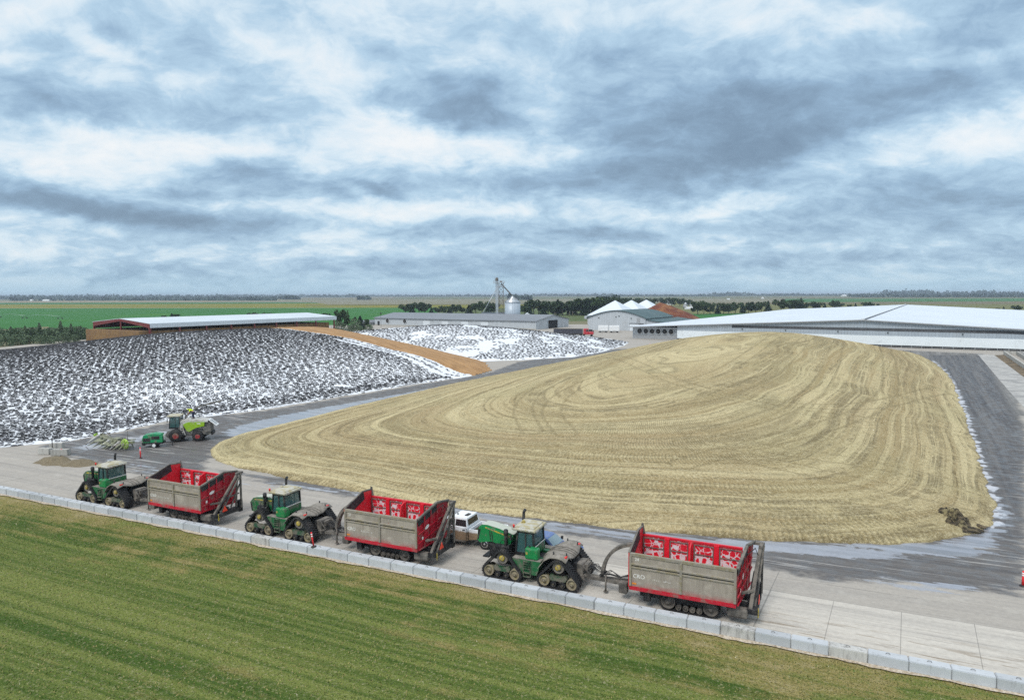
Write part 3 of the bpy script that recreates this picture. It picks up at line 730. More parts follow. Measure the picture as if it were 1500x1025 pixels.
hp = np.maximum(tpsP(gP), 0)
B = densify(FOOT, 1.5); arc = np.arange(len(B))*1.5
roll_ = int(np.argmin(np.hypot(B[:, 0]-66, B[:, 1]-257))); B = np.roll(B, -roll_, 0)
uu = np.empty(len(gP)); vv = np.empty(len(gP))
for a in range(0, len(gP), 20000):
    q = gP[a:a+20000]; d2 = ((q[:, None]-B[None])**2).sum(-1)+5.
    w2 = d2**-1.6; W_ = w2.sum(1); uu[a:a+20000] = (W_/len(B)*60)**(-1/3.2); vv[a:a+20000] = (w2@arc)/W_
uu *= 1.0
# passes of the packing tractors that leave the ring pattern: lines read off the photo
TR = [[(880, 522), (960, 560), (1100, 590), (1200, 602), (1290, 600), (1380, 575)], [(965, 556), (1060, 585), (1180, 612), (1330, 628), (1420, 640)],
      [(1000, 660), (1150, 690), (1300, 720), (1450, 752)], [(1010, 640), (1140, 668), (1300, 690), (1440, 725)],
      [(780, 640), (760, 600), (800, 565), (880, 540)], [(830, 640), (800, 605), (835, 572), (900, 548)], [(1290, 505), (1310, 560), (1290, 600), (1200, 640), (1000, 690)],
      [(1150, 489), (1080, 540), (1000, 570), (900, 575)], [(1190, 493), (1150, 540), (1060, 585), (960, 600)], [(1230, 500), (1215, 560), (1150, 610), (1020, 650)],
      [(480, 640), (560, 610), (660, 590), (760, 580)], [(420, 660), (560, 690), (760, 715), (1000, 740), (1300, 760)]]
def on_pile(px, py):
    v = ray(px, py); t = 40.0
    for _ in range(900):
        p = (v.x*t, v.y*t); z = CH+v.z*t
        if z <= 0: break
        if t % 2 < .6 and z <= float(tpsP([p])[0]): break
        t += .5
    return np.array([v.x*t, v.y*t])
trk = np.full(len(gP), 9.)
for line in TR:
    L = np.array([on_pile(*q) for q in line])
    # rounded course
    for _ in range(3):
        L = np.concatenate([[L[0]], np.stack([L[:-1]*.75+L[1:]*.25, L[:-1]*.25+L[1:]*.75], 1).reshape(-1, 2), [L[-1]]])
    d = sdist(gP, L, False); trk = np.minimum(trk, np.abs(d-1.25))
lip = .35*smooth01(sd_/1.1)
st = nsm(np.column_stack([uu*1.0+1.2*nsm(gP, .03, 4, 2), gP[:, 0]*.02]), 1.0, 5, 3); st2 = nsm(np.column_stack([uu*.33, gP[:, 1]*.012]), 1.0, 9, 2)
hp = np.where(sd_ > 0, hp*smooth01(sd_/4+.15)+lip+(.05*st+.03*st2)*smooth01(sd_/2)-.06*smooth01(1-trk/.5)*smooth01(sd_/2)+.05*nsm(gP, .5, 2), -.12)
def m_pile():
    m, n, b = newmat('packed_forage'); p = n.pos(); q = n.uv('flow'); u_, v_, _ = n.sep(q); tk = n.attr('trk'); sd2 = n.attr('edge')
    x_, y_, z_ = n.sep(p)
    pn = n.noise(p, .045, 4, .6); pn2 = n.noise(n.mapv(p, loc=(40, 3, 0)), .09, 4, .6)
    uw = n.math('ADD', u_, n.math('MULTIPLY', n.math('SUBTRACT', n.noise(p, .03, 2, .5), .5), 2.6))      # passes wander a little
    def lines(f, along, seed, det=3): return n.noise(n.comb(n.math('MULTIPLY', uw, f), n.math('MULTIPLY', x_, along), n.math('ADD', n.math('MULTIPLY', y_, along), seed)), 1.0, det, .55)
    def ridge(v, wd): return n.ramp(n.math('ABSOLUTE', n.math('SUBTRACT', v, .5)), 0.0, wd, 1., 0.)
    s1 = lines(.95, .006, 0.); s2 = lines(.30, .006, 7.); s3 = lines(2.6, .012, 3.); s4 = lines(.55, .006, 13., 2)
    f1 = n.noise(p, 3.2, 5, .7); f2 = n.noise(p, 9., 4, .75)
    groove_shade = n.math('MULTIPLY', n.math('MAXIMUM', ridge(s1, .035), n.math('MULTIPLY', ridge(s3, .05), .6)), n.ramp(n.noise(p, .35, 4, .65), .36, .58))
    deep_shade = n.math('MULTIPLY', ridge(s4, .028), n.ramp(pn2, .40, .55))
    # tread prints: chevrons along each pass, broken up
    fr = n.math('ABSOLUTE', n.math('SUBTRACT', n.math('FRACT', n.math('MULTIPLY', uw, .62)), .5))
    ph = n.math('ADD', n.math('MULTIPLY', v_, 2*PI/.44), n.math('MULTIPLY', fr, 11.))
    ch = n.math('SINE', n.math('ADD', ph, n.math('MULTIPLY', f1, 4.5)))
    chm = n.math('MULTIPLY', n.ramp(fr, .46, .36), n.ramp(n.noise(n.comb(n.math('MULTIPLY', uw, .3), n.math('MULTIPLY', x_, .03), 5.), 1., 3), .45, .58))
    chm = n.math('MULTIPLY', chm, n.ramp(u_, 24, 12))
    chv = n.math('MULTIPLY', ch, chm)
    c = n.mix(n.ramp(n.math('ADD', n.math('MULTIPLY', s1, .45), n.math('MULTIPLY', s3, .55)), .34, .62), (.335, .25, .12), (.60, .505, .29))
    c = n.mix(n.math('MULTIPLY', n.ramp(s2, .5, .62), .55), c, (.30, .205, .10))
    c = n.mix(n.math('MULTIPLY', n.ramp(pn, .46, .62), .30), c, (.40, .36, .19))
    c = n.mix(n.math('MULTIPLY', groove_shade, .70), c, (.135, .10, .048))  # thin shadow lines between wheel passes, painted into the straw colour
    c = n.mix(n.math('MULTIPLY', deep_shade, .35), c, (.13, .10, .05))  # shadow of the sparser, deeper lines painted in as well
    c = n.mix(n.math('MULTIPLY', n.ramp(chv, .2, .8), .36), c, (.17, .135, .068))
    c = n.mix(n.math('MULTIPLY', n.ramp(tk, .34, .12), .45), c, (.20, .155, .075))
    c = n.mix(n.math('MULTIPLY', n.ramp(f2, .52, .66), .65), c, (.72, .66, .46))
    c = n.mix(n.math('MULTIPLY', n.ramp(f1, .48, .34), .70), c, (.19, .145, .068))
    c = n.mix(n.math('MULTIPLY', n.ramp(f1, .54, .66), .5), c, (.72, .63, .41))
    c = n.mix(n.math('MULTIPLY', n.ramp(f2, .47, .32), .6), c, (.18, .14, .068))
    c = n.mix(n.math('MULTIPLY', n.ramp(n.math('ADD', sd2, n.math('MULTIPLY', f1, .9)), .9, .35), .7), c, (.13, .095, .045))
    n.put(b.inputs['Base Color'], c); b.inputs['Roughness'].default_value = .95; b.inputs['Specular IOR Level'].default_value = .15
    h = n.math('ADD', n.math('MULTIPLY', s1, .45), n.math('MULTIPLY', s3, .40)); h = n.math('ADD', h, n.math('MULTIPLY', chv, .10)); h = n.math('ADD', h, n.math('MULTIPLY', f1, .45)); h = n.math('ADD', h, n.math('MULTIPLY', f2, .45))
    h = n.math('SUBTRACT', h, n.math('MULTIPLY', n.math('MAXIMUM', groove_shade, deep_shade), .35))
    n.put(b.inputs['Normal'], n.bump(h, 1.0, .30)); return m
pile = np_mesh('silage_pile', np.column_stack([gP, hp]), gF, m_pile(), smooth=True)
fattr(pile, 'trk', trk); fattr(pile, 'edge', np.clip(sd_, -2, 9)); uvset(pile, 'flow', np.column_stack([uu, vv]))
tag(pile, 'huge open mound of tan chopped forage ringed with tractor tracks', 'silage pile')

# ---- the covered mound on the left, with its uncovered orange strip
LE = [(0, 656), (100, 646), (160, 635), (240, 617.5), (330, 607), (400, 598), (500, 581), (600, 564), (688, 551.5), (717, 543)]
LFOOT = np.concatenate([[(-118, 70), (-84, 77)], poly_w(LE), [(-8, 190), (-25, 215), (-52, 240), (-80, 248), (-112, 246), (-150, 240), (-182, 218), (-205, 175), (-165, 120)]])
lctl = [(x, y, 0) for x, y in densify(LFOOT[1:12], 12)]+[(-118, 70, 0), (-8, 190, 0), (-20, 212, 0.5), (-50, 240, 2.5), (-80, 248, 3.5), (-112, 246, 3), (-150, 240, 1), (-182, 218, 0), (-205, 175, 0), (-165, 120, 0)]
lctl += [gz(450, 485, 8), gz(250, 489, 8), gz(130, 501, 6), gz(0, 514, 3), gz(350, 486, 8.2), gz(576, 513, 4.4), gz(592, 505, 4.4), gz(664, 524, 2), gz(512, 488, 6.8), gz(520, 499, 6.4), gz(480, 482, 7.8), gz(630, 531, 2.4),
         (-100, 150, 5.3), (-80, 130, 4.2), (-60, 150, 5.6), (-45, 160, 5.0), (-70, 180, 7.4), (-125, 170, 4.5), (-90, 110, 2.6), (-55, 125, 3.4), (-30, 158, 3.2)]
tpsL = TPS(lctl)
qP, qF = grid(-206, 0, 66, 250, .7)
sdl = sdist(qP, LFOOT); keep = sdl[qF].min(1) > -.8
ui, qF = compact(qP, qF, keep); qP = qP[ui]; sdl = sdl[ui]+nsm(qP, .3, 8)*.5
hl = np.where(sdl > 0, np.maximum(tpsL(qP), 0)*smooth01(sdl/3+.2)+.25*smooth01(sdl/.8)+.10*nsm(qP, .22, 4)+.05*nsm(qP, .9, 6), -.1)
# strip boundary: a straight course up the mound
sa = np.array(gz(684, 550, 0)[:2]); sb = np.array(gz(450, 486.5, 8)[:2]); se = (sb-sa)/np.hypot(*(sb-sa)); sn = np.array([se[1], -se[0]])   # sn points to the right/back
if sn[1] < 0: sn = -sn
def m_tarp(name, dirt_amt):
    m, n, b = newmat(name); p = n.pos()
    k = n.ramp(n.noise(p, .25, 6, .65), .66-.25*dirt_amt, .86-.2*dirt_amt)
    c = n.mix(n.noise(p, 1.5, 5), (.66, .69, .74), (.84, .86, .89))
    c = n.mix(k, c, (.30, .315, .35)); c = n.mix(n.math('MULTIPLY', n.ramp(n.noise(p, 1.1, 5, .7), .60, .68), dirt_amt), c, (.11, .11, .12))
    n.put(b.inputs['Base Color'], c); b.inputs['Roughness'].default_value = .45
    n.put(b.inputs['Normal'], n.bump(n.noise(p, 1.4, 5, .65), .8, .15)); return m
M['tarp'] = m_tarp('white_silage_sheet', .40); M['tarp2'] = m_tarp('cleaner_white_silage_sheet', .12)
def m_orange():
    m, n, b = newmat('orange_feed'); p = n.pos()
    c = n.mix(n.ramp(n.noise(n.mapr(p, R(-130), (.06, .7, 1)), 1.0, 6, .7), .3, .7), (.25, .135, .055), (.44, .255, .11)); c = n.mix(n.math('MULTIPLY', n.ramp(n.noise(p, 5, 4, .7), .5, .7), .6), c, (.60, .37, .16))
    n.put(b.inputs['Base Color'], c); b.inputs['Roughness'].default_value = .95; n.put(b.inputs['Normal'], n.bump(n.noise(p, 2.5, 5, .7), .8, .2)); return m
cen = qP[qF].mean(1); side = (cen-sa)@sn; sv = (qP-sa)@sn
def sub(name, mask, mat, zoff=0.0, zf=None):
    u_, f_ = compact(qP, qF, mask); z = hl[u_]+zoff
    if zf is not None: z = z+zf(qP[u_])
    return np_mesh(name, np.column_stack([qP[u_], z]), f_, mat, smooth=True)
tl = sub('covered_silage_pile', side < .7, M['tarp'])
tag(tl, 'long silage mound under white sheeting, densely covered with tyres, at left', 'silage pile')
orr = sub('uncovered_feed_strip', side >= .7-.75, m_orange(), zf=lambda P: .30*smooth01(((P-sa)@sn-.5)/1.2)-.1)
tag(orr, 'bare orange brown strip of feed running down between the two tyre covered mounds', 'feed mound')

# ---- the second covered mound, farther back
ME = [(676, 530), (760, 527.5), (840, 523), (880, 516), (914, 506.5)]
MFOOT = np.concatenate([[(-30, 202)], poly_w(ME), [(46, 268), (22, 298), (-20, 305), (-72, 303), (-82, 275), (-62, 238), (-46, 216)]])
mctl = [(x, y, 0) for x, y in MFOOT[1:6]]+[(-30, 202, .6), (-46, 216, 1), (-62, 238, 1.5), (46, 268, 0), (22, 298, 0), (-20, 305, 0), (-72, 303, 0), (-82, 275, 1)]
mctl += [gz(640, 479, 7.2), gz(690, 479, 7.1), gz(600, 484.5, 6), gz(550, 487, 5), gz(510, 487.5, 4), gz(760, 484.5, 5.6), gz(830, 491, 3.5), gz(872, 498, 2), (-15, 225, 3.6), (5, 225, 3.0), (-35, 228, 3.6)]
tpsM = TPS(mctl)
rP, rF = grid(-84, 50, 192, 306, .7)
sdm = sdist(rP, MFOOT); keep = sdm[rF].min(1) > -.8; ui, rF = compact(rP, rF, keep); rP = rP[ui]; sdm = sdm[ui]+nsm(rP, .3, 5)*.5
hm = np.where(sdm > 0, np.maximum(tpsM(rP), 0)*smooth01(sdm/3+.2)+.25*smooth01(sdm/.8)+.12*nsm(rP, .22, 14), -.1)
tm_ = np_mesh('covered_silage_pile', np.column_stack([rP, hm]), rF, M['tarp2'], smooth=True)
tag(tm_, 'farther silage mound under cleaner white sheeting and sparser tyres, right of the orange strip', 'silage pile')

# ---------------------------------------------------------------- tyres on the sheets
def proj(P):
    d = P-np.array([0, 0, CH]); f = d@np.array(fwd); return np.column_stack([PW/2+CF*(d@np.array(rgt))/f, PH/2-CF*(d@np.array(upv))/f, f])
def scatter(foot, tps, sp, x0, x1, y0, y1, seed):
    g = np.random.default_rng(seed)
    X, Y = np.meshgrid(np.arange(x0, x1, sp), np.arange(y0, y1, sp*.92)); X = X+(np.arange(len(X))[:, None] % 2)*sp*.5
    P = np.column_stack([X.ravel(), Y.ravel()])
    c, s = math.cos(R(55)), math.sin(R(55)); mid = P.mean(0); P = (P-mid)@np.array([[c, s], [-s, c]])*1.35/1.35+mid
    P = P+g.normal(0, sp*.20, P.shape)
    return P, g
def hsurf(P, tps, sd, seed): return np.maximum(tps(P), 0)*smooth01(sd/3+.2)+.25*smooth01(sd/.8)
LP, g1 = scatter(LFOOT, tpsL, .87, -260, 60, 0, 300, 1)
d_ = sdist(LP, LFOOT); sr = (LP-sa)@sn
ok = (d_ > .1) & (sr < -.6)
band = ((sr > -3.0) & (sr < -1.1)) | ((sr > -6.0) & (sr < -4.0))
along = (LP-sa)@se
ok &= ~(band & (along < 45))
nz = nsm(LP, .16, 3, 4)+.25*nsm(LP, .7, 5, 2)
dn = np.clip(d_/30, 0, 1)
ok &= nz < .52+.4*dn
LP = LP[ok]; d_ = d_[ok]
LZ = hsurf(LP, tpsL, d_, 0)+.05
RP, g2 = scatter(MFOOT, tpsM, 1.15, -100, 60, 180, 320, 2)
d2_ = sdist(RP, MFOOT); nz = nsm(RP, .13, 7, 4)+.3*nsm(RP, .8, 2, 2); ok = (d2_ > .1) & (nz < .16); RP = RP[ok]; d2_ = d2_[ok]; RZ = hsurf(RP, tpsM, d2_, 0)+.07
TP = np.concatenate([np.column_stack([LP, LZ]), np.column_stack([RP, RZ])])
dk = np.concatenate([np.clip(d_/45, 0, 1), np.full(len(RP), .3)])
pr = proj(TP); ok = (pr[:, 0] > -120) & (pr[:, 0] < 1620) & (pr[:, 2] > 5); TP = TP[ok]; pr = pr[ok]; dk = dk[ok]
onL = np.concatenate([np.ones(len(LP), bool), np.zeros(len(RP), bool)])[ok]
gr = np.empty((len(TP), 2))
for tp, msk in ((tpsL, onL), (tpsM, ~onL)):
    q = TP[msk][:, :2]
    for a_ in range(2):
        e = np.zeros(2); e[a_] = .6; gr[msk, a_] = (tp(q+e)-tp(q-e))/1.2
gr = np.clip(gr, -.5, .5)
def tyre_verts(n, prof):
    t = np.arange(n)*2*PI/n
    return np.concatenate([np.column_stack([np.cos(t)*r, np.sin(t)*r, np.full(n, z)]) for r, z in prof])
def ring_faces(n, m):
    return np.array([(j*n+i, j*n+(i+1) % n, ((j+1) % m)*n+(i+1) % n, ((j+1) % m)*n+i) for j in range(m) for i in range(n)])
def m_tyre():
    m, n, b = newmat('weathered_tyre'); g = n.add('NewGeometry').outputs['Random Per Island']; o = n.add('ObjectInfo').outputs['Random']
    r = n.math('FRACT', n.math('ADD', g, o)); p = n.pos()
    c = n.mix(n.ramp(r, .6, 1.0), (.007, .007, .009), (.09, .09, .105)); c = n.mix(n.math('MULTIPLY', n.ramp(n.noise(p, 3.5, 4), .54, .70), .4), c, (.16, .16, .17))
    n.put(b.inputs['Base Color'], c); b.inputs['Roughness'].default_value = .8; return m
M['tyre'] = m_tyre()
PROF = [(.30, .005), (.295, .045), (.335, .085), (.385, .07), (.405, .03), (.38, .0)]
inf = (pr[:, 0] > 2) & (pr[:, 0] < 1498) & onL
cand = np.where(inf)[0]; cand = cand[np.argsort(pr[cand, 2])][:300]
isn = np.zeros(len(TP), bool); isn[cand] = True
v0 = tyre_verts(20, PROF); f0 = ring_faces(20, 6)
tm0 = np_mesh('tyre', v0, f0, M['tyre'], smooth=True)
for j, i in enumerate(cand):
    o = tm0 if j == 0 else tm0.copy()
    if j: C.objects.link(o)
    nrm = Vector((-gr[i, 0]+rng.normal(0, .05), -gr[i, 1]+rng.normal(0, .09), 1)).normalized()
    o.rotation_mode = 'QUATERNION'; o.rotation_quaternion = nrm.to_track_quat('Z', 'Y'); k = rng.uniform(.80, 1.0); o.scale = (k, k, rng.uniform(.7, 1.1))
    o.location = TP[i]; tag(o, 'black tyre lying on white sheeting at the near foot of the left mound', 'tyre', 'tyres along the near foot of the left covered mound')
v1 = tyre_verts(11, [(.29, .01), (.34, .085), (.405, .035), (.37, .0)]); f1 = ring_faces(11, 4)
far = np.where(~isn)[0]; nf = len(far)
rt = rng.uniform(0, 2*PI, nf); kk = rng.uniform(.74, .97, nf)
cR, sR = np.cos(rt), np.sin(rt)
base = v1[None]*kk[:, None, None]
X = base[..., 0]*cR[:, None]-base[..., 1]*sR[:, None]; Y = base[..., 0]*sR[:, None]+base[..., 1]*cR[:, None]; Z = base[..., 2]*rng.uniform(.7, 1.6, nf)[:, None]
gx = gr[far, 0]+rng.normal(0, .07, nf); gy = gr[far, 1]+rng.normal(0, .07, nf)
VZ = Z+X*gx[:, None]+Y*gy[:, None]
Vt = np.stack([X+TP[far, 0][:, None], Y+TP[far, 1][:, None], VZ+TP[far, 2][:, None]], -1).reshape(-1, 3)
Ft = (f1[None]+(np.arange(nf)*len(v1))[:, None, None]).reshape(-1, 4)
tag(np_mesh('tyres', Vt, Ft, M['tyre'], smooth=True), 'thousands of old black tyres weighing down the white sheets of both covered mounds', 'tyres', kind='stuff')
print('tyres', len(TP))

# small heaps
def heap(name, label, cat, pts, foot, mat, res=.3, rough=.12, seed=1, rag=.5):
    fo = np.array(foot); tp = TPS([(x, y, 0) for x, y in densify(fo, 1.5)]+pts)
    P, F = grid(fo[:, 0].min()-1, fo[:, 0].max()+1, fo[:, 1].min()-1, fo[:, 1].max()+1, res)
    s = sdist(P, fo)+nsm(P, .9, seed)*rag; k = s[F].min(1) > -res*1.5; u_, F = compact(P, F, k); P = P[u_]; s = s[u_]
    h = np.where(s > 0, np.maximum(tp(P), 0)*smooth01(s/.6+.1)+rough*np.abs(nsm(P, 1.1, seed+2, 4))*smooth01(s), -.05)
    base_h = 0
    return P, F, h, s

# ---------------------------------------------------------------- buildings
def metal_panel(name, col, rough=.5, rib=1.0, axis=0, metal=.0, var=.08, dirt=(.35, .34, .33), da=.2, streak=True):
    m, n, b = newmat(name); oc = n.obj(); q = n.sep(oc)
    r = n.math('SINE', n.math('MULTIPLY', q[axis], 2*PI/rib))
    sc_ = [2.2, 2.2, .25]
    v = n.noise(n.mapv(oc, (.5, .5, .12) if streak else (.05, .05, .05)), 1.0, 5, .6)
    c = n.mix(1.0, (*col, 1), n.comb(*[n.ramp(v, .25, .75, 1-var, 1+var, False)]*3), 'MULTIPLY')
    c = n.mix(n.math('MULTIPLY', n.ramp(r, .70, 1.0), .34), c, tuple(.45*k for k in col))
    c = n.mix(n.math('MULTIPLY', n.ramp(n.noise(oc, .16, 6, .65), .62-da*.4, .8), da*2), c, dirt)
    n.put(b.inputs['Base Color'], c); b.inputs['Roughness'].default_value = rough; b.inputs['Metallic'].default_value = metal
    n.put(b.inputs['Normal'], n.bump(r, .25, .04)); return m
P_white = metal_panel('white_wall_panel', (.66, .70, .74), .55)
P_grey = metal_panel('grey_wall_panel', (.35, .40, .45), .55)
P_lgrey = metal_panel('light_grey_wall_panel', (.46, .49, .52), .55)
P_roofw = metal_panel('white_roof_sheet', (.66, .71, .77), .45, 2.0, 0, .0, .06, streak=False)
P_roofwy = metal_panel('white_roof_sheet_across', (.66, .71, .77), .45, 3.0, 1, .0, .07, streak=False)
P_roofg = metal_panel('dull_grey_roof_sheet', (.19, .205, .23), .6, 1.5, 0, streak=False)
P_roofgr = metal_panel('dark_green_roof_sheet', (.035, .075, .075), .45, 1.5, 1, streak=False)
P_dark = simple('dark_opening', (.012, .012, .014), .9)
P_curtain = simple('white_curtain', (.72, .77, .80), .6, var=.05, scale=.15, dirt=(.5, .52, .53), dirt_amt=.05, dirt_scale=.2)
P_mesh = simple('dark_vent_mesh', (.075, .078, .085), .8, var=.4, scale=.7)
P_tent = simple('white_fabric_roof', (.62, .68, .74), .5, var=.06, scale=.1)
P_hay = simple('baled_hay', (.22, .13, .05), .95, var=.35, scale=1.3, dirt=(.17, .10, .05), dirt_amt=.5, dirt_scale=.45, bump=.9, bscale=2.5)

def fan(parent, x, y, z, r, face='-y', name='fan'):
    """round wall fan: white housing, dark throat, hub with blades"""
    mb = MB(); d = {'-y': (0, -1, 0), '-x': (-1, 0, 0)}[face]; d = Vector(d); c = Vector((x, y, z))
    mb.cyl(c, c+d*.45, r*1.12, r*1.05, 18)
    o = mb.build(name, M['white'], parent)
    t = MB(); t.cyl(c+d*.452, c+d*.47, r*.96, n=18); t.build('throat', P_dark, o)
    bl = MB(); bl.cyl(c+d*.48, c+d*.56, r*.2, n=10)
    side = Vector((1, 0, 0)) if face == '-y' else Vector((0, 1, 0))
    for k in range(4):
        a = k*PI/2+.5; v = side*math.cos(a)+Vector((0, 0, 1))*math.sin(a)
        bl.bar(c+d*.5, c+d*.5+v*r*.8, .12*r, .05)
    bl.build('blades', M['dirty_steel'], o)
    return o

# the big low pitched dairy barn
bb = thing('dairy_barn', 'very wide white barn with low pitched roof and dark vent strip behind the forage mound', 'barn', (51, 291, 0), BA)
Wd, Dp, ez, rz_ = 176.0, 363.0, 5.1, 9.5
xr = Wd/2
for s_ in (0, 1):
    mb = MB(); x0, x1 = (-1.2, xr) if s_ == 0 else (xr, Wd+1.2)
    z0, z1 = (ez-.06, rz_) if s_ == 0 else (rz_, ez-.06)
    mb.hexa([(x0, -1.0, z0-.12), (x1, -1.0, z1-.12), (x1, Dp, z1-.12), (x0, Dp, z0-.12), (x0, -1.0, z0+.12), (x1, -1.0, z1+.12), (x1, Dp, z1+.12), (x0, Dp, z0+.12)])
    mb.build('roof', P_roofwy, bb)
    tr = MB(); tr.bar((x0, -1.08, z0-.1), (x1, -1.08, z1-.1), .1, .34); tr.build('roof_trim', M['galv_dull'], bb)
rc = MB(); rc.box(xr-.55, xr+.55, -1.1, Dp, rz_+.05, rz_+.45); o = rc.build('ridge_vent', P_white, bb)
rd = MB(); rd.box(xr+.58, xr+1.2, -1.05, Dp, rz_+.085, rz_+.16); rd.build('ridge_gap', P_mesh, o)
def rzat(x): return ez+(rz_-ez)*(1-abs(x-xr)/xr)
def strip(name, mat, x0, x1, za, zb, y0=0.0, y1=.25, parent=bb, seg=8):
    mb = MB(); xs = np.unique(np.concatenate([np.linspace(x0, x1, seg), [xr] if x0 < xr < x1 else []]))
    for a, b in zip(xs, xs[1:]):
        fa = za if not callable(za) else None
        Z = lambda f, x: f(x) if callable(f) else f
        mb.hexa([(a, y0, Z(za, a)), (b, y0, Z(za, b)), (b, y1, Z(za, b)), (a, y1, Z(za, a)), (a, y0, Z(zb, a)), (b, y0, Z(zb, b)), (b, y1, Z(zb, b)), (a, y1, Z(zb, a))])
    return mb.build(name, mat, parent)
def vt(x): return min(6.6, rzat(x)-.55)
def vb(x): return vt(x)-1.05*min(1, max(.55, (rzat(x)-4.9)/2))
strip('gable_wall', P_grey, 20, Wd, vt, lambda x: rzat(x)-.2)
strip('vent_opening', P_mesh, 42, Wd, lambda x: vb(x)+.004, lambda x: vt(x)-.004, .12, .22)
strip('wall', P_lgrey, 20, 42, lambda x: vb(x), lambda x: vt(x)-.004, .02, .2)
strip('wall', P_grey, 20, Wd, 3.95, lambda x: vb(x)-.002)
strip('curtain', P_curtain, 20, Wd, .78, 3.948, -.06, .2)
strip('base_opening', P_dark, 20, Wd, .0, .76, .1, .24)
pm = MB()
for x in np.arange(21, Wd, 3.05): pm.box(x-.07, x+.07, -.02, .098, 0, .775)
pm.box(20, Wd, -.05, .0-.022, .30, .40); pm.build('base_rail', M['galv_dull'], bb)
# recessed fan wall at the left
strip('fan_wall', P_lgrey, 0, 19.9, 1.9, 5.0, 2.0, 2.2); strip('base_opening', M['galv_dull'], 0, 19.9, 0, 1.88, 2.05, 2.25)
sw_ = MB(); sw_.box(-.2, 0, 2, Dp, 0, 4.95); sw_.build('side_wall', P_grey, bb)
ret = MB(); ret.box(19.9, 20, .0, 2.2, 0, 5.0); ret.build('corner_post', P_dark, bb)
for k in range(6): fan(bb, 3.1+k*2.75, 1.99, 3.25, 1.12)
ll = MB()
for x in (46, 62, 80, 96, 118, 135): ll.box(x-.2, x+.2, -.45, -.07, vb(x)-.55, vb(x)-.25)
ll.build('yard_light', M['black'], bb)

# barn with arched dark green roof
gb = thing('green_roof_barn', 'grey white shed with arched dark green roof behind two white containers', 'barn', (41, 365, 0), BA)
def arch(x): u = (x-16)/16.; return 6.6+3.7*(1-abs(u)**1.7)
xs = np.linspace(0, 32, 17)
mb = MB(); mb.prism([(0, 0)]+[(x, arch(x)) for x in xs]+[(32, 0)], 0, 40); mb.build('wall', P_lgrey, gb)
rf = MB(); xo = np.linspace(-1, 33, 19)
for a, b in zip(xo, xo[1:]):
    rf.hexa([(a, -.8, arch(a)+.03), (b, -.8, arch(b)+.03), (b, 41, arch(b)+.03), (a, 41, arch(a)+.03), (a, -.8, arch(a)+.3), (b, -.8, arch(b)+.3), (b, 41, arch(b)+.3), (a, 41, arch(a)+.3)])
rf.build('roof', P_roofgr, gb)
lt = MB(); lt.prism([(32.02, 0), (32.02, 5.6), (41, 4.4), (41, 0)], .5, 47); lt.build('lean_to_wall', P_lgrey, gb)
lr = MB(); lr.prism([(33.05, 5.62), (42, 4.4), (42, 4.65), (33.05, 5.9)], -.3, 48); lr.build('lean_to_roof', P_roofgr, gb)
dm = MB(); dm.box(23.5, 28.5, -.06, -.005, 0, 3.6); dr = dm.build('door', P_white, gb); d2 = MB(); d2.box(23.2, 31, -.16, -.065, 3.61, 3.95); d2.build('door_track', M['black'], dr)
lv_ = MB(); lv_.box(27.2, 29.0, -.08, -.005, 4.4, 6.6); lv_.build('louvre', M['galv_dull'], gb)
for x, z in ((6, 6.2), (15.8, 6.8), (17.5, 7.3), (24.2, 6.2)):
    q = MB(); q.box(x-.25, x+.25, -.3, -.005, z, z+.45); q.build('wall_light', M['black'], gb)
wv = MB(); wv.rbox(-2.6, -1.1, 0, 4, 5.6, 7.2, .2); wv.build('eave_box', M['galv'], gb)  # pale metal box at the left eave

# peaked white roofs behind it
for k, lab in enumerate(['nearest of three peaked white fabric roofs behind the green roofed barn', 'middle one of three peaked white fabric roofs behind the green roofed barn', 'farthest of three peaked white fabric roofs, beside the brown heap']):
    o0 = Vector((46, 419, 0))+BB*26.5*k
    t = thing('tent_shed', lab, 'shed', o0, BA, 'peaked white sheds')
    mb = MB(); mb.box(.3, 25.7, .3, 25.7, 0, 6.0); mb.build('wall', P_lgrey, t)
    mb = MB(); b_ = mb.addv([(0, 0, 6.01), (26, 0, 6.01), (26, 26, 6.01), (0, 26, 6.01), (12.7, 13, 14.9), (13.3, 13, 14.9)])
    for f in ((0, 1, 5, 4), (2, 3, 4, 5)): mb.addf([b_+i for i in f])
    for f in ((1, 2, 5), (3, 0, 4)): mb.addf([b_+i for i in f])
    mb.addf([b_+i for i in (3, 2, 1, 0)])
    mb.build('roof', P_tent, t)
# dark brown heap
hm_ = simple('dark_brown_feed', (.125, .034, .018), .95, var=.35, scale=.25, dirt=(.24, .11, .04), dirt_amt=.36, dirt_scale=.13, bump=.8, bscale=1.2)
aa = np.linspace(0, 2*PI, 72, endpoint=False); rr_ = np.linspace(0, 1, 26)
HV = []; 
for r in rr_:
    for a in aa:
        ex, ey = math.cos(a)*r*30, math.sin(a)*r*23
        HV.append((ex, ey, 14.2*max(0, 1-r)**.75*(1-.12*math.exp(-((ex+7)/6)**2))-.02+(.7*nsm(np.array([[ex, ey]]), .25, 2)[0]*min(1, 3*r)*(1-r))))
HF = np.array([(j*72+i, j*72+(i+1) % 72, (j+1)*72+(i+1) % 72, (j+1)*72+i) for j in range(25) for i in range(72)])
ho = np_mesh('feed_heap', HV, HF, hm_, smooth=True); ho.location = (89.5, 414, 0)
tag(ho, 'tall dark reddish brown heap of feed beside the peaked white roofs', 'feed heap')

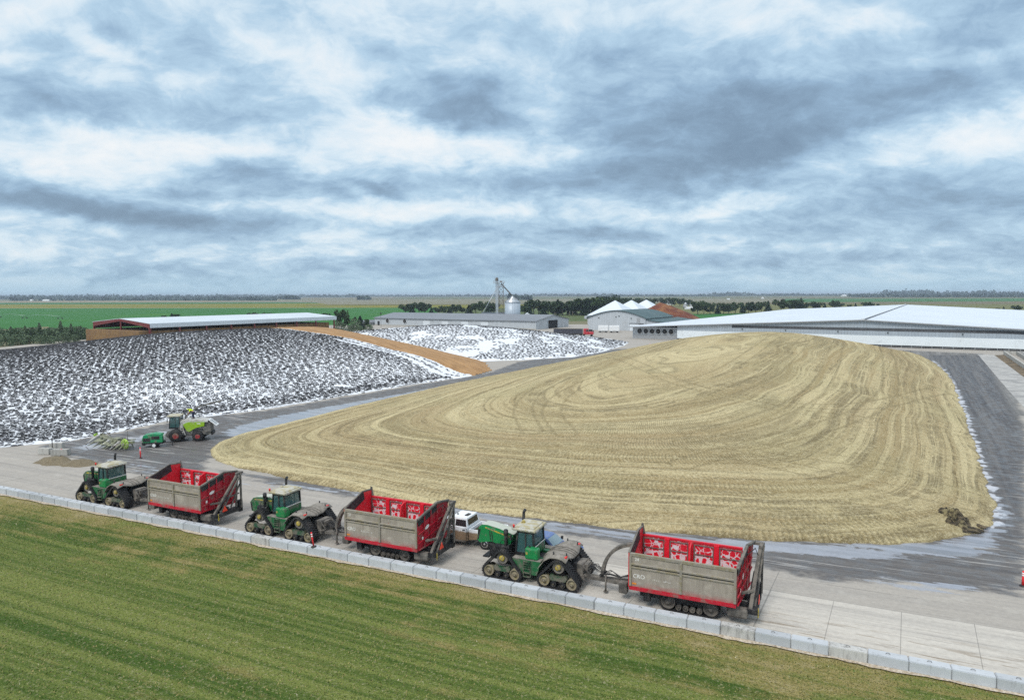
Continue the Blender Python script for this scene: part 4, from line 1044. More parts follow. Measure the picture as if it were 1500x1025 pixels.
# long grey shed
gs = thing('grey_shed', 'long low grey shed with two wall fans and dark doorway below the grain bin', 'shed', (13, 367, 0), BA)
L_, Wg = 117., 38.
mb = MB(); mb.prism([(0, 0), (0, 4.5), (Wg/2, 7.3), (Wg, 4.5), (Wg, 0)], -L_, 0, 'x'); mb.build('wall', P_lgrey, gs)
for a, b, z0, z1 in ((-.8, Wg/2, 4.42, 7.34), (Wg/2, Wg+.8, 7.34, 4.42)):
    mb = MB(); mb.prism([(a, z0), (b, z1), (b, z1+.22), (a, z0+.22)], -L_-.6, .6, 'x'); mb.build('roof', P_roofg, gs)
mb = MB(); mb.box(.005, .12, 13.2, 24.2, 0, 4.55); dr = mb.build('doorway', P_dark, gs)
q = MB(); q.bar((.16, 12.9, 4.7), (.16, 24.5, 4.7), .2, .25); q.bar((.16, 13.05, 0), (.16, 13.05, 4.55), .2, .2); q.bar((.16, 24.35, 0), (.16, 24.35, 4.55), .2, .2); q.build('door_frame', P_white, dr)
for x in (-106, -92): fan(gs, x, -.005, 3.0, 1.35)
mb = MB(); mb.box(-114.6, -112.8, -.06, -.005, 0, 2.6); mb.build('door', P_dark, gs)
for x in (-78, -64, -50, -36):
    mb = MB(); mb.box(x, x+5, -.07, -.005, .3, 3.5); o = mb.build('sliding_door', P_white, gs); q = MB(); q.box(x-.2, x+8, -.12, -.072, 3.52, 3.7); q.build('door_track', M['galv_dull'], o)
mb = MB(); mb.box(-L_, 0, -.05, -.004, 0, .6); mb.build('foundation', M['block_old'], gs)
ls = thing('small_shed', 'small dull grey lean-to shed at the left end of the long grey shed', 'shed', tuple(Vector((13, 367, 0))-BF*124), BA)
mb = MB(); mb.prism([(0, 0), (0, 1.6), (3, 3.0), (6, 1.6), (6, 0)], -9, 5); mb.build('wall', M['galv_dull'], ls)
mb = MB(); mb.prism([(-.3, 1.55), (3, 3.05), (6.3, 1.55), (6.3, 1.75), (3, 3.25), (-.3, 1.75)], -9.3, 5.3); mb.build('roof', P_roofg, ls)

# grain bin, elevator leg, dark low shed
gbn = thing('grain_bin', 'round corrugated steel grain bin with conical roof', 'grain bin', (0.4, 421, 0))
def m_bin():
    m, n, b = newmat('corrugated_bin_steel'); oc = n.obj(); x, y, z = n.sep(oc)
    a = n.math('ARCTAN2', y, x); st_ = n.math('FRACT', n.math('MULTIPLY', a, 14/PI)); sf = n.ramp(n.math('ABSOLUTE', n.math('SUBTRACT', st_, .5)), .40, .46)
    rg = n.math('SINE', n.math('MULTIPLY', z, 2*PI/.8))
    c = n.mix(sf, (.44, .50, .56), (.17, .20, .24)); n.put(b.inputs['Base Color'], c); b.inputs['Roughness'].default_value = .42; b.inputs['Metallic'].default_value = .1
    n.put(b.inputs['Normal'], n.bump(rg, .12, .1)); return m
mb = MB(); mb.lathe([(4.8, 0), (4.8, 14.2)], n=40, smooth=True); mb.build('wall', m_bin(), gbn)
mb = MB(); mb.lathe([(5.05, 14.15), (5.05, 14.3), (.7, 17.3), (.7, 17.8), (.05, 18.0)], n=40); rf = mb.build('roof', M['galv'], gbn)
mb = MB()
for k in range(7): a = -PI/2+(k-3)*.55; mb.tube([(5.0*math.cos(a), 5.0*math.sin(a), 14.42), (.72*math.cos(a), .72*math.sin(a), 17.38)], .06, 5)
mb.build('roof_rib', M['galv_dull'], rf)
mb = MB()
for k in range(5): a = -PI/2+(k-2)*.6; mb.box(2.9*math.cos(a)-.25, 2.9*math.cos(a)+.25, 2.9*math.sin(a)-.25, 2.9*math.sin(a)+.25, 15.6, 16.45)
mb.build('roof_vent', M['galv_dull'], rf)
tw_ = thing('elevator_tower', 'tall lattice grain elevator tower with platforms beside the bin', 'grain elevator', (-9.2, 423, 0))
lat = MB()
for sx_ in (-1.35, 1.35):
    for sy_ in (-1.35, 1.35):
        lat.bar((sx_+2.6, sy_, 0), (sx_+2.6, sy_, 26), .34)
for k in range(9):
    z = 1+k*2.8
    for a, b in (((-1.35, -1.35), (1.35, -1.35)), ((1.35, -1.35), (1.35, 1.35)), ((1.35, 1.35), (-1.35, 1.35)), ((-1.35, 1.35), (-1.35, -1.35))):
        lat.bar((a[0]+2.6, a[1], z), (b[0]+2.6, b[1], z), .2); lat.bar((a[0]+2.6, a[1], z), (b[0]+2.6, b[1], min(z+2.8, 25.6)), .17)
lat.build('lattice', M['dirty_steel'], tw_)
for x in (-.45, .45):
    mb = MB(); mb.box(x-.32, x+.32, -.4, .4, 0, 27.5); mb.build('leg_casing', M['galv'], tw_)
mb = MB(); mb.lathe([(.95, 27.0), (1.0, 28.3), (.75, 29.1), (.2, 29.4)], n=14); mb.build('head', M['dirty_steel'], tw_)
for z in (26.1, 23.4):
    mb = MB(); mb.box(-2.2 if z > 25 else .6, 4.9, -2, 2, z, z+.3); pf = mb.build('platform', M['galv_dull'], tw_)
    q = MB(); x0 = -2.2 if z > 25 else .6
    for yy in (-2, 2):
        q.bar((x0, yy, z+1.1), (4.9, yy, z+1.1), .16)
        for x in np.linspace(x0, 4.9, 5): q.bar((x, yy, z), (x, yy, z+1.1), .16)
    q.build('railing', M['galv'], pf)
mb = MB(); mb.cyl((2.6, 0, 26.2), (2.6, 0, 27.4), .8, .5, 10); mb.build('distributor', M['dirty_steel'], tw_)
mb = MB(); mb.tube([(2.6, 0, 25.6), (9.4, -1, 18.2)], .36, 8); mb.build('spout', M['dirty_steel'], tw_)
mb = MB(); mb.tube([(-.6, 0, 21.8), (-9.5, 0, 6.2)], .2, 8); mb.build('spout', M['galv'], tw_)
mb = MB(); mb.tube([(-1.4, -.2, 27), (-1.4, -.2, 31)], .03, 5); mb.build('antenna', M['galv_dull'], tw_)
ds = thing('dark_shed', 'low dark roofed shed with small white gable behind the grain bin', 'shed', (-19, 436, 0))
mb = MB(); mb.box(0, 33, 0, 9, 0, 4.0); mb.build('wall', P_lgrey, ds)
mb = MB(); mb.prism([(-.6, 3.9), (4.5, 7.6), (9.6, 3.9)], -.5, 24.0, 'x'); mb.build('roof', simple('slate_roof', (.055, .075, .095), .6), ds)
mb = MB(); mb.prism([(24.6, 4.01), (29, 7.2), (33.4, 4.01)], -.4, 9.2, 'y'); mb.build('gable', P_white, ds)

# hay shed
hs = thing('hay_shed', 'open sided hay shed with white metal roof and dark red steel frame', 'hay shed', (-135, 255, 0), R(58))
HL, HW = 92., 40.
P_hroof = metal_panel('pale_shed_roof', (.58, .64, .69), .5, 1.0, 0, streak=False)
for a, b, z0, z1 in ((-.5, HW/2, 8.45, 10.05), (HW/2, HW+.5, 10.05, 8.45)):
    mb = MB(); mb.prism([(a, z0), (b, z1), (b, z1+.15), (a, z0+.15)], -.6, HL+.6, 'x'); mb.build('roof', P_hroof, hs)
mb = MB(); mb.box(-.55, HL+.5, -.60, -.51, 6.95, 8.55); mb.build('eave_panel', P_hroof, hs)
mb = MB(); mb.box(HL+.35, HL+.45, 0, HW, 6.9, 8.4); mb.build('end_panel', P_hroof, hs)
fr = MB()
for y in (.2, HW-.2): fr.box(-.5, .1, y-.35, y+.35, 0, 8.3)
fr.box(-.4, 0, HW/2-.3, HW/2+.3, 0, 9.8)
fr.build('end_post', M['redsteel'], hs)
mb = MB(); mb.prism([(0, 6.3), (1.2, 7.0), (HW/2, 9.15), (HW-1.2, 7.0), (HW, 6.3), (HW, 8.42), (HW/2, 10.02), (0, 8.42)], -.55, -.1, 'x'); mb.build('end_rafter', M['redsteel'], hs)
for k in range(1, 9):
    mb = MB(); x = k*11.4; mb.box(x-.28, x+.28, -.32, .1, 0, 8.4); mb.build('post', M['redsteel'], hs)
mb = MB(); mb.box(0, HL, HW-.3, HW-.15, 6.0, 8.4); mb.build('back_panel', M['redsteel'], hs)
# stacked bales inside: one tight wall of big bales
hb = MB()
for k in range(38):
    for j in range(3):
        x0 = -4+k*2.45; hb.box(x0+.03, x0+2.4, 1.0+random.uniform(-.12, .12), 39, 1.9*j+.02, 1.9*(j+1), .04, .04)
hy = hb.build('hay_stack', P_hay); hy.location = hs.location; hy.rotation_euler = hs.rotation_euler
tag(hy, 'tall wall of stacked brown hay bales under the open shed roof', 'hay stack')

# semi truck
st_ = thing('semi_truck', 'red semi truck with long dark trailer parked beyond the farther tyre covered mound', 'truck', (19.0, 309, 0), R(-10))
mb = MB(); mb.box(0, 13.0, -1.25, 1.25, 1.25, 3.35); mb.build('trailer_box', simple('dark_trailer', (.045, .045, .06), .5), st_)
mb = MB(); mb.bar((0, -1.28, 3.4), (13, -1.28, 3.4), .12); mb.bar((0, 1.28, 3.4), (13, 1.28, 3.4), .12); mb.box(0, 17.5, -.5, .5, .85, 1.2); mb.build('rail', M['dirty_steel'], st_)
mb = MB(); mb.rbox(13.4, 15.6, -1.2, 1.2, 1.0, 3.5, .12); mb.rbox(15.3, 17.9, -1.0, 1.0, .9, 2.15, .15); cb = mb.build('cab', M['red'], st_)
mb = MB(); mb.box(15.61, 15.66, -1.0, 1.0, 2.3, 3.2); mb.box(14.6, 15.4, -1.23, -1.205, 2.3, 3.1); mb.build('window', M['glass_dark'], cb)
for x in (1.2, 2.5, 12.2, 13.6, 17.0):
    for y in (-1.05, 1.05):
        w_ = MB(); w_.cyl((x, y-.18, .5), (x, y+.18, .5), .5, n=14); w_.build('wheel', M['rubber'], st_)
for k, x in enumerate((42.6, 47.9)):
    t = thing('white_container', ['left one of two white trailer boxes standing by the green roofed barn', 'right one of two white trailer boxes standing by the green roofed barn'][k], 'container', (x, 337-k*1.5, 0), R(-6), 'white trailer boxes')
    mb = MB(); mb.rbox(0, 4.9, 0, 2.4, .75, 3.5, .12); mb.build('body', M['white'], t)
    mb = MB(); mb.box(.2, 4.7, .2, 2.2, .45, .74); mb.build('chassis', M['black'], t)
    for xx in (1.0, 3.9):
        for yy in (.25, 2.15):
            w_ = MB(); w_.cyl((xx, yy-.15, .4), (xx, yy+.15, .4), .4, n=12); w_.build('wheel', M['rubber'], t)
cl = thing('silver_car', 'small dark vehicle parked between the red truck and the white trailer boxes', 'car', (38.2, 334, 0), R(-10))
mb = MB(); mb.rbox(-2, 2, -.9, .9, .4, 1.15, .15); mb.rbox(-1.2, 1.2, -.8, .8, 1.1, 1.75, .25); mb.build('body', M['black'], cl)
for xx in (-1.3, 1.3):
    for yy in (-.8, .8): w_ = MB(); w_.cyl((xx, yy-.12, .36), (xx, yy+.12, .36), .36, n=12); w_.build('wheel', M['rubber'], cl)

# pale pavement, dirt strip, low wall and lagoon at the far right
def sheet(name, px, mat, z): return tag(mesh_obj(name, [tuple(G(x, y, z)) for x, y in px], [tuple(range(len(px)))], mat), None, None, kind='structure')
pv = simple('pale_pavement', (.40, .39, .37), .85, var=.2, scale=.5, dirt=(.24, .235, .23), dirt_amt=.4, dirt_scale=.3)
sheet('pavement', [(1432, 518.5), (1456, 520), (1505, 556), (1560, 600), (1560, 660), (1480, 575)], pv, .006)
sheet('dirt_strip', [(1457, 520), (1473, 519.5), (1510, 546), (1560, 585), (1560, 602), (1506, 557)], simple('bare_dirt', (.20, .145, .085), .95, var=.4, scale=.6, dirt=(.07, .055, .035), dirt_amt=.5, dirt_scale=.5), .010)
a_ = G(1470.5, 519); b_ = G(1500, 539.5); dv = (a_-b_).normalized(); b_ = b_-dv*30
nrm = Vector((dv.y, -dv.x, 0))
for k in range(2):
    mb = MB(); o_ = nrm*(k*3.2)
    mb.bar(b_+o_+Vector((0, 0, .55)), a_+o_+Vector((0, 0, .55)), .35, 1.1)
    if k == 0: mb.bar(a_+nrm*.18+Vector((0, 0, .55)), a_+nrm*40+Vector((0, 0, .55)), .35, 1.1)
    tag(mb.build('low_wall', M['block_old']), ['long low concrete wall bounding the blue pond, outer run', 'inner run of the low concrete wall beside the blue pond'][k], 'wall')
m_, n_, b2 = newmat('pond_water'); b2.inputs['Base Color'].default_value = (.02, .045, .12, 1); b2.inputs['Roughness'].default_value = .25
mw = [a_+nrm*3.5, a_+nrm*60, b_+nrm*60, b_+nrm*3.5]
tag(mesh_obj('water', [(v.x, v.y, .30) for v in mw], [(0, 1, 2, 3)], m_), None, None, kind='structure')

# ---------------------------------------------------------------- tracked tractors
def hull(pts):
    pts = sorted(set((round(a, 4), round(b, 4)) for a, b in pts))
    def half(ps):
        h = []
        for p in ps:
            while len(h) > 1 and (h[-1][0]-h[-2][0])*(p[1]-h[-2][1])-(h[-1][1]-h[-2][1])*(p[0]-h[-2][0]) <= 0: h.pop()
            h.append(p)
        return h
    a = half(pts); b = half(pts[::-1]); return a[:-1]+b[:-1]
def belt(name, circles, y0, y1, parent, th=.055, pitch=.17, lug=.05, mat=None, chevron=.12):
    """rubber track round a set of wheels (x, z, r), with lugs"""
    def ring(ex): return hull([(x+(r+ex)*math.cos(t), z+(r+ex)*math.sin(t)) for x, z, r in circles for t in np.linspace(0, 2*PI, 28, endpoint=False)])
    mb = MB(); inn = ring(0)
    # outer ring by pushing the inner ring's points outward
    n = len(inn); out = []
    for i in range(n):
        a = Vector(inn[i-1]); b = Vector(inn[(i+1) % n]); d = (b-a).normalized(); out.append((inn[i][0]+d.y*th, inn[i][1]-d.x*th))
    b0 = mb.addv([(x, y0, z) for x, z in inn]+[(x, y1, z) for x, z in inn]+[(x, y0, z) for x, z in out]+[(x, y1, z) for x, z in out])
    for i in range(n):
        j = (i+1) % n
        mb.addf((b0+i, b0+j, b0+n+j, b0+n+i)); mb.addf((b0+2*n+i, b0+3*n+i, b0+3*n+j, b0+2*n+j), True)
        mb.addf((b0+i, b0+2*n+i, b0+2*n+j, b0+j)); mb.addf((b0+n+i, b0+n+j, b0+3*n+j, b0+3*n+i))
    # lugs
    L = [0]
    for i in range(n): L.append(L[-1]+(Vector(out[(i+1) % n])-Vector(out[i])).length)
    def at(s):
        s %= L[-1]; i = max(k for k in range(n) if L[k] <= s); a = Vector(out[i]); b = Vector(out[(i+1) % n]); d = (b-a).normalized(); return a+d*(s-L[i]), d
    cnt = int(L[-1]/pitch); ym = (y0+y1)/2
    for k in range(cnt):
        for side in (0, 1):
            s = (k+.5*side)*L[-1]/cnt
            p, d = at(s); p2, d2 = at(s-chevron); nn = Vector((d.y, -d.x)); n2 = Vector((d2.y, -d2.x))
            ya, yb = (y0, ym-.02) if side == 0 else (y1, ym+.02); w_ = .032
            A = [p-d*w_, p+d*w_]; Bq = [p2-d2*w_, p2+d2*w_]
            mb.hexa([(A[0].x, ya, A[0].y), (A[1].x, ya, A[1].y), (Bq[1].x, yb, Bq[1].y), (Bq[0].x, yb, Bq[0].y),
                     *[((q+nn*lug).x, ya, (q+nn*lug).y) for q in A], *[((q+n2*lug).x, yb, (q+n2*lug).y) for q in Bq[::-1]]])
    return mb.build(name, mat or M['rubber'], parent)
def disc_wheel(name, x, z, r, y0, y1, parent, mat, face, hubmat=None, tread=True, dish=.12):
    """wheel with a dished rim on its outer face (face=+1 or -1 along y)"""
    mb = MB(); yo = y1 if face > 0 else y0; yi = y0 if face > 0 else y1
    mb.lathe([(r*.55, yi), (r, yi), (r, yo), (r*.86, yo+face*.012), (r*.80, yo-face*dish), (r*.42, yo-face*dish*.9), (r*.36, yo+face*.02), (r*.12, yo+face*.05)], (x, 0, z), 'y', 22)
    o = mb.build(name, mat, parent)
    b = MB()
    for k in range(8):
        a = k*PI/4; q = (x+r*.27*math.cos(a), yo+face*.01, z+r*.27*math.sin(a)); b.cyl(q, (q[0], q[1]+face*.05, q[2]), r*.05, n=6)
    b.build('wheel_bolts', M['black'] if hubmat is None else hubmat, o)
    return o
def make_tractor(label, hood_open=False, grp=None):
    t = thing('tracked_tractor', label, 'tractor', (0, 0, 0), 0, grp)
    for xc in (2.0, -2.0):
        for sg in (1, -1):
            y0, y1 = (.92, 1.72) if sg > 0 else (-1.72, -.92)
            cs = [(xc+.95, .47, .36), (xc-.95, .47, .36), (xc, 1.42, .42)]
            u = belt('track', cs, y0, y1, t, th=.115)
            yo = y1 if sg > 0 else y0
            for dx in (.95, -.95): disc_wheel('idler_wheel', xc+dx, .47, .355, y0+.08, y1-.04, u, M['rim'], sg)
            for dx in (.31, -.31): disc_wheel('road_roller', xc+dx, .31, .19, y0+.1, y1-.06, u, M['black'], sg, M['rim'], dish=.05)
            disc_wheel('drive_wheel', xc, 1.42, .40, y0+.12, y1-.16, u, M['dirty_steel'], sg, dish=.05)
            hb = MB(); hb.lathe([(.19, yo-sg*.24), (.19, yo-sg*.10), (.13, yo-sg*.06), (.06, yo-sg*.04)], (xc, 0, 1.42), 'y', 16); hb.build('drive_hub', M['yellow'], u)
            fr = MB(); w0, w1 = (yo-sg*.34, yo-sg*.10); w0, w1 = min(w0, w1), max(w0, w1)
            fr.prism([(xc-.62, .76), (xc-.50, .54), (xc+.50, .54), (xc+.62, .76), (xc+.52, .92), (xc+.26, .82), (xc-.26, .82), (xc-.52, .92)], w0, w1); fr.build('undercarriage_frame', M['green_dirty'], u)
    ch = MB(); ch.box(-3.2, 3.35, -.5, .5, .85, 1.75); ch.cyl((2, -1.1, 1.36), (2, 1.1, 1.36), .22); ch.cyl((-2, -1.1, 1.36), (-2, 1.1, 1.36), .22); ch.box(-.7, .9, -.75, .75, .7, 1.6)
    ch.build('chassis', M['black'], t)
    for sg in (1, -1):
        y0, y1 = (.62, 1.50) if sg > 0 else (-1.50, -.62)
        mb = MB(); mb.prism([(1.28, 1.92), (1.18, 1.60), (.60, .60), (-.46, .60), (-.60, 1.0), (-.74, 1.92)], y0, y1)
        fp = mb.build('side_tank', M['green'], t)
        tr = MB(); yy = y1 if sg > 0 else y0
        tr.box(-.74, 1.28, min(yy, yy-sg*.5), max(yy, yy-sg*.5), 1.925, 1.965); tr.build('step_deck', M['dusty'], fp)
    ld = MB()
    for x in (-.05, .47): ld.bar((x, 1.53, .42), (x, 1.53, 1.90), .05)
    for k in range(6): ld.box(-.02, .44, 1.505, 1.66, .44+k*.27, .48+k*.27)
    ld.build('ladder', M['green_dirty'], t)
    # hood
    prof = [(1.34, 2.02), (1.34, 3.04), (2.5, 3.03), (3.35, 2.93), (3.75, 2.80), (3.92, 2.58), (3.78, 1.72), (3.52, 1.60), (2.7, 2.02)]
    H = MB(); H.prism(prof, -.46, .46)
    lo = [(x, min(z, z-.10 if z > 2.5 else z)) for x, z in prof]
    H.prism(lo, .46, .60); H.prism(lo, -.60, -.46)
    top = MB()
    for (xa, za), (xb, zb) in zip(prof[1:5], prof[2:6]): top.slab([(xa, -.45, za+.004), (xb, -.45, zb+.004), (xb, .45, zb+.004), (xa, .45, za+.004)], .012)
    gr = MB(); gr.prism([(3.935, 2.52), (3.81, 1.72), (3.64, 1.65), (3.66, 2.52)], -.42, .42); gr.prism([(3.89, 2.5), (3.77, 1.76), (3.68, 1.76), (3.70, 2.5)], .42, .612); gr.prism([(3.89, 2.5), (3.77, 1.76), (3.68, 1.76), (3.70, 2.5)], -.612, -.42)
    hl = MB()
    for y in (-.3, .3): hl.box(3.90, 3.952, y-.12, y+.12, 2.36, 2.5)
    ys = MB()
    for sg in (1, -1): ys.bar((1.40, sg*.605, 2.87), (3.4, sg*.605, 2.78), .018, .085)
    dc = MB()
    for sg in (1, -1):
        for k in (0, .16): dc.slab([(2.75-k, sg*.604, 2.05), (2.83-k, sg*.604, 2.05), (3.08-k, sg*.604, 2.68), (3.0-k, sg*.604, 2.68)], .004*sg)
    parts = [('grille', gr, M['black']), ('headlight', hl, M['chrome']), ('yellow_stripe', ys, M['yellow']), ('dusty_top', top, M['hood_top']), ('stripe_decal', dc, M['black'])]
    if hood_open:
        # tipped up about the cab end
        X = Matrix.Translation((1.34+.58, 0, 2.12)) @ Matrix.Rotation(R(-15), 4, 'Y') @ Matrix.Translation((-1.34, 0, -2.05))
        for b in [H]+[p[1] for p in parts]: b.v = [tuple(X @ Vector(q)) for q in b.v]
    ho = H.build('hood', M['green_clean'] if hood_open else M['green'], t)
    for nm, b, m in parts:
        if nm == 'stripe_decal' and not hood_open: continue
        b.build(nm, m, ho)
    en = MB()
    en.rbox(1.75, 3.3, -.48, .48, 1.5, 2.35 if not hood_open else 2.45, .06); en.box(3.3, 3.45, -.45, .45, 1.3, 2.4); en.rbox(2.0, 2.6, .48, .62, 1.95, 2.3, .05)
    if hood_open:
        for k in range(5): en.cyl((1.9+k*.28, -.2, 2.45), (1.9+k*.28, -.2, 2.62), .09, n=8)
        en.tube([(3.2, .3, 2.2), (2.8, .45, 2.55), (2.2, .4, 2.5)], .07); en.tube([(2.0, .5, 1.7), (2.8, .55, 1.9), (3.3, .4, 1.6)], .05)
    en.build('engine', M['black'], t)
    bp = MB(); bp.box(3.3, 3.75, -.95, .95, 1.05, 1.22); bp.box(3.2, 3.5, -.4, .4, .95, 1.55); bp.build('front_bumper', M['black'], t)
    # near-side air cleaner and stacks
    ac = MB(); ac.cyl((1.75, .86, 2.28), (2.75, .86, 2.28), .20); ac.cyl((2.05, .86, 2.28), (2.05, .70, 1.95), .1); ac.build('air_cleaner', M['black'], t)
    ex = MB(); ex.tube([(2.02, .90, 2.2), (2.02, .90, 3.0), (2.02, .90, 3.55)], .12, 12); ex.cyl((2.02, .9, 3.2), (2.02, .9, 3.5), .16, n=12); ex.build('exhaust_stack', M['black'], t)
    ex = MB(); ex.tube([(1.55, -1.02, 1.95), (1.55, -1.02, 3.9), (1.53, -1.02, 4.25), (1.42, -1.02, 4.45)], [.1, .1, .1, .11], 12); ex.build('exhaust_stack', M['black'], t)
    hr = MB(); hr.tube([(2.35, 1.02, 1.95), (2.35, 1.05, 2.7), (2.25, 1.05, 2.85), (1.95, 1.05, 2.85), (1.85, 1.02, 2.6)], .022, 6); hr.tube([(1.72, 1.3, 1.95), (1.74, 1.3, 2.6), (1.5, 1.25, 2.75)], .02, 6); hr.build('handrail', M['black'], t)
    # cab
    cx0, cx1, cy = -.02, 1.28, .88
    cb = MB()
    cb.box(cx0, cx1, -cy, cy, 1.93, 2.12)
    for y in (-cy, cy):
        cb.bar((cx1+.02, y*.97, 2.1), (cx1-.12, y*.97, 3.6), .09, .11); cb.bar((cx0-.02, y, 2.1), (cx0+.06, y, 3.6), .10, .12); cb.bar((.58, y, 2.1), (.58, y, 3.6), .06, .09)
        cb.bar((cx0, y, 3.56), (cx1-.1, y, 3.56), .08, .1)
    cb.bar((cx0+.03, -cy, 3.56), (cx0+.03, cy, 3.56), .08, .1); cb.bar((cx1-.12, -cy, 3.56), (cx1-.12, cy, 3.56), .08, .1)
    cab = cb.build('cab', M['black'], t)
    lw = MB(); lw.box(cx0-.06, .45, -cy-.03, cy+.03, 2.0, 2.42); lw.box(cx0-.09, cx0-.061, -cy, cy, 2.0, 2.62); lw.build('lower_panel', M['green'], cab)
    ws = MB(); ws.box(cx0-.07, .50, cy+.032, cy+.045, 2.43, 2.49); ws.box(cx0-.105, cx0-.091, -cy, cy+.03, 2.60, 2.66); ws.build('pale_trim', M['letter'], cab)
    g = MB(); g.slab([(.62, cy-.02, 2.14), (1.22, cy-.04, 2.14), (1.12, cy-.04, 3.5), (.62, cy-.02, 3.5)], .012); g.build('window', M['glass'], cab)
    g = MB(); g.slab([(.06, cy-.02, 2.44), (.54, cy-.02, 2.44), (.54, cy-.02, 3.5), (.08, cy-.02, 3.5)], .012); g.build('window', M['glass'], cab)
    g = MB(); g.slab([(.06, -cy+.02, 2.44), (.54, -cy+.02, 2.44), (.54, -cy+.02, 3.5), (.08, -cy+.02, 3.5)], .012); g.build('window', M['glass'], cab)
    g = MB(); g.slab([(.62, -cy+.02, 2.14), (1.22, -cy+.04, 2.14), (1.12, -cy+.04, 3.5), (.62, -cy+.02, 3.5)], .012); g.build('window', M['glass'], cab)
    g = MB(); g.slab([(1.28, -.78, 2.14), (1.28, .78, 2.14), (1.16, .78, 3.5), (1.16, -.78, 3.5)], .012); g.build('windscreen', M['glass'], cab)
    g = MB(); g.slab([(-.02, -.78, 2.66), (-.02, .78, 2.66), (.05, .78, 3.5), (.05, -.78, 3.5)], .012); g.build('rear_window', M['glass'], cab)
    s_ = MB(); s_.rbox(.30, .78, -.28, .28, 2.2, 2.5, .06); s_.rbox(.26, .40, -.28, .28, 2.45, 3.15, .06); s_.rbox(.29, .37, -.15, .15, 3.15, 3.38, .03); s_.build('seat', M['seat'], cab)
    s_ = MB(); s_.tube([(1.15, 0, 2.2), (1.0, 0, 2.75)], .05); s_.lathe([(.16, 2.76), (.19, 2.78), (.16, 2.80)], (.97, 0, 0), 'z', 14); s_.rbox(.6, .95, -.5, -.34, 2.5, 2.66, .04); s_.build('controls', M['seat'], cab)
    rf = MB(); rf.rbox(-.18, 1.52, -1.03, 1.03, 3.60, 3.80, .085); rf.rbox(-.02, 1.32, -.86, .86, 3.77, 3.87, .045); ro = rf.build('cab_roof', M['roof_dusty'], cab)
    for y in (-.85, -.6, .6, .85):
        lt = MB(); lt.box(-.22, -.185, y-.10, y+.10, 3.635, 3.74); lt.build('work_light', M['chrome'], ro); lt = MB(); lt.box(1.525, 1.56, y-.10, y+.10, 3.635, 3.74); lt.build('work_light', M['chrome'], ro)
    for x in (.1, .4, .7):
        lt = MB(); lt.box(x-.08, x+.08, 1.032, 1.06, 3.63, 3.72); lt.build('work_light', M['chrome'], ro)
    bc = MB(); bc.cyl((1.40, .98, 3.80), (1.40, .98, 3.86), .05, n=10); bc.lathe([(.075, 3.86), (.075, 3.98), (.03, 4.03)], (1.40, .98, 0), 'z', 12); bc.build('beacon', M['lamp_red'], ro)
    gp = MB(); gp.lathe([(.11, 3.875), (.12, 3.93), (.08, 3.98), (.03, 4.0)], (1.15, -.1, 0), 'z', 16); gp.box(1.0, 1.3, -.25, .05, 3.862, 3.885); gp.build('guidance_receiver', M['yellow'] if hood_open else M['roof_dusty'], ro)
    for y in (1.0, -1.0):
        mr = MB(); mr.bar((1.2, y*.9, 3.35), (1.5, y*1.24, 3.35), .03); mr.rbox(1.47, 1.53, y*1.24-.12, y*1.24+.12, 3.0, 3.38, .02)
        mr.build('mirror', M['black'], cab)
    tk = MB(); tk.rbox(-.52, .40, .95, 1.48, 1.97, 2.72, .10); tk.box(-.3, .2, .6, .96, 2.0, 2.3); ft = tk.build('fuel_tank', M['green_clean'], t)
    em = MB(); em.slab([(.32, 1.485, 2.33), (.2, 1.485, 2.29), (.17, 1.485, 2.44), (.31, 1.485, 2.49)], .006); em.build('emblem', M['yellow'], ft)
    cp = MB(); cp.cyl((.15, 1.2, 2.71), (.15, 1.2, 2.80), .07, n=10); cp.build('filler_cap', M['black'], ft)
    # dusty rear deck and fenders
    deck = [(-.55, 1.98), (-.80, 2.26), (-1.25, 2.46), (-2.0, 2.48), (-2.45, 2.36), (-2.70, 2.20)]
    fl = [(-.62, 1.34), (-.82, 1.80), (-1.08, 2.22), (-1.5, 2.46), (-1.95, 2.50), (-2.3, 2.44), (-2.58, 2.28)]
    d = MB(); sec = [(-1.74, fl, 0), (-1.2, None, .06), (-.5, None, .2), (.5, None, .2), (1.2, None, .06), (1.74, fl, 0)]
    rows = []
    for y, f_, lift in sec:
        if f_ is not None: pts = [(x, y, z) for x, z in f_]
        elif abs(y) > .8: pts = [(x, y, z+.12) for x, z in fl]; pts[0] = (-.6, y, 1.6)
        else: pts = [(x, y, z) for x, z in [(-.55, 1.9)]+deck]
        rows.append(pts)
    b0 = [d.addv(r) for r in rows]; b1 = [d.addv([(x, y, z-.06) for x, y, z in r]) for r in rows]; k = 7
    for a in range(5):
        for i in range(6):
            d.addf((b0[a]+i, b0[a]+i+1, b0[a+1]+i+1, b0[a+1]+i), True); d.addf((b1[a]+i, b1[a+1]+i, b1[a+1]+i+1, b1[a]+i+1))
    for a in (0, 5):
        for i in range(6): d.addf((b0[a]+i, b0[a]+i+1, b1[a]+i+1, b1[a]+i))
    for a in range(5):
        for i in (0, 6): d.addf((b0[a]+i, b0[a+1]+i, b1[a+1]+i, b1[a]+i))
    dk = d.build('rear_deck', M['dusty'], t)
    rb = MB()
    for y in (-.95, -.62, -.3, 0, .3, .62, .95): rb.tube([(x, y, z+(.03 if abs(y) < .55 else -.02)) for x, z in deck[1:]], .018, 5)
    rb.build('deck_ribs', M['dirty_steel'], dk)
    for y in (-1.3, 1.3):
        rl = MB(); rl.box(-2.50, -2.36, y-.14, y+.14, 2.42, 2.50); rl.build('tail_light', M['lamp_red'], dk)
    lg = MB()
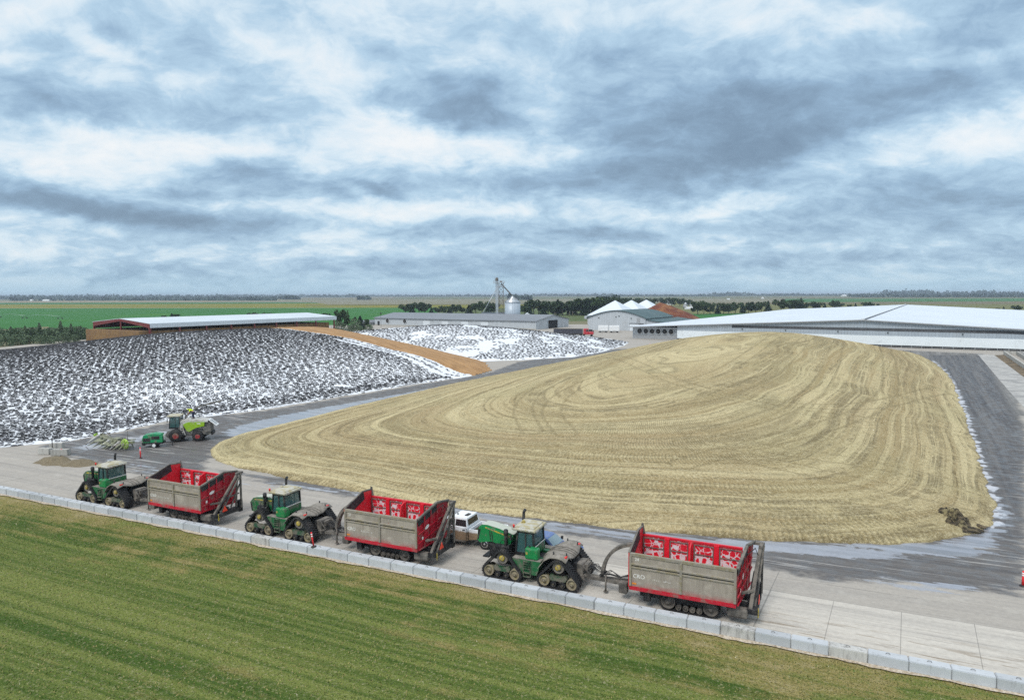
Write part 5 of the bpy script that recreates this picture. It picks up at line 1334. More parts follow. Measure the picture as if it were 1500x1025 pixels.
    for y in (-1.35, 1.35): lg.cyl((-1.6, y, 2.46), (-1.6, y, 2.72), .05, n=8); lg.cyl((-2.4, y*.8, 2.4), (-2.4, y*.8, 2.66), .04, n=8)
    lg.build('deck_posts', M['black'], dk)
    # rear end: gearbox, valves, hoses, drawbar
    r = MB(); r.rbox(-3.35, -2.9, -.55, .55, .7, 1.9, .08); r.box(-3.6, -3.3, -.35, .35, 1.15, 1.75); r.bar((-2.9, 0, .62), (-4.15, 0, .62), .26, .12); r.box(-3.5, -3.2, -.75, .75, .55, .8)
    for y in (-.6, .6): r.bar((-3.3, y, .7), (-3.85, y*1.05, .95), .1); r.bar((-3.3, y, 1.85), (-3.75, y, 1.0), .07); r.cyl((-3.35, y*.8, 1.0), (-3.35, y*.8, 1.75), .07, n=8)
    for k_ in range(5): r.box(-3.66, -3.6, -.3+k_*.13, -.22+k_*.13, 1.35, 1.6)
    hi = r.build('rear_hitch', M['dirty_steel'], t)
    h = MB()
    for k_ in range(9):
        y = -.32+k_*.08; e = rng.uniform(-.12, .12, 4)
        h.tube([(-3.62, y, 1.45), (-3.95+e[0], y*1.3, 1.55+e[1]), (-4.3, y*1.1+e[2], 1.15+e[3]*.5), (-4.75, y*.7, .98)], .028, 6)
    h.build('hydraulic_hoses', M['black'], hi)
    # the body sits low between the tracks
    def low_(z): return z if z < 1.0 else (1.0+(z-1.0)*(.52/.9) if z < 1.9 else z-.38)
    def walk(o):
        for c in o.children:
            if c.name.split('.')[0] == 'track': continue
            if c.data is not None:
                for v in c.data.vertices: v.co.z = low_(v.co.z)
            walk(c)
    walk(t)
    return t
GT = 'green tracked tractors hitched to the red trailers'

# ---------------------------------------------------------------- red side-dump forage trailers
def make_trailer(label, grp, num=None, more_lining=True):
    t = thing('forage_trailer', label, 'trailer', (0, 0, 0), 0, grp)
    X0, X1, Y, Z0, Z1 = -3.08, 3.08, 1.65, 1.16, 3.42
    s_ = MB(); s_.box(X0, X1, Y-.09, Y, Z0+.22, Z1-.16); side = s_.build('side_wall', M['side'], t)
    r = MB()
    r.box(X0-.02, X1+.02, Y-.13, Y+.05, Z1-.16, Z1)
    r.prism([(Y+.001, 2.84), (Y+.075, 2.80), (Y+.075, 2.72), (Y+.001, 2.68)], X0+.05, X1-.05, 'x')
    r.prism([(Y+.001, 2.62), (Y+.06, 2.58), (Y+.06, 2.52), (Y+.001, 2.50)], X0+.05, X1-.05, 'x')
    for x in (X0+.05, .02, X1-.05): r.box(x-.07, x+.07, Y+.002, Y+.085, Z0+.25, Z1-.165)
    r.build('side_rail', M['side_rail'], side)
    b = MB(); b.box(X0-.02, X1+.02, Y-.15, Y+.06, Z0, Z0+.16); b.box(X0, X1, Y-.1, Y+.02, Z0+.161, Z0+.22); b.build('bottom_rail', M['red'], side)
    gv = MB(); gv.box(X0+.12, -.06, Y+.001, Y+.012, 2.63, 2.675); gv.box(.1, X1-.12, Y+.001, Y+.012, 2.63, 2.675); gv.build('groove_shade', M['black'], side)  # black strip stands in for the shadow gap between the two ribs
    lm = MB(); lm.box(X1-.42, X1-.16, Y+.003, Y+.03, 1.52, 1.60); lm.build('marker_lamp', M['lamp_orange'], side)
    MX = Matrix(((-1, 0, 0, 2.88), (0, 0, 1, Y+.004), (0, 1, 0, 1.92), (0, 0, 0, 1)))
    text_mesh('lettering', 'CRO', .34, M['letter'], side, MX)
    if num: text_mesh('number', num, .26, M['letter'], side, Matrix(((-1, 0, 0, 2.78), (0, 0, 1, Y+.004), (0, 1, 0, 2.98), (0, 0, 0, 1))))
    wf = MB()
    for k in range(16):
        x = 1.9-k*.085+rng.normal(0, .02); 
        if rng.random() < .7: wf.slab([(x, Y+.003, 1.92+rng.uniform(0, .05)), (x-.05*rng.uniform(.4, 1), Y+.003, 1.94), (x-.03, Y+.003, 2.0+rng.uniform(0, .1))], .003)
    wf.build('worn_lettering', M['letter'], side)
    # far side with its rubbed lining, ribs and red posts
    f = MB(); f.box(X0, X1, -Y, -Y+.06, Z0+.2, Z1+.02); fs = f.build('far_wall', M['red'], t)
    lw = MB(); lw.box(X0+.03, X1-.03, -Y+.062, -Y+.075, 1.45, Z1-.05); lw.build('lining', M['lining'], fs)
    p = MB()
    for x in (-1.55, 0.0, 1.5): p.box(x-.15, x+.15, -Y+.076, -Y+.22, 1.45, Z1+.05)
    p.box(X0, X1, -Y-.06, -Y+.10, Z1+.022, Z1+.12); p.prism([(-Y+.22, 1.5), (-Y+.22, Z1+.05), (-Y+.65, Z1-.15), (-Y+1.1, 1.5)], -.06, .02, 'x')
    p.build('inner_post', M['red_in'], fs)
    gr = MB()
    for a, c in ((X0+.05, -1.72), (-1.38, -.17), (.17, 1.33), (1.67, X1-.05)):
        for z in (2.05, 2.72, Z1-.10): gr.bar((a, -Y+.11, z), (c, -Y+.11, z), .05, .06)
        for x in (a+.03, c-.03): gr.bar((x, -Y+.11, 1.5), (x, -Y+.11, Z1-.08), .06, .06)
    gr.build('lining_frame', M['dirty_steel'], fs)
    nl = MB(); nl.box(X0+.03, X1-.03, Y-.105, Y-.092, 1.45, Z1-.18); nl.build('near_lining', M['lining'], side)
    fl = MB(); fl.box(X0, X1, -Y+.08, Y-.11, 1.36, 1.45); fl.build('floor', M['red_in'], t)
    # front wall: rises from the near corner; black rubber flap along its rim
    top = [(Y, Z1), (-.50, 4.12), (-Y, 4.02)]
    fw_ = MB(); fw_.prism([(Y, 1.3), (Y, Z1-.002), (-.50, 4.1), (-Y+.001, 4.0), (-Y+.001, 1.3)], X1, X1+.09, 'x'); fo = fw_.build('front_wall', M['red_in'], t)
    bk = MB(); bk.slab([(X1-.025, Y-.12, Z1-.02), (X1-.04, -.55, 4.16), (X1-.06, -.66, 3.52), (X1-.05, 1.22, 2.86)], .03); bk.build('rubber_flap', M['black'], fo)
    rm = MB(); rm.bar((X1+.05, Y, Z1), (X1+.05, -.5, 4.12), .12, .09); rm.bar((X1+.05, -.5, 4.12), (X1+.05, -Y, 4.02), .12, .09); rm.prism([(X1-.16, 3.5), (X1+.12, 3.5), (X1+.10, 4.22), (X1+.0, 4.22)], -Y-.06, -Y+.06); rm.build('front_rim', M['dirty_steel'], fo)
    of = MB()
    for y in (1.2, .4, -.4, -1.2): of.box(X1+.092, X1+.20, y-.05, y+.05, 1.3, 3.4)
    of.build('front_rib', M['dirty_steel'], fo)
    # rear wall: bulges back towards the far side, with ribs
    a0, a1, a2, a3, a4 = Vector((X0, Y, 1.22)), Vector((X0, Y, Z1)), Vector((X0-.30, -.45, 4.12)), Vector((X0-.62, -Y, 4.0)), Vector((X0-.42, -Y, 1.22))
    rw = MB(); ap = Vector((X0-.22, 0, 1.22))
    for q in ((a0, a1, a2), (a0, a2, ap), (ap, a2, a4), (a4, a2, a3)): rw.slab([q[0], q[1], q[2]], .04)
    ro = rw.build('rear_wall', M['red'], t)
    up_ = lambda y, z: Vector((X0-.07-(Y-y)*.135, y, z))
    gb = MB(); gb.slab([a1+Vector((-.07, 0, 0)), up_(-.45, 4.1)+Vector((-.05, 0, 0)), up_(-.45, 3.62)+Vector((-.05, 0, 0)), up_(1.55, 2.95)], .02); gb.build('rubber_flap', M['black'], ro)
    rb = MB()
    rb.bar(a1+Vector((-.06, 0, .02)), a2+Vector((-.06, 0, .02)), .16, .12); rb.bar(a2+Vector((-.06, 0, .02)), a3+Vector((-.04, 0, .02)), .16, .12); rb.build('rear_rim', M['dirty_steel'], ro)
    rr = MB()
    for y, z0, z1 in ((.95, 1.25, 3.55), (.25, 1.25, 3.8), (-.45, 1.3, 4.0), (-1.1, 1.4, 3.95)): rr.bar(up_(y, z0)-Vector((.02, 0, 0)), up_(y, z1)-Vector((.02, 0, 0)), .09, .07)
    for za, zb in ((1.75, 2.5), (2.4, 3.1), (1.28, 1.55)): rr.bar(up_(1.6, za)-Vector((.03, 0, 0)), up_(-1.5, zb)-Vector((.06, 0, 0)), .07, .07)
    rr.build('rear_rib', M['red'], ro)
    dc = MB(); c_ = up_(.75, 2.72)-Vector((.09, 0, 0)); ring_ = [c_+Vector((0, -.26*math.cos(k*PI/6), .13*math.sin(k*PI/6)+.06*math.cos(k*PI/6))) for k in range(12)]; dc.slab(ring_, .006)
    c_ = up_(1.25, 2.05)-Vector((.09, 0, 0)); dc.slab([c_+Vector((0, .08, -.1)), c_+Vector((0, -.08, -.08)), c_+Vector((0, -.08, .12)), c_+Vector((0, .08, .1))], .006)
    dc.build('worn_decal', M['letter'], ro)
    # lift frame behind the rear wall
    lf = MB()
    lf.bar((X0-.75, 1.0, .95), (X0-1.05, -1.35, 3.95), .20, .16); lf.bar((X0-.95, .55, .95), (X0-1.20, -1.55, 3.9), .14, .12)
    lf.bar((X0-1.15, -1.5, .95), (X0-1.15, -1.5, 3.95), .13, .13); lf.bar((X0-.85, -1.2, .95), (X0-1.0, -1.3, 3.9), .12, .12)
    lf.bar((X0-.55, -1.6, 3.95), (X0-1.2, -1.6, 3.95), .16, .16); lf.bar((X0-1.05, -1.1, 3.92), (X0-1.15, -1.75, 3.95), .2, .14)
    lf.bar((X0-.2, .9, 1.75), (X0-.85, .45, 1.85), .13, .13); lf.bar((X0-.8, .3, 2.0), (X0-1.05, -1.4, 2.2), .09); lf.bar((X0-1.0, -.5, 1.2), (X0-1.1, -1.45, 3.0), .09)
    lo = lf.build('lift_frame', M['dirty_steel'], t)
    cy = MB(); cy.cyl((X0-.62, .55, 1.0), (X0-.82, -.55, 2.6), .09, n=10); cy.cyl((X0-.82, -.55, 2.6), (X0-.95, -1.2, 3.6), .05, n=8); cy.build('hydraulic_cylinder', M['black'], lo)
    hz = MB()
    for k in range(4): e = rng.uniform(-.15, .15, 4); hz.tube([(X0-.5, .9+e[0]*.5, 1.15), (X0-.95+e[1], .4, 1.7+e[2]), (X0-1.05, -.4+e[3], 2.3), (X0-1.1, -1.2, 3.4+e[0])], .025, 6)
    hz.tube([(X0-.35, -.2, 3.6), (X0-.8, -.6, 4.0), (X0-1.0, -1.0, 3.3), (X0-.9, -.6, 2.7)], .03, 6); hz.build('hydraulic_hoses', M['black'], lo)
    bp = MB(); bp.box(X0-1.15, X0-.55, -1.6, 1.2, .72, 1.0); bp.box(X0-1.15, X0-.9, -1.65, -1.3, .6, 1.6); bu = bp.build('rear_bumper', M['black'], t)
    tg = MB(); c_ = Vector((X0-1.165, .25, 1.28)); tg.slab([c_+Vector((0, .26, -.18)), c_+Vector((0, -.26, -.18)), c_+Vector((0, 0, .30))], -.02); tg.build('warning_triangle', M['triangle'], bu)
    yl = MB(); yl.bar((X0-1.17, .95, .5), (X0-1.17, .95, 1.05), .06); yl.build('marker_strap', M['yellow'], bu)
    tk = MB(); tk.rbox(X0-.62, X0+.50, .78, 1.38, .42, .98, .12); tk.build('side_locker', M['dirty_steel'], t)
    # chassis and rubber-tracked running gear
    ch = MB()
    for y in (-.55, .55): ch.box(X0-.6, X1+.3, y-.12, y+.12, .78, 1.14)
    for x in (-2.6, -1.0, .6, 2.2): ch.box(x-.1, x+.1, -1.3, 1.3, .9, 1.15)
    ch.box(.9, 2.6, -1.0, 1.0, .6, 1.0); ch.box(1.9, 2.3, 1.0, 1.35, .45, 1.0)
    for x in (2.4, 1.4, -2.2): ch.bar((x, 1.0, 1.15), (x-.3, .6, .7), .09)
    ch.build('chassis', M['black'], t)
    for sg in (1, -1):
        y0, y1 = (.50, 1.12) if sg > 0 else (-1.12, -.50)
        u = belt('track', [(.88, .52, .44), (-1.62, .52, .44), (-.37, .62, .42)], y0, y1, t, pitch=.16)
        for x in (.88, -1.62): disc_wheel('idler_wheel', x, .52, .43, y0+.05, y1-.04, u, M['dirty_steel'], sg)
        for x in (.25, -.17, -.57, -.98): disc_wheel('road_roller', x, .27, .17, y0+.06, y1-.05, u, M['dirty_steel'], sg, dish=.04)
        fr = MB(); fr.box(-1.3, .6, y0+.2, y1-.15, .50, .82); fr.build('bogie_frame', M['black'], u)
    # tongue, jack box and curved hose guide
    tg = MB(); tg.bar((X1-.2, -.35, .85), (X1+2.55, -.06, .78), .2, .22); tg.bar((X1-.2, .35, .85), (X1+2.55, .06, .78), .2, .22); tg.bar((X1+2.2, 0, .78), (X1+3.2, 0, .72), .3, .18)
    to = tg.build('tongue', M['dirty_steel'], t)
    jk = MB(); jk.rbox(X1+.35, X1+.9, .45, .95, .45, 1.15, .08); jk.cyl((X1+1.9, .3, .15), (X1+1.9, .3, 1.2), .06, n=8); jk.box(X1+1.78, X1+2.02, .18, .42, .10, .15); jk.build('jack', M['dirty_steel'], to)
    ar = MB(); P_ = []
    for k in range(13):
        a = PI/2*k/12; P_.append(Vector((X1+.1+2.15*math.sin(a), -.25, .95+2.3*math.cos(a))))
    for a, b2_ in zip(P_, P_[1:]): ar.bar(a, b2_+(b2_-a)*.06, .42, .20)
    ar.build('curved_guide', M['dirty_steel'], to)
    hs_ = MB()
    for k in range(6): e = rng.uniform(-.12, .12, 3); hs_.tube([(X1+2.4, -.1+k*.05, 1.0), (X1+1.7+e[0], -.2+k*.1, 1.25+e[1]), (X1+1.0, .1+e[2], 1.1), (X1+.25, -.3+k*.12, 1.35)], .026, 6)
    hs_.build('hydraulic_hoses', M['black'], to)
    return t

GTR = 'red side dump trailers behind the tractors'
def park(o, s, tt, dz=0.0): o.location = wl(s, tt, dz); o.rotation_euler = (0, 0, WA+PI)
park(make_tractor('green tracked tractor with closed hood, leftmost and farthest, next to the dirt heaps', False, GT), -42.05, 3.32)
park(make_tractor('green tracked tractor with closed hood behind the orange post on the wall', False, GT), -21.1, 3.42)
park(make_tractor('green tracked tractor with raised hood, beside the pickup and blue car', True, GT), .23, 3.55)
park(make_trailer('red open trailer with grimy grey side, leftmost and farthest of the three', GTR, None), -31.75, 2.75)
park(make_trailer('red open trailer with grimy grey side, numbered 21, in front of the white pickup', GTR, '21'), -11.0, 2.82)
park(make_trailer('red open trailer with grimy grey side, numbered 24, rightmost and nearest', GTR, '24'), 10.18, 2.98)

# ---------------------------------------------------------------- pickup and blue car
def make_pickup(name, label, body, glassm, ws_mat, cat='pickup truck', lower=None):
    t = thing(name, label, cat)
    L = [( -2.95, .55), (-2.95, 1.28), (-.92, 1.30), (-.92, .55)]
    sec = []
    b = MB()
    # body side profile, extruded with tumblehome
    prof = [(2.95, .62), (2.98, 1.02), (2.85, 1.20), (1.35, 1.30), (1.25, 1.34), (-.75, 1.34), (-.80, .45), (1.2, .42), (1.32, .75), (1.65, .98), (2.1, .98), (2.42, .72), (2.5, .55)]
    b.prism(prof, -.95, .95)
    bo = b.build('body', body, t)
    cabm = MB(); z0, z1 = 1.345, 1.95
    pr_ = [(1.32, z0), (.62, z1-.04), (.45, z1), (-.62, z1), (-.74, z0)]
    w0, w1 = .90, .74
    A = cabm.addv([(x, -(w0 if z < 1.5 else w1), z) for x, z in pr_]+[(x, (w0 if z < 1.5 else w1), z) for x, z in pr_])
    n = 5; cabm.addf([A+i for i in range(n)]); cabm.addf([A+2*n-1-i for i in range(n)])
    for i in range(n): cabm.addf((A+i, A+n+i, A+n+(i+1) % n, A+(i+1) % n), False)
    co_ = cabm.build('cab', body, bo)
    for sg in (1, -1):
        def q(x, z): return (x, sg*(w0+(w1-w0)*(z-z0)/(z1-z0)+.006), z)
        g = MB(); g.slab([q(1.02, z0+.05), q(.52, z1-.12), q(.24, z1-.12), q(.24, z0+.05)], .006*sg); g.build('side_window', glassm, co_)
        g = MB(); g.slab([q(.18, z0+.05), q(.18, z1-.12), q(-.58, z1-.12), q(-.66, z0+.05)], .006*sg); g.build('side_window', glassm, co_)
    ws = MB(); ws.slab([(1.275, -.80, z0+.06), (1.275, .80, z0+.06), (.70, .68, z1-.07), (.70, -.68, z1-.07)], .01); ws.build('windscreen', ws_mat, co_)
    rw = MB(); rw.slab([(-.74, -.70, z0+.1), (-.74, .70, z0+.1), (-.655, .66, z1-.1), (-.655, -.66, z1-.1)], -.01); rw.build('rear_window', glassm, co_)
    bed = MB()
    for y in (-.93, .85):
        bed.prism([(-.86, 1.28), (-2.95, 1.30), (-2.98, .62), (-2.6, .62), (-2.45, .92), (-2.05, 1.0), (-1.65, .92), (-1.48, .62), (-.86, .50)], y, y+.08)
    bed.box(-2.98, -2.9, -.85, .85, .60, 1.29); bed.box(-.93, -.87, -.85, .85, .55, 1.28); be = bed.build('bed', body, t)
    fl = MB(); fl.box(-2.89, -.94, -.84, .84, .70, .78); fl.build('bed_floor', M['black'], be)
    st_ = MB(); st_.box(-.7, 1.15, .96, 1.06, .36, .44); st_.box(-.7, 1.15, -1.06, -.96, .36, .44); st_.build('running_board', M['dirty_steel'], t)
    hd = MB()
    for x in (.36, -.5): hd.box(x-.1, x+.1, .952, .985, 1.16, 1.21)
    for x in (1.2, .22, -.72): hd.box(x-.012, x+.012, .951, .956, .48, 1.33)
    hd.build('door_handle', M['black'], bo)
    for sg in (1, -1):
        mr = MB(); mr.rbox(.98, 1.14, sg*1.12-.12, sg*1.12+.12, 1.36, 1.62, .04); mr.bar((1.05, sg*.9, 1.4), (1.05, sg*1.1, 1.45), .05); mr.build('mirror', M['black'], bo)
        ll = MB(); ll.box(2.9, 2.99, sg*.72-.17, sg*.72+.17, .9, 1.08); ll.build('headlight', M['chrome'], bo)
    gl = MB(); gl.box(2.94, 3.0, -.5, .5, .68, 1.05); gl.box(2.9, 3.06, -.95, .95, .45, .62); gl.build('grille', M['black'], bo)
    for x in (1.88, -2.05):
        for sg in (1, -1):
            w_ = MB(); w_.lathe([(.2, -.13), (.38, -.13), (.40, -.08), (.40, .10), (.37, .13), (.27, .13)], (x, sg*.82, .40), 'y', 20); wo = w_.build('wheel', M['rubber'], t)
            r_ = MB(); r_.lathe([(.26, sg*.12), (.25, sg*.145), (.10, sg*.10), (.05, sg*.15)], (x, sg*.82, .40), 'y', 16); r_.build('rim', M['chrome'], wo)
    if cat == 'pickup truck':
        rm = MB(); rm.box(-.45, -.2, -.25, .25, z1+.002, z1+.04); rm.cyl((.35, .2, z1), (.35, .2, z1+.10), .05, n=10); rm.build('roof_lamp', M['black'], co_)
    return t
p = make_pickup('pickup_truck', 'white crew cab pickup with brown mud over its lower doors, behind the middle trailer', M['pickup'], M['glass_dark'], M['glass_dark'])
p.scale = (1.12, 1.12, 1.08); park(p, -7.5, 7.2)
p = make_pickup('pickup_truck', 'blue pickup with pale windscreen half hidden behind the nearest tractor', M['blue'], M['glass_dark'], M['glass_pale'], 'pickup')
p.scale = (.94, .94, .94); p.location = wl(-.55, 6.35); p.rotation_euler = (0, 0, WA-R(4))

# ---------------------------------------------------------------- forage harvester
def make_harvester():
    t = thing('forage_harvester', 'lime green and grey forage harvester with red wheel rims under repair beside the alley', 'harvester')
    b = MB()
    b.prism([(1.2, 1.5), (1.2, 2.0), (.8, 3.05), (-2.6, 2.95), (-3.3, 2.6), (-3.35, 1.0), (-2.5, .95), (.6, .85)], -1.05, 1.05); bo = b.build('body', M['harv_grey'], t)
    b = MB(); b.prism([(.9, 2.1), (.75, 3.08), (-1.2, 3.18), (-2.95, 2.95), (-3.0, 2.82), (-1.0, 2.80), (.35, 2.62), (.55, 2.0)], 1.051, 1.22); b.prism([(.9, 3.06), (.7, 3.22), (-1.2, 3.28), (-2.95, 3.02), (-3.0, 2.9), (.9, 2.9)], -1.22, 1.05); b.build('top_panel', M['pale_panel'], bo)
    b = MB(); b.prism([(.50, 2.60), (-.25, 2.92), (-2.55, 2.86), (-2.50, 2.25), (-1.30, 2.02), (-.35, 1.45), (-.05, 1.62)], 1.225, 1.30); b.prism([(.50, 2.60), (-.25, 2.92), (-2.55, 2.86), (-2.50, 2.25), (-1.30, 2.02), (-.35, 1.45), (-.05, 1.62)], -1.30, -1.225); gp = b.build('side_panel', M['lime'], bo)
    b = MB(); b.slab([(-1.5, 1.302, 2.62), (-2.0, 1.302, 2.58), (-1.98, 1.302, 2.70), (-1.48, 1.302, 2.74)], .004); b.build('pale_badge', M['letter'], gp)
    b = MB(); b.prism([(-.75, 1.0), (-.9, 1.7), (-1.5, 1.95), (-2.3, 1.85), (-2.6, 1.3), (-3.35, 1.35), (-3.35, 1.9), (-2.4, 2.2), (-1.3, 2.0), (-.4, 1.42)], 1.06, 1.24); b.build('rear_fender', M['harv_grey'], bo)
    for x, r, hw in ((1.5, .96, .36), (-1.55, .76, .28)):
        for sg in (1, -1):
            w_ = MB(); yc = sg*1.25
            w_.lathe([(r*.5, -hw), (r*.9, -hw), (r, -hw*.75), (r, hw*.75), (r*.9, hw), (r*.47, hw)], (x, yc, r), 'y', 26); wo = w_.build('wheel', M['rubber'], t)
            lg = MB()
            for k in range(22):
                a = 2*PI*k/22
                for s2 in (-1, 1):
                    a2 = a+(.14 if s2 > 0 else 0); q0 = (x+r*math.cos(a2), yc, r+r*math.sin(a2)); q1 = (x+r*.99*math.cos(a2+.16), yc+s2*hw*.9, r+r*.99*math.sin(a2+.16)); lg.bar(q0, q1, .07, .06, up=(math.cos(a2), 0, math.sin(a2)))
            lg.build('tread_lugs', M['rubber'], wo)
            r_ = MB(); r_.lathe([(r*.46, sg*(hw+.005)), (r*.42, sg*(hw-.08)), (r*.2, sg*(hw-.14)), (r*.16, sg*(hw-.02)), (r*.05, sg*(hw-.01))], (x, yc, r), 'y', 18); r_.build('rim', M['harv_rim'], wo)
    ax = MB(); ax.cyl((1.5, -1.2, .96), (1.5, 1.2, .96), .2); ax.cyl((-1.55, -1.2, .76), (-1.55, 1.2, .76), .14); ax.box(-2.8, 1.9, -.5, .5, .7, 1.2); ax.box(-3.55, -3.35, -.9, .9, .8, 1.3); ax.build('chassis', M['black'], t)
    c = MB(); c.box(.95, 2.55, -.95, .95, 1.95, 2.15)
    for y in (-.93, .93):
        c.bar((2.5, y, 2.1), (2.35, y, 3.75), .09); c.bar((1.0, y, 2.1), (1.0, y, 3.75), .1); c.bar((1.65, y, 2.1), (1.65, y, 3.75), .06)
    cb = c.build('cab', M['black'], t)
    r_ = MB(); r_.rbox(.85, 2.75, -1.05, 1.05, 3.72, 3.93, .08); r_.build('cab_roof', M['roof_dusty'], cb)
    for sg in (1, -1):
        g = MB(); g.slab([(1.04, sg*.92, 2.16), (1.62, sg*.92, 2.16), (1.62, sg*.92, 3.7), (1.04, sg*.92, 3.7)], .01); g.slab([(1.68, sg*.92, 2.16), (2.44, sg*.92, 2.16), (2.33, sg*.92, 3.7), (1.68, sg*.92, 3.7)], .01); g.build('window', M['glass'], cb)
    g = MB(); g.slab([(2.53, -.88, 2.16), (2.53, .88, 2.16), (2.40, .88, 3.7), (2.40, -.88, 3.7)], .01); g.build('windscreen', M['glass'], cb)
    s_ = MB(); s_.rbox(1.3, 1.8, -.28, .28, 2.3, 2.55, .06); s_.rbox(1.25, 1.4, -.28, .28, 2.5, 3.2, .05); s_.build('seat', M['seat'], cb)
    ld = MB()
    for x in (.62, 1.02): ld.bar((x, 1.35, .7), (x-.25, 1.2, 2.1), .05)
    for k in range(4): ld.bar((.55-k*.06, 1.33-.03*k, .8+k*.32), (.98-k*.06, 1.33-.03*k, .8+k*.32), .05, .12)
    ld.bar((.2, 1.24, 1.0), (.75, 1.24, 2.9), .14, .1); ld.build('ladder', M['pale_panel'], t)
    sp = MB(); P_ = [(.55, -.1, 3.0), (.35, -.1, 3.6), (-.3, -.2, 4.3), (-1.6, -.4, 5.0), (-3.2, -.6, 5.45), (-4.6, -.8, 5.7)]
    for a, b2_ in zip(P_, P_[1:]): sp.bar(a, Vector(b2_)+(Vector(b2_)-Vector(a))*.04, .26, .22)
    sp.cyl((.55, -.1, 2.9), (.55, -.1, 3.2), .4, n=14); so_ = sp.build('discharge_spout', M['harv_grey'], t)
    rp = MB(); rp.slab([(-3.0, -.7, 3.1), (-3.0, .9, 3.1), (-4.15, .9, 2.15), (-4.15, -.7, 2.15)], .06); ro = rp.build('tail_grille', M['white'], t)
    hl = MB()
    for k in range(6):
        q = Vector((-3.25-k*.14, 0, 2.97-k*.117)); hl.box(q.x-.04, q.x+.04, -.4, .6, q.z, q.z+.02)
    hl.build('tail_slots', M['black'], ro)
    fe = MB(); fe.box(2.0, 2.9, -.7, .7, .5, 1.5); fe.cyl((2.9, -.6, 1.0), (2.9, .6, 1.0), .3); fe.build('feed_housing', M['harv_grey'], t)
    mr = MB()
    for y in (1.1, -1.1): mr.rbox(2.6, 2.68, y*1.15-.12, y*1.15+.12, 3.0, 3.5, .02); mr.bar((2.45, y*.9, 3.6), (2.64, y*1.15, 3.5), .03)
    mr.build('mirror', M['black'], cb)
    rl = MB()
    for a, b2_ in (((.0, 1.0), (-2.4, 1.0)),): 
        for x in np.linspace(a[0], b2_[0], 4): rl.bar((x, -1.0, 3.1), (x, -1.0, 3.8), .03)
        rl.bar((.0, -1.0, 3.8), (-2.4, -1.0, 3.8), .03)
    rl.build('handrail', M['dirty_steel'], t)
    return t
hv = make_harvester(); hv.location = (-42.7, 89.0, 0); hv.rotation_euler = (0, 0, R(191)); hv.scale = (.87, .87, .87)

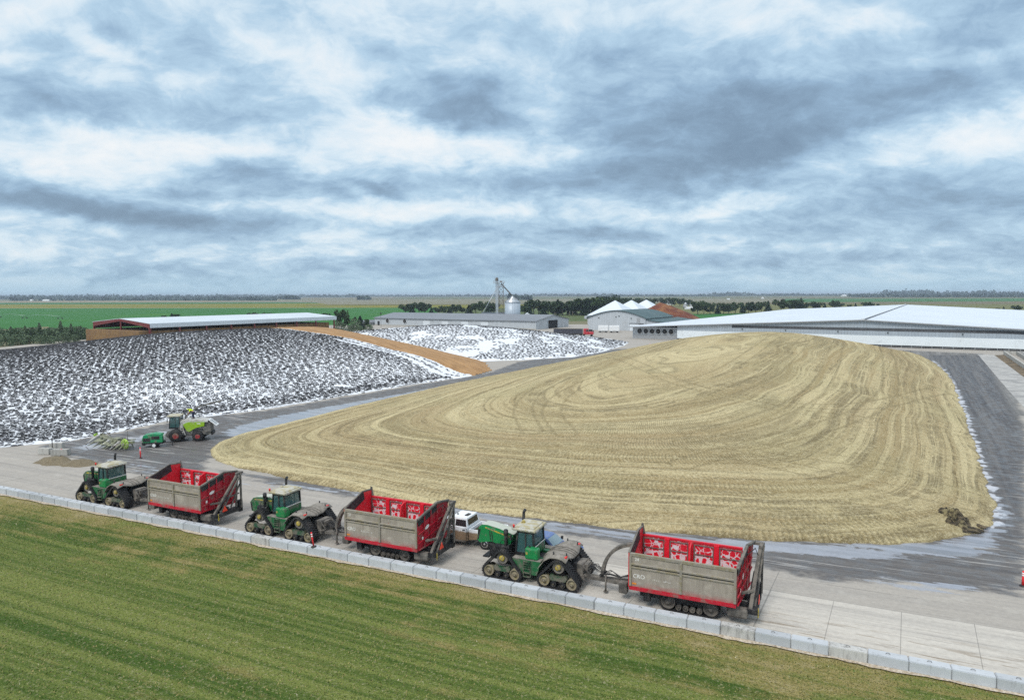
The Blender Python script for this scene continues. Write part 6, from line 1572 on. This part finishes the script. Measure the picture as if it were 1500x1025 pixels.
# person bent over on top of the harvester
def skin_body(name, J, E, mat, parent, sub=2):
    me = bpy.data.meshes.new(name); me.from_pydata([j[0] for j in J], E, []); o = bpy.data.objects.new(name, me); C.objects.link(o)
    sk = o.modifiers.new('skin', 'SKIN'); me.skin_vertices[0].data[0].use_root = True
    for i, j in enumerate(J):
        r = j[1]; me.skin_vertices[0].data[i].radius = r if isinstance(r, tuple) else (r, r)
    sb = o.modifiers.new('sub', 'SUBSURF'); sb.levels = sub; sb.render_levels = sub
    dg = bpy.context.evaluated_depsgraph_get(); m2 = bpy.data.meshes.new_from_object(o.evaluated_get(dg)); bpy.data.objects.remove(o)
    m2.materials.clear(); m2.materials.append(mat)
    m2.polygons.foreach_set('use_smooth', [True]*len(m2.polygons))
    o = bpy.data.objects.new(name, m2); C.objects.link(o); o.parent = parent; return o
def make_person():
    pe = thing('person', 'worker in lime yellow top and dark blue trousers bending forward on top of the harvester', 'person')
    # x is where the person leans; the pelvis is the root
    J = [((-.05, 0, .92), (.15, .12)), ((.12, 0, 1.10), (.15, .12)), ((.32, 0, 1.20), (.17, .13)), ((.46, 0, 1.22), (.07, .07)), ((.55, 0, 1.22), (.085, .08)), ((.64, 0, 1.18), (.09, .085)),
         ((-.05, .11, .84), .10), ((.06, .13, .47), .065), ((-.04, .13, .10), .05), ((.13, .14, .05), .045),
         ((-.05, -.11, .84), .10), ((.02, -.13, .47), .065), ((-.12, -.13, .10), .05), ((.05, -.14, .05), .045),
         ((.34, .21, 1.16), .065), ((.40, .26, .90), .048), ((.56, .20, .70), .035), ((.62, .19, .64), (.04, .02)),
         ((.34, -.21, 1.16), .065), ((.42, -.25, .90), .048), ((.58, -.18, .72), .035), ((.64, -.17, .66), (.04, .02))]
    E = [(0, 1), (1, 2), (2, 3), (3, 4), (4, 5), (0, 6), (6, 7), (7, 8), (8, 9), (0, 10), (10, 11), (11, 12), (12, 13), (2, 14), (14, 15), (15, 16), (16, 17), (2, 18), (18, 19), (19, 20), (20, 21)]
    for sy, b in ((1, 17), (-1, 21)):
        bx, by, bz = J[b][0]
        for k in range(4):
            n0 = len(J); J += [((bx+.05, by+(k-1.5)*.02, bz-.035), .0095), ((bx+.075-.004*abs(k-1.5), by+(k-1.5)*.022, bz-.075), .008)]; E += [(b, n0), (n0, n0+1)]
        n0 = len(J); J += [((bx+.02, by-sy*.045, bz-.02), .010), ((bx+.05, by-sy*.05, bz-.05), .009)]; E += [(b, n0), (n0, n0+1)]
    skin_body('body', J, E, M['skin'], pe)
    fa = MB(); fa.lathe([(.012, 0), (.012, .02)], (.735, .035, 1.20), 'x', 8); fa.lathe([(.012, 0), (.012, .02)], (.735, -.035, 1.20), 'x', 8); fa.build('eyes', M['black'], pe)
    S = [((.02, 0, .98), (.175, .15)), ((.14, 0, 1.11), (.18, .15)), ((.33, 0, 1.21), (.20, .16)), ((.43, 0, 1.23), (.09, .08)), ((.34, .22, 1.16), .09), ((.39, .255, .96), .07), ((.34, -.22, 1.16), .09), ((.40, -.25, .96), .07)]
    skin_body('jacket', S, [(0, 1), (1, 2), (2, 3), (2, 4), (4, 5), (2, 6), (6, 7)], M['hivis'], pe)
    T_ = [((-.05, 0, .93), (.175, .145)), ((-.05, .11, .84), .125), ((.06, .13, .47), .09), ((-.04, .13, .12), .075), ((-.05, -.11, .84), .125), ((.02, -.13, .47), .09), ((-.12, -.13, .12), .075)]
    skin_body('trousers', T_, [(0, 1), (1, 2), (2, 3), (0, 4), (4, 5), (5, 6)], M['navy'], pe)
    bt = MB()
    for x, y in ((.03, .135), (-.05, -.135)): bt.rbox(x-.12, x+.17, y-.055, y+.055, 0.0, .11, .03)
    bt.build('boots', M['black'], pe)
    hc = MB(); hc.lathe([(.12, -.02), (.115, .03), (.08, .075), (.02, .09)], (0, 0, 0), 'z', 14); ho = hc.build('cap', M['hivis'], pe); ho.location = (.62, 0, 1.235); ho.rotation_euler = (0, .5, 0)
    return pe
pe = make_person(); pe.rotation_euler = (0, 0, R(191)); pe.location = hv.matrix_basis @ Vector((-.75, .25, 3.27))

# generator trailer
gn = thing('generator_trailer', 'small green generator on a one axle trailer in front of the harvester', 'generator', (-45.2, 84.9, 0), R(191)); gn.scale = (.88, .88, .9)
b = MB(); b.prism([(1.3, .75), (1.35, 1.25), (1.15, 1.75), (.75, 1.82), (-.2, 1.95), (-1.1, 1.85), (-1.3, 1.55), (-1.3, .75)], -.72, .72); bo = b.build('canopy', M['gen_green'], gn)
b = MB(); b.box(.25, 1.22, .721, .735, .85, 1.38); b.prism([(1.36, .8), (1.40, 1.22), (1.36, 1.24), (1.31, .8)], -.6, .6); b.box(-.95, .1, .721, .735, 1.15, 1.62); b.build('louvre', M['black'], bo)
b = MB(); b.box(-1.35, 1.4, -.74, .74, .52, .74); b.bar((-1.3, 0, .6), (-2.6, 0, .55), .1); b.bar((-2.45, 0, .05), (-2.45, 0, .75), .07); b.box(1.1, 1.4, -.5, .5, .3, .52); b.build('chassis', M['black'], gn)
b = MB(); b.rbox(-1.55, -1.35, -.35, .35, .95, 1.75, .05); b.build('control_box', M['pale_panel'], bo)
for sg in (1, -1):
    w_ = MB(); w_.lathe([(.2, -.09), (.34, -.09), (.34, .09), (.24, .09)], (-.25, sg*.85, .34), 'y', 18); wo = w_.build('wheel', M['rubber'], gn)
    r_ = MB(); r_.lathe([(.24, sg*.095), (.2, sg*.11), (.05, sg*.08)], (-.25, sg*.85, .34), 'y', 14); r_.build('rim', M['white'], wo)

# harvester header standing on the ground
hd = thing('maize_header', 'grimy silver maize header with lime discs left on the ground by the tyre mound', 'header', (-50.1, 84.3, 0), R(-24))
b = MB()
for x0, z0, x1, z1 in ((-3.2, 1.15, -1.2, .75), (-1.2, .75, 1.4, .65), (1.4, .65, 3.2, .9)):
    b.bar((x0, .5, z0), (x1, .5, z1), .35, .3); b.bar((x0, .75, z0+.25), (x1, .75, z1+.3), .14)
b.box(-.5, .6, .3, 1.0, .3, 1.15)
for x in (-2.6, -1.6, -.6, .5, 1.6, 2.6): b.bar((x, .9, .1), (x, .6, .9), .1); b.bar((x, .6, .3), (x+.2, -.5, .25), .12)
b.build('frame', M['header'], hd)
for k, x in enumerate(np.linspace(-3.0, 2.2, 9)):
    zb = .75+.5*max(0, (-x-1)/2)**1.2
    c = MB(); dx = -.35 if x < -1.2 else (.1 if x < 1 else .3)
    c.cyl((x, .35, zb), (x+dx, -1.15-.25*(k % 2), .12+.25*max(0, (-x-1.6))), .22, .03, 9); c.build('row_divider', M['header'] if k % 3 else M['pale_panel'], hd)
for x, z in ((-2.2, .7), (-1.0, .45), (.2, .42), (1.2, .42)):
    c = MB(); c.lathe([(.55, 0), (.58, .05), (.3, .12), (.12, .3)], (x, -.15, z), 'z', 16)
    for k in range(12): a = k*PI/6; c.bar((x+.5*math.cos(a), -.15+.5*math.sin(a), z+.03), (x+.72*math.cos(a+.2), -.15+.72*math.sin(a+.2), z+.03), .08, .03)
    c.build('gathering_drum', M['header'] if x < .5 else M['dirty_steel'], hd)
c = MB(); c.lathe([(.05, -.16), (.32, -.12), (.62, -.05), (.66, .05), (.5, .16), (.2, .22)], (2.75, -.35, .80), 'y', 24); dm_ = c.build('end_drum', M['lime'], hd)
c = MB()
for k in range(10): a = k*PI/5; c.bar((2.75+.25*math.cos(a), -.50, .8+.25*math.sin(a)), (2.75+.60*math.cos(a), -.42, .8+.60*math.sin(a)), .06, .05)
c.lathe([(.16, -.26), (.18, -.1)], (2.75, -.35, .8), 'y', 12); c.build('drum_fins', M['header'], dm_)
c = MB(); c.cyl((-3.3, .3, 1.35), (-3.75, .2, 1.25), .24, .1, 10); c.build('end_tip', M['lime'], hd)
c = MB(); c.tube([(-3.0, .6, 1.3), (-2.2, .7, 1.9), (-1.2, .7, 1.3)], .05); c.tube([(-3.3, .2, 1.2), (-4.1, -.3, .5), (-4.4, -.5, .12)], .06); c.tube([(.7, .6, .9), (1.4, .7, 1.25), (2.4, .6, 1.1)], .05); c.tube([(2.0, .6, 1.0), (2.1, .6, 2.2)], .03); c.build('guide_tubes', M['dirty_steel'], hd)

# ---------------------------------------------------------------- posts, loose blocks, heaps
def marker(label, loc, h=1.1, r=.055, grp='orange marker posts'):
    t = thing('marker_post', label, 'marker post', loc, 0, grp)
    b = MB(); b.lathe([(.20, 0), (.20, .05), (.10, .08)], (0, 0, 0), 'z', 14); b.build('base', M['black'], t)
    b = MB(); b.cyl((0, 0, .06), (0, 0, h), r, r*.9, 12); b.lathe([(r*.9, h), (r*1.05, h+.02), (r*.6, h+.06)], (0, 0, 0), 'z', 12); po = b.build('post', M['post_red'], t)
    b = MB()
    for z in (h*.72, h*.86): b.cyl((0, 0, z), (0, 0, z+.085), r*1.05, n=12)
    b.build('reflective_band', M['post_white'], po); return t
def in_px(px, py, z=0): return tuple(G(px, py, z))
marker('orange red marker post with white band on open pavement beside the maize header', in_px(206, 671), 1.25, .07)
marker('small orange red marker post by the loose concrete blocks', in_px(90.5, 667.3), .75)
mp = G(459.5, 800.5, .615); pm_ = marker('tilted orange red marker post with white bands standing on the block wall', tuple(mp), 1.05, .06); pm_.rotation_euler = (0, R(-8), 0)
marker('orange red marker post with white bands at the right edge of the photo', in_px(1498.5, 858), .95, .09)
marker('small red marker post at the far end of the forage mound', in_px(952, 508), 1.2, .09)
def loose(px, py, L, rz, lab):
    o = block_mesh(M['block_old'], L, .75, .75).build('concrete_block', M['block_old']); h_ = hook_mesh().build('lifting_loop', M['dirty_steel'], o); h_.location = (0, 0, .74); v = G(px, py); o.location = (v.x, v.y+.35, 0); o.rotation_euler = (0, 0, rz); tag(o, lab, 'concrete block', 'loose concrete blocks near the tyre mound'); return o
loose(64.5, 666, 1.5, R(-8), 'loose concrete block by the tyre mound, left one of the front pair')
loose(86.5, 667.5, 2.0, R(2), 'loose concrete block by the tyre mound, with a red post before it')
loose(81, 658, 1.5, R(10), 'loose concrete block by the tyre mound, behind the front pair')
pt = thing('utility_pole', 'short dark pole rising behind the loose concrete blocks', 'pole', in_px(77, 659)); b = MB(); b.cyl((0, 0, 0), (0, 0, 1.15), .05, .045, 10); b.lathe([(.05, 1.15), (.09, 1.17), (.09, 1.28), (.03, 1.32)], (0, 0, 0), 'z', 10); b.build('pole', M['black'], pt)

def m_heap(name, a, b_): 
    m, n, bs_ = newmat(name); p = n.pos(); c = n.mix(n.noise(p, 1.6, 6, .7), a, b_); c = n.mix(n.math('MULTIPLY', n.ramp(n.noise(p, 7, 4, .7), .5, .7), .5), c, tuple(min(1, 1.7*k) for k in b_))
    n.put(bs_.inputs['Base Color'], c); bs_.inputs['Roughness'].default_value = .95; n.put(bs_.inputs['Normal'], n.bump(n.noise(p, 4, 5, .7), .9, .12)); return m
MH = m_heap('forage_spill', (.11, .088, .055), (.22, .18, .115))
for lab, foot, pk in (('left one of two low brown spoil heaps near the leftmost tractor', [(50, 678), (70, 682), (105, 683), (118, 679), (100, 671), (75, 669), (56, 673)], [(82, 675, .6), (95, 676, .5)]),
                      ('right one of two low brown spoil heaps, partly behind the leftmost tractor', [(84, 682), (110, 685), (142, 681), (148, 677), (128, 673), (104, 675)], [(105, 679, .45), (130, 677, .4)])):
    P, F, h, s = heap('dirt_heap', '', '', [tuple(G(x, y))[:2]+(z,) for x, y, z in pk], poly_w(foot), MH, .2, .42)
    tag(np_mesh('dirt_heap', np.column_stack([P, h]), F, MH, smooth=True), lab, 'dirt heap', 'spoil heaps')
def m_dark():
    m, n, bs_ = newmat('dark_spill'); p = n.pos(); q = n.mapr(p, R(35), (.7, 4.5, 3)); c = n.mix(n.ramp(n.noise(q, 1.3, 6, .7), .42, .62), (.012, .010, .007), (.17, .13, .075)); c = n.mix(n.ramp(n.noise(p, 1.3, 5, .65), .50, .66), c, (.30, .25, .13))
    n.put(bs_.inputs['Base Color'], c); bs_.inputs['Roughness'].default_value = .95; n.put(bs_.inputs['Normal'], n.bump(n.noise(q, 2, 5, .7), 1.0, .25)); return m
MD = m_dark()
fo = [on_pile(*q) for q in [(1364, 763), (1382, 758), (1397, 758), (1410, 767), (1434, 774), (1418, 780), (1398, 780), (1384, 772)]]
P, F, h, s = heap('spoiled', '', '', [(*on_pile(1385, 763), 1.3), (*on_pile(1400, 768), 1.5), (*on_pile(1412, 775), 1.1)], fo, MD, .12, .8, 5, 1.5)
gh = np.maximum(tpsP(P), 0)*smooth01(sdist(P, FOOT)/4+.15)+.15
tag(np_mesh('spoiled_forage', np.column_stack([P, gh+h]), F, MD, smooth=True), 'dark tangled patch of spoiled forage at the near right corner of the mound', 'spoiled forage')
# crumpled teal sheet at the foot of the farther covered mound
tc = G(832, 513, .4); b = bmesh.new(); bmesh.ops.create_icosphere(b, subdivisions=3, radius=1)
for v in b.verts: k = 1+.35*math.sin(v.co.x*5+1)*math.sin(v.co.y*6)+.2*math.sin(v.co.z*9); v.co = (v.co.x*.95*k, v.co.y*.8*k, v.co.z*.45*k)
mb = MB(); mb.bm(b, True); o = mb.build('tarpaulin', simple('teal_sheet', (.05, .42, .45), .5)); o.location = (tc.x, tc.y, .75); tag(o, 'crumpled teal plastic sheet at the foot of the farther tyre covered mound', 'tarpaulin')

# ---------------------------------------------------------------- trees and shrubs
def m_leaf(name, c1, c2, s=.4):
    m, n, b = newmat(name); g = n.add('NewGeometry').outputs['Random Per Island']; o = n.add('ObjectInfo').outputs['Random']
    c = n.mix(g, c1, c2); c = n.mix(1.0, c, n.comb(*[n.ramp(o, 0, 1, .8, 1.2, False)]*3), 'MULTIPLY')
    n.put(b.inputs['Base Color'], c); b.inputs['Roughness'].default_value = .8; b.inputs['Specular IOR Level'].default_value = .15; return m
L_dark = m_leaf('dark_tree_leaves', (.022, .042, .018), (.055, .085, .034)); L_grey = m_leaf('grey_green_leaves', (.075, .12, .07), (.17, .22, .13)); L_con = m_leaf('conifer_needles', (.014, .032, .020), (.036, .064, .036)); L_far = m_leaf('hazed_far_leaves', (.034, .055, .048), (.06, .085, .07))  # far leaves lightened and blued, distance haze put into their colour
M_bark = simple('bark', (.09, .07, .05), .9, var=.3)
def leaf_quads(cen, size, g):
    n = len(cen); a = g.normal(size=(n, 3)); a /= np.linalg.norm(a, axis=1)[:, None]; r = g.normal(size=(n, 3)); b = np.cross(a, r); b /= np.linalg.norm(b, axis=1)[:, None]
    s = size*g.uniform(.6, 1.3, n)[:, None]
    V = np.stack([cen-a*s-b*s*.6, cen+a*s-b*s*.5, cen+a*s*.8+b*s*.6, cen-a*s+b*s*.5], 1).reshape(-1, 3)
    return V, np.arange(4*n).reshape(-1, 4)
def crown_pts(kind, h, w, n, g):
    if kind == 'round':
        k = 9; c = np.column_stack([g.normal(0, w*.24, k), g.normal(0, w*.24, k), g.uniform(h*.35, h*.85, k)]); r = g.uniform(.16, .30, k)*w
        i = g.integers(0, k, n); d = g.normal(size=(n, 3)); d /= np.linalg.norm(d, axis=1)[:, None]; return c[i]+d*(r[i]*g.uniform(.4, 1.05, n)**.6)[:, None]*np.array([1, 1, .95])
    if kind == 'cone':
        z = h*(.08+.92*g.uniform(0, 1, n)**1.5); rr = w*.5*(1-z/h)**.8*g.uniform(.35, 1.08, n); a = g.uniform(0, 2*PI, n); rr *= 1+.25*np.sin(z*5+a*2); return np.column_stack([rr*np.cos(a), rr*np.sin(a), z])
    z = h*g.uniform(0.02, 1, n)**1.1; k = 6; ca = g.uniform(0, 2*PI, k); i = g.integers(0, k, n); rr = w*.42*(1-(z/h)**2)**.5; return np.column_stack([rr*np.cos(ca[i])*.8+g.normal(0, w*.13, n), rr*np.sin(ca[i])*.8+g.normal(0, w*.13, n), z])
def make_tree(kind, h, w, n, size, mat, seed, name):
    g = np.random.default_rng(seed); t = thing(name, None, None)
    V, F = leaf_quads(crown_pts(kind, h, w, n, g), size, g); np_mesh('crown', V, F, mat, t)
    b = MB(); b.tube([(0, 0, -.2), (.05, 0, h*.3), (0, .05, h*.75)], [h*.028, h*.022, h*.008], 7)
    for k in range(4): a = k*1.7; b.tube([(0, 0, h*(.25+.1*k)), (w*.25*math.cos(a), w*.25*math.sin(a), h*(.42+.1*k))], [h*.012, h*.005], 5)
    b.build('trunk' if kind != 'bush' else 'stems', M_bark, t); return t
protos = {}
def get(kind, var):
    key = (kind, var)
    if key not in protos:
        if kind == 'round': protos[key] = make_tree('round', 1*10, 8.5, 750, .55, L_dark, 11+var, 'broadleaf_tree')
        elif kind == 'cone': protos[key] = make_tree('cone', 10, 6.2, 650, .5, L_con, 31+var, 'conifer_tree')
        elif kind == 'bush': protos[key] = make_tree('bush', 5, 5, 850, .20, L_grey, 51+var, 'shrub')
        elif kind == 'youngcone': protos[key] = make_tree('cone', 10, 5.5, 700, .38, L_grey, 71+var, 'young_conifer')
        return protos[key]
    return copy_tree(protos[key])
def plant(px, py, hpx, kind, label, cat, grp, wide=1.0, d=None):
    var = int(rng.integers(0, 3)); o = get(kind, var)
    v = G(px, py, -.3) if d is None else D(px, 470, d)
    dd = v.y; h = hpx*dd/1000; base = 5. if kind == 'bush' else 10.
    k = h/base; o.location = (v.x, v.y, -.35); o.scale = (k*wide*rng.uniform(.9, 1.1), k*wide*rng.uniform(.9, 1.1), k); o.rotation_euler = (0, 0, rng.uniform(0, 6.28)); tag(o, label, cat, grp)
# belt beyond the grey shed and the bin, from left to right
xs = [594, 604, 614, 622, 632, 641, 650, 659, 668, 677, 687, 697, 706, 715, 723, 768, 775, 782, 789, 796, 803, 810, 817, 824, 831, 838, 845, 852, 858, 864, 869, 875]
hs_px = [15, 13, 17, 15, 10, 10, 12, 11, 15, 11, 13, 15, 19, 15, 16, 17, 16, 22, 20, 15, 18, 20, 22, 20, 18, 20, 20, 24, 22, 24, 25, 26]
for i, (x, h) in enumerate(zip(xs, hs_px)):
    plant(x, 461.5-(1.5 if x < 730 else 0)+rng.uniform(-.6, .6), h, 'cone' if i % 3 == 1 else 'round', 'dark green tree in the belt behind the grain bin, %s from the left' % ordinal(i), 'tree', 'tree belt behind the grey shed', 1.35)
for i, (x, y, h) in enumerate([(884, 456, 20), (893, 455, 19), (903, 454, 18), (914, 452, 15), (925, 450, 14), (936, 450, 13), (948, 449, 12), (958, 449, 12), (972, 448, 12), (984, 449, 13), (996, 449, 12), (1006, 450, 11)]):
    plant(x, y, h, 'round', 'dark green tree behind the peaked white roofs, %s from the left' % ordinal(i), 'tree', 'trees behind the peaked roofs', 1.4)
# the row beyond the white barn
rowR = [(1022, 461, 20), (1031, 460.5, 15), (1040, 460.5, 17), (1051, 460, 14), (1060, 460, 16), (1067, 460, 15), (1077, 459.5, 17), (1088, 459, 15), (1096, 459, 17), (1107, 459, 14), (1115, 458, 16), (1125, 458, 17), (1144, 457, 19), (1158, 456, 17), (1165, 456, 17), (1173, 456, 19), (1181, 455, 12), (1190, 455, 13), (1199, 455, 12), (1208, 455, 11), (1224, 454, 14), (1232, 453, 9), (1244, 453, 7), (1253, 452, 8), (1267, 452, 9), (1273, 452, 10), (1285, 452, 7), (1311, 451, 5), (1331, 452, 4), (1355, 452, 4), (1461, 456, 5), (1470, 456, 7), (1488, 457, 10), (1492, 457, 7)]
for i, (x, y, h) in enumerate(rowR):
    plant(x, y, h, 'cone' if i % 4 == 3 else 'round', 'dark tree in the row beyond the white barn roof, %s from the left' % ordinal(i), 'tree', 'tree row beyond the white barn', 1.15)
# trees between hay shed and grey shed
for i, (x, y, h, k, w_) in enumerate([(500, 483, 29, 'round', .75), (510, 484, 22, 'round', .8), (519, 484, 17, 'bush', 1.1), (528, 483, 20, 'cone', 1.3), (536, 483, 15, 'round', 1.0), (497, 485, 14, 'bush', 1.2), (512, 486, 10, 'bush', 1.6), (526, 486, 9, 'bush', 1.6), (541, 484, 9, 'bush', 1.3)]):
    plant(x, y, h, k, 'dark green %s between the hay shed and the grey shed, %s from the left' % ('bush' if k == 'bush' else 'tree', ordinal(sorted([500, 510, 519, 528, 536, 497, 512, 526, 541]).index(x))), 'bush' if k == 'bush' else 'tree', 'growth between the two sheds', w_)
for i, (x, y, h) in enumerate([(372, 470, 12), (383, 470, 9), (392, 469, 11), (402, 469, 10), (412, 469, 9), (421, 469, 10), (240, 467, 5), (252, 467, 8), (259, 467, 7), (466, 468, 8), (475, 468, 9), (483, 468, 9)]):
    plant(x, y, h, 'cone' if i % 2 else 'round', 'dark tree top showing over the hay shed roof, %s from the left' % ordinal(sorted([372, 383, 392, 402, 412, 421, 240, 252, 259, 466, 475, 483]).index(x)), 'tree', 'trees behind the hay shed', 1.5)
# shrubs and young conifers at the left behind the covered mound
bx = [-6, 4, 13, 21, 29, 37, 46, 55, 63, 72, 80, 88, 97, 105, 113, 121, 9, 26, 43, 60, 76, 93, 109]
for i, x in enumerate(bx):
    front = i >= 16
    plant(x, (506 if front else 500)-.02*x+rng.uniform(-.8, .8), rng.uniform(13, 17) if front else rng.uniform(16, 21), 'bush', 'grey green shrub in the thicket left of the hay shed, %s from the left' % ordinal(sorted(bx).index(x)), 'shrub', 'shrub thicket left of the hay shed', 1.25)
yc = [(17, 503, 25), (38, 503, 26), (59, 502, 29), (90, 500, 30), (105, 499, 25), (119, 497, 20), (73, 501, 20)]
for x, y, h in yc:
    plant(x, y, h, 'youngcone', 'young conifer standing above the shrub thicket, %s from the left' % ordinal(sorted(q[0] for q in yc).index(x)), 'tree', 'young conifers in the thicket', .95)
# for the farm groves and tree lines far off: one mass each
def mass(name, label, runs, mat, seed, size):
    g = np.random.default_rng(seed); VV = []; FF = []; o_ = 0
    for x0, x1, y, hp_, n in runs:
        px = g.uniform(x0, x1, n); base = np.array([tuple(G(q, y, -.3)) for q in px]); d = base[:, 1]
        env = .45+.55*np.abs(nsm(np.column_stack([px*.22, px*0]), 1.0, seed, 3)+.25)
        base[:, 1] += g.uniform(-.01, .02, n)*d
        h = hp_*d/1000*np.clip(env*1.25, .3, 1.25); base[:, 2] = h*g.uniform(0, 1, n)
        for s_, sel in ((1, slice(None)),):
            V, F = leaf_quads(base, (size*d/1000)[:, None]*np.ones((n, 1)) if False else 2.3*size*d.mean()/1000, g); V = V.copy(); V[:, 2] = np.maximum(V[:, 2], -.4); VV.append(V); FF.append(F+o_); o_ += len(V)
    o = np_mesh(name, np.concatenate(VV), np.concatenate(FF), mat); tag(o, label, 'woods', kind='stuff')
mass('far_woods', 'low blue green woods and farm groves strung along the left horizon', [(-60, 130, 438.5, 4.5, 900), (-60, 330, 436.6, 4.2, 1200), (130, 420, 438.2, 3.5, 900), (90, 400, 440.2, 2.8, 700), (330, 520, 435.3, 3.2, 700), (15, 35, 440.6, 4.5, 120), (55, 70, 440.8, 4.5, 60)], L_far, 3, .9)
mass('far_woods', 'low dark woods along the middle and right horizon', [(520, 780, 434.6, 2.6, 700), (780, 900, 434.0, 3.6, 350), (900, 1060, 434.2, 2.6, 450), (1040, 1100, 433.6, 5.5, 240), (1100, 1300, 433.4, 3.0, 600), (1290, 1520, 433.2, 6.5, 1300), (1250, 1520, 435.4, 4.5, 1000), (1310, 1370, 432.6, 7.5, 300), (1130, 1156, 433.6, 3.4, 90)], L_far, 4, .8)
for i, (x0, x1, y, h, lab) in enumerate([(417, 435, 438.6, 4.2, 'small grove of dark trees far off above the hay shed'), (526, 540, 439.2, 5.5, 'small farm grove far off above the grey shed'), (744, 757, 439.2, 6.5, 'grove of trees far off just right of the bin roof'), (758, 779, 439.4, 6, 'second grove of trees far off right of the grain bin'), (880, 908, 443.5, 12.5, 'large dark grove far off behind the peaked white roofs')]):
    mass('grove', lab, [(x0, x1, y, h, 420)], L_far, 20+i, .9)
    C.objects[-1]['category'] = 'grove'
# far farm buildings
def farmhouse(label, px, py, wpx, hpx, roof=M['white'], rz=.2):
    v = G(px, py, -.3); k = v.y/1000; w, h = wpx*k, hpx*k
    t = thing('farm_building', label, 'farm building', (v.x, v.y, -.3), rz, 'far farm buildings')
    b = MB(); b.box(-w/2, w/2, -w*.3, w*.3, 0, h*.6); b.build('wall', M['white'], t)
    b = MB(); b.prism([(-w*.33, h*.58), (0, h), (w*.33, h*.58)], -w/2*1.03, w/2*1.03, 'x'); b.build('roof', roof, t)
farmhouse('small white farm building among the far trees at left', 68, 441.2, 8, 2.6); farmhouse('tiny white farm shed near the far left woods', 46, 440.6, 3, 2)
farmhouse('white farm building far off above the white barn roof', 1236, 434.2, 6.5, 2.4); farmhouse('white house by the silos behind the brown heap', 1010, 453, 12, 3.5)
farmhouse('pale roofed farm building right of the peaked roofs', 982, 446.5, 9, 6, M['galv']); farmhouse('white machine far off in the brown field', 1117, 437.4, 3.2, 2); farmhouse('white shed far off beside the field road', 1067, 438.8, 4, 1.6)
farmhouse('small white farm building among the right horizon woods', 1325, 431.2, 5, 1.6)
for k, (x, y) in enumerate([(1004, 452), (1013, 452)]):
    v = G(x, y, -.3); s = v.y/1000; t = thing('silo', ['left one of two grey silos behind the brown heap', 'right one of two grey silos behind the brown heap'][k], 'silo', (v.x, v.y, -.3), 0, 'far silos')
    b = MB(); b.lathe([(3.2*s, 0), (3.2*s, 6*s)], n=20); b.build('wall', M['galv_dull'], t); b = MB(); b.lathe([(3.4*s, 6*s), (.3*s, 9*s)], n=20); b.build('roof', M['galv'], t)
# centre pivot in the green field
pv_ = thing('pivot_irrigator', 'long thin irrigation pivot standing in the bright green field at left', 'irrigator', (0, 0, 0))
pts = [D(x, y, G(x, y+3.6, 0).y) for x, y in ((-40, 461.5), (-2, 460.8), (36, 462.2), (88, 463))]
b = MB()
for a, c in zip(pts, pts[1:]):
    mid = (a+c)/2+Vector((0, 0, .9)); b.tube([a, mid, c], .09, 5)
b.build('pipe', M['galv'], pv_)
b = MB()
for p_ in pts:
    b.bar(p_, (p_.x-1.8, p_.y, -.3), .12); b.bar(p_, (p_.x+1.8, p_.y, -.3), .12)
    for dx in (-1.8, 1.8): b.cyl((p_.x+dx, p_.y-.15, .2), (p_.x+dx, p_.y+.15, .2), .6, n=10)
b.build('wheel_tower', M['black'], pv_)
# light poles in the farm lane
for k, (x, y, h) in enumerate([(813, 466, 9), (834, 463.5, 8), (839, 463.5, 8)]):
    v = G(x, y, 0); t = thing('light_pole', ['slim pole behind the grey shed roof', 'left one of two slim poles by the lane beyond the grey shed', 'right one of two slim poles by the lane beyond the grey shed'][k], 'pole', (v.x, v.y, -.3)); hh_ = h*v.y/1000
    b = MB(); b.cyl((0, 0, 0), (0, 0, hh_), .16, .1, 8); b.build('pole', M['wood'], t); b = MB(); b.box(-.1, 1.2, -.1, .1, hh_-.15, hh_); b.build('lamp', M['galv_dull'], t)
v = D(558, 468, 402)
t = thing('weather_post', 'thin dark post with a round head rising above the left end of the grey shed', 'post', (v.x, v.y, 0)); b = MB(); b.cyl((0, 0, 0), (0, 0, 7.6), .08, n=8); b.lathe([(.1, 7.6), (.55, 7.8), (.55, 8.3), (.1, 8.5)], (0, 0, 0), 'z', 10); b.build('post', M['black'], t)

# ---------------------------------------------------------------- air
hz_m = bpy.data.materials.new('haze'); hz_m.use_nodes = True; n = N(hz_m.node_tree)
for q in list(n.n): n.n.remove(q)
o_ = n.add('OutputMaterial'); pvn = n.add('VolumePrincipled'); pvn.inputs['Color'].default_value = (.70, .83, .98, 1); pvn.inputs['Density'].default_value = HAZE
n.l.new(pvn.outputs[0], o_.inputs['Volume'])
b = MB(); b.box(-27000, 27000, -400, 27500, -1.5, 42.0); hzo = b.build('haze', hz_m); tag(hzo, None, None, kind='stuff')
hzo['label'] = 'thin pale haze over the whole farmland'; hzo['category'] = 'haze'
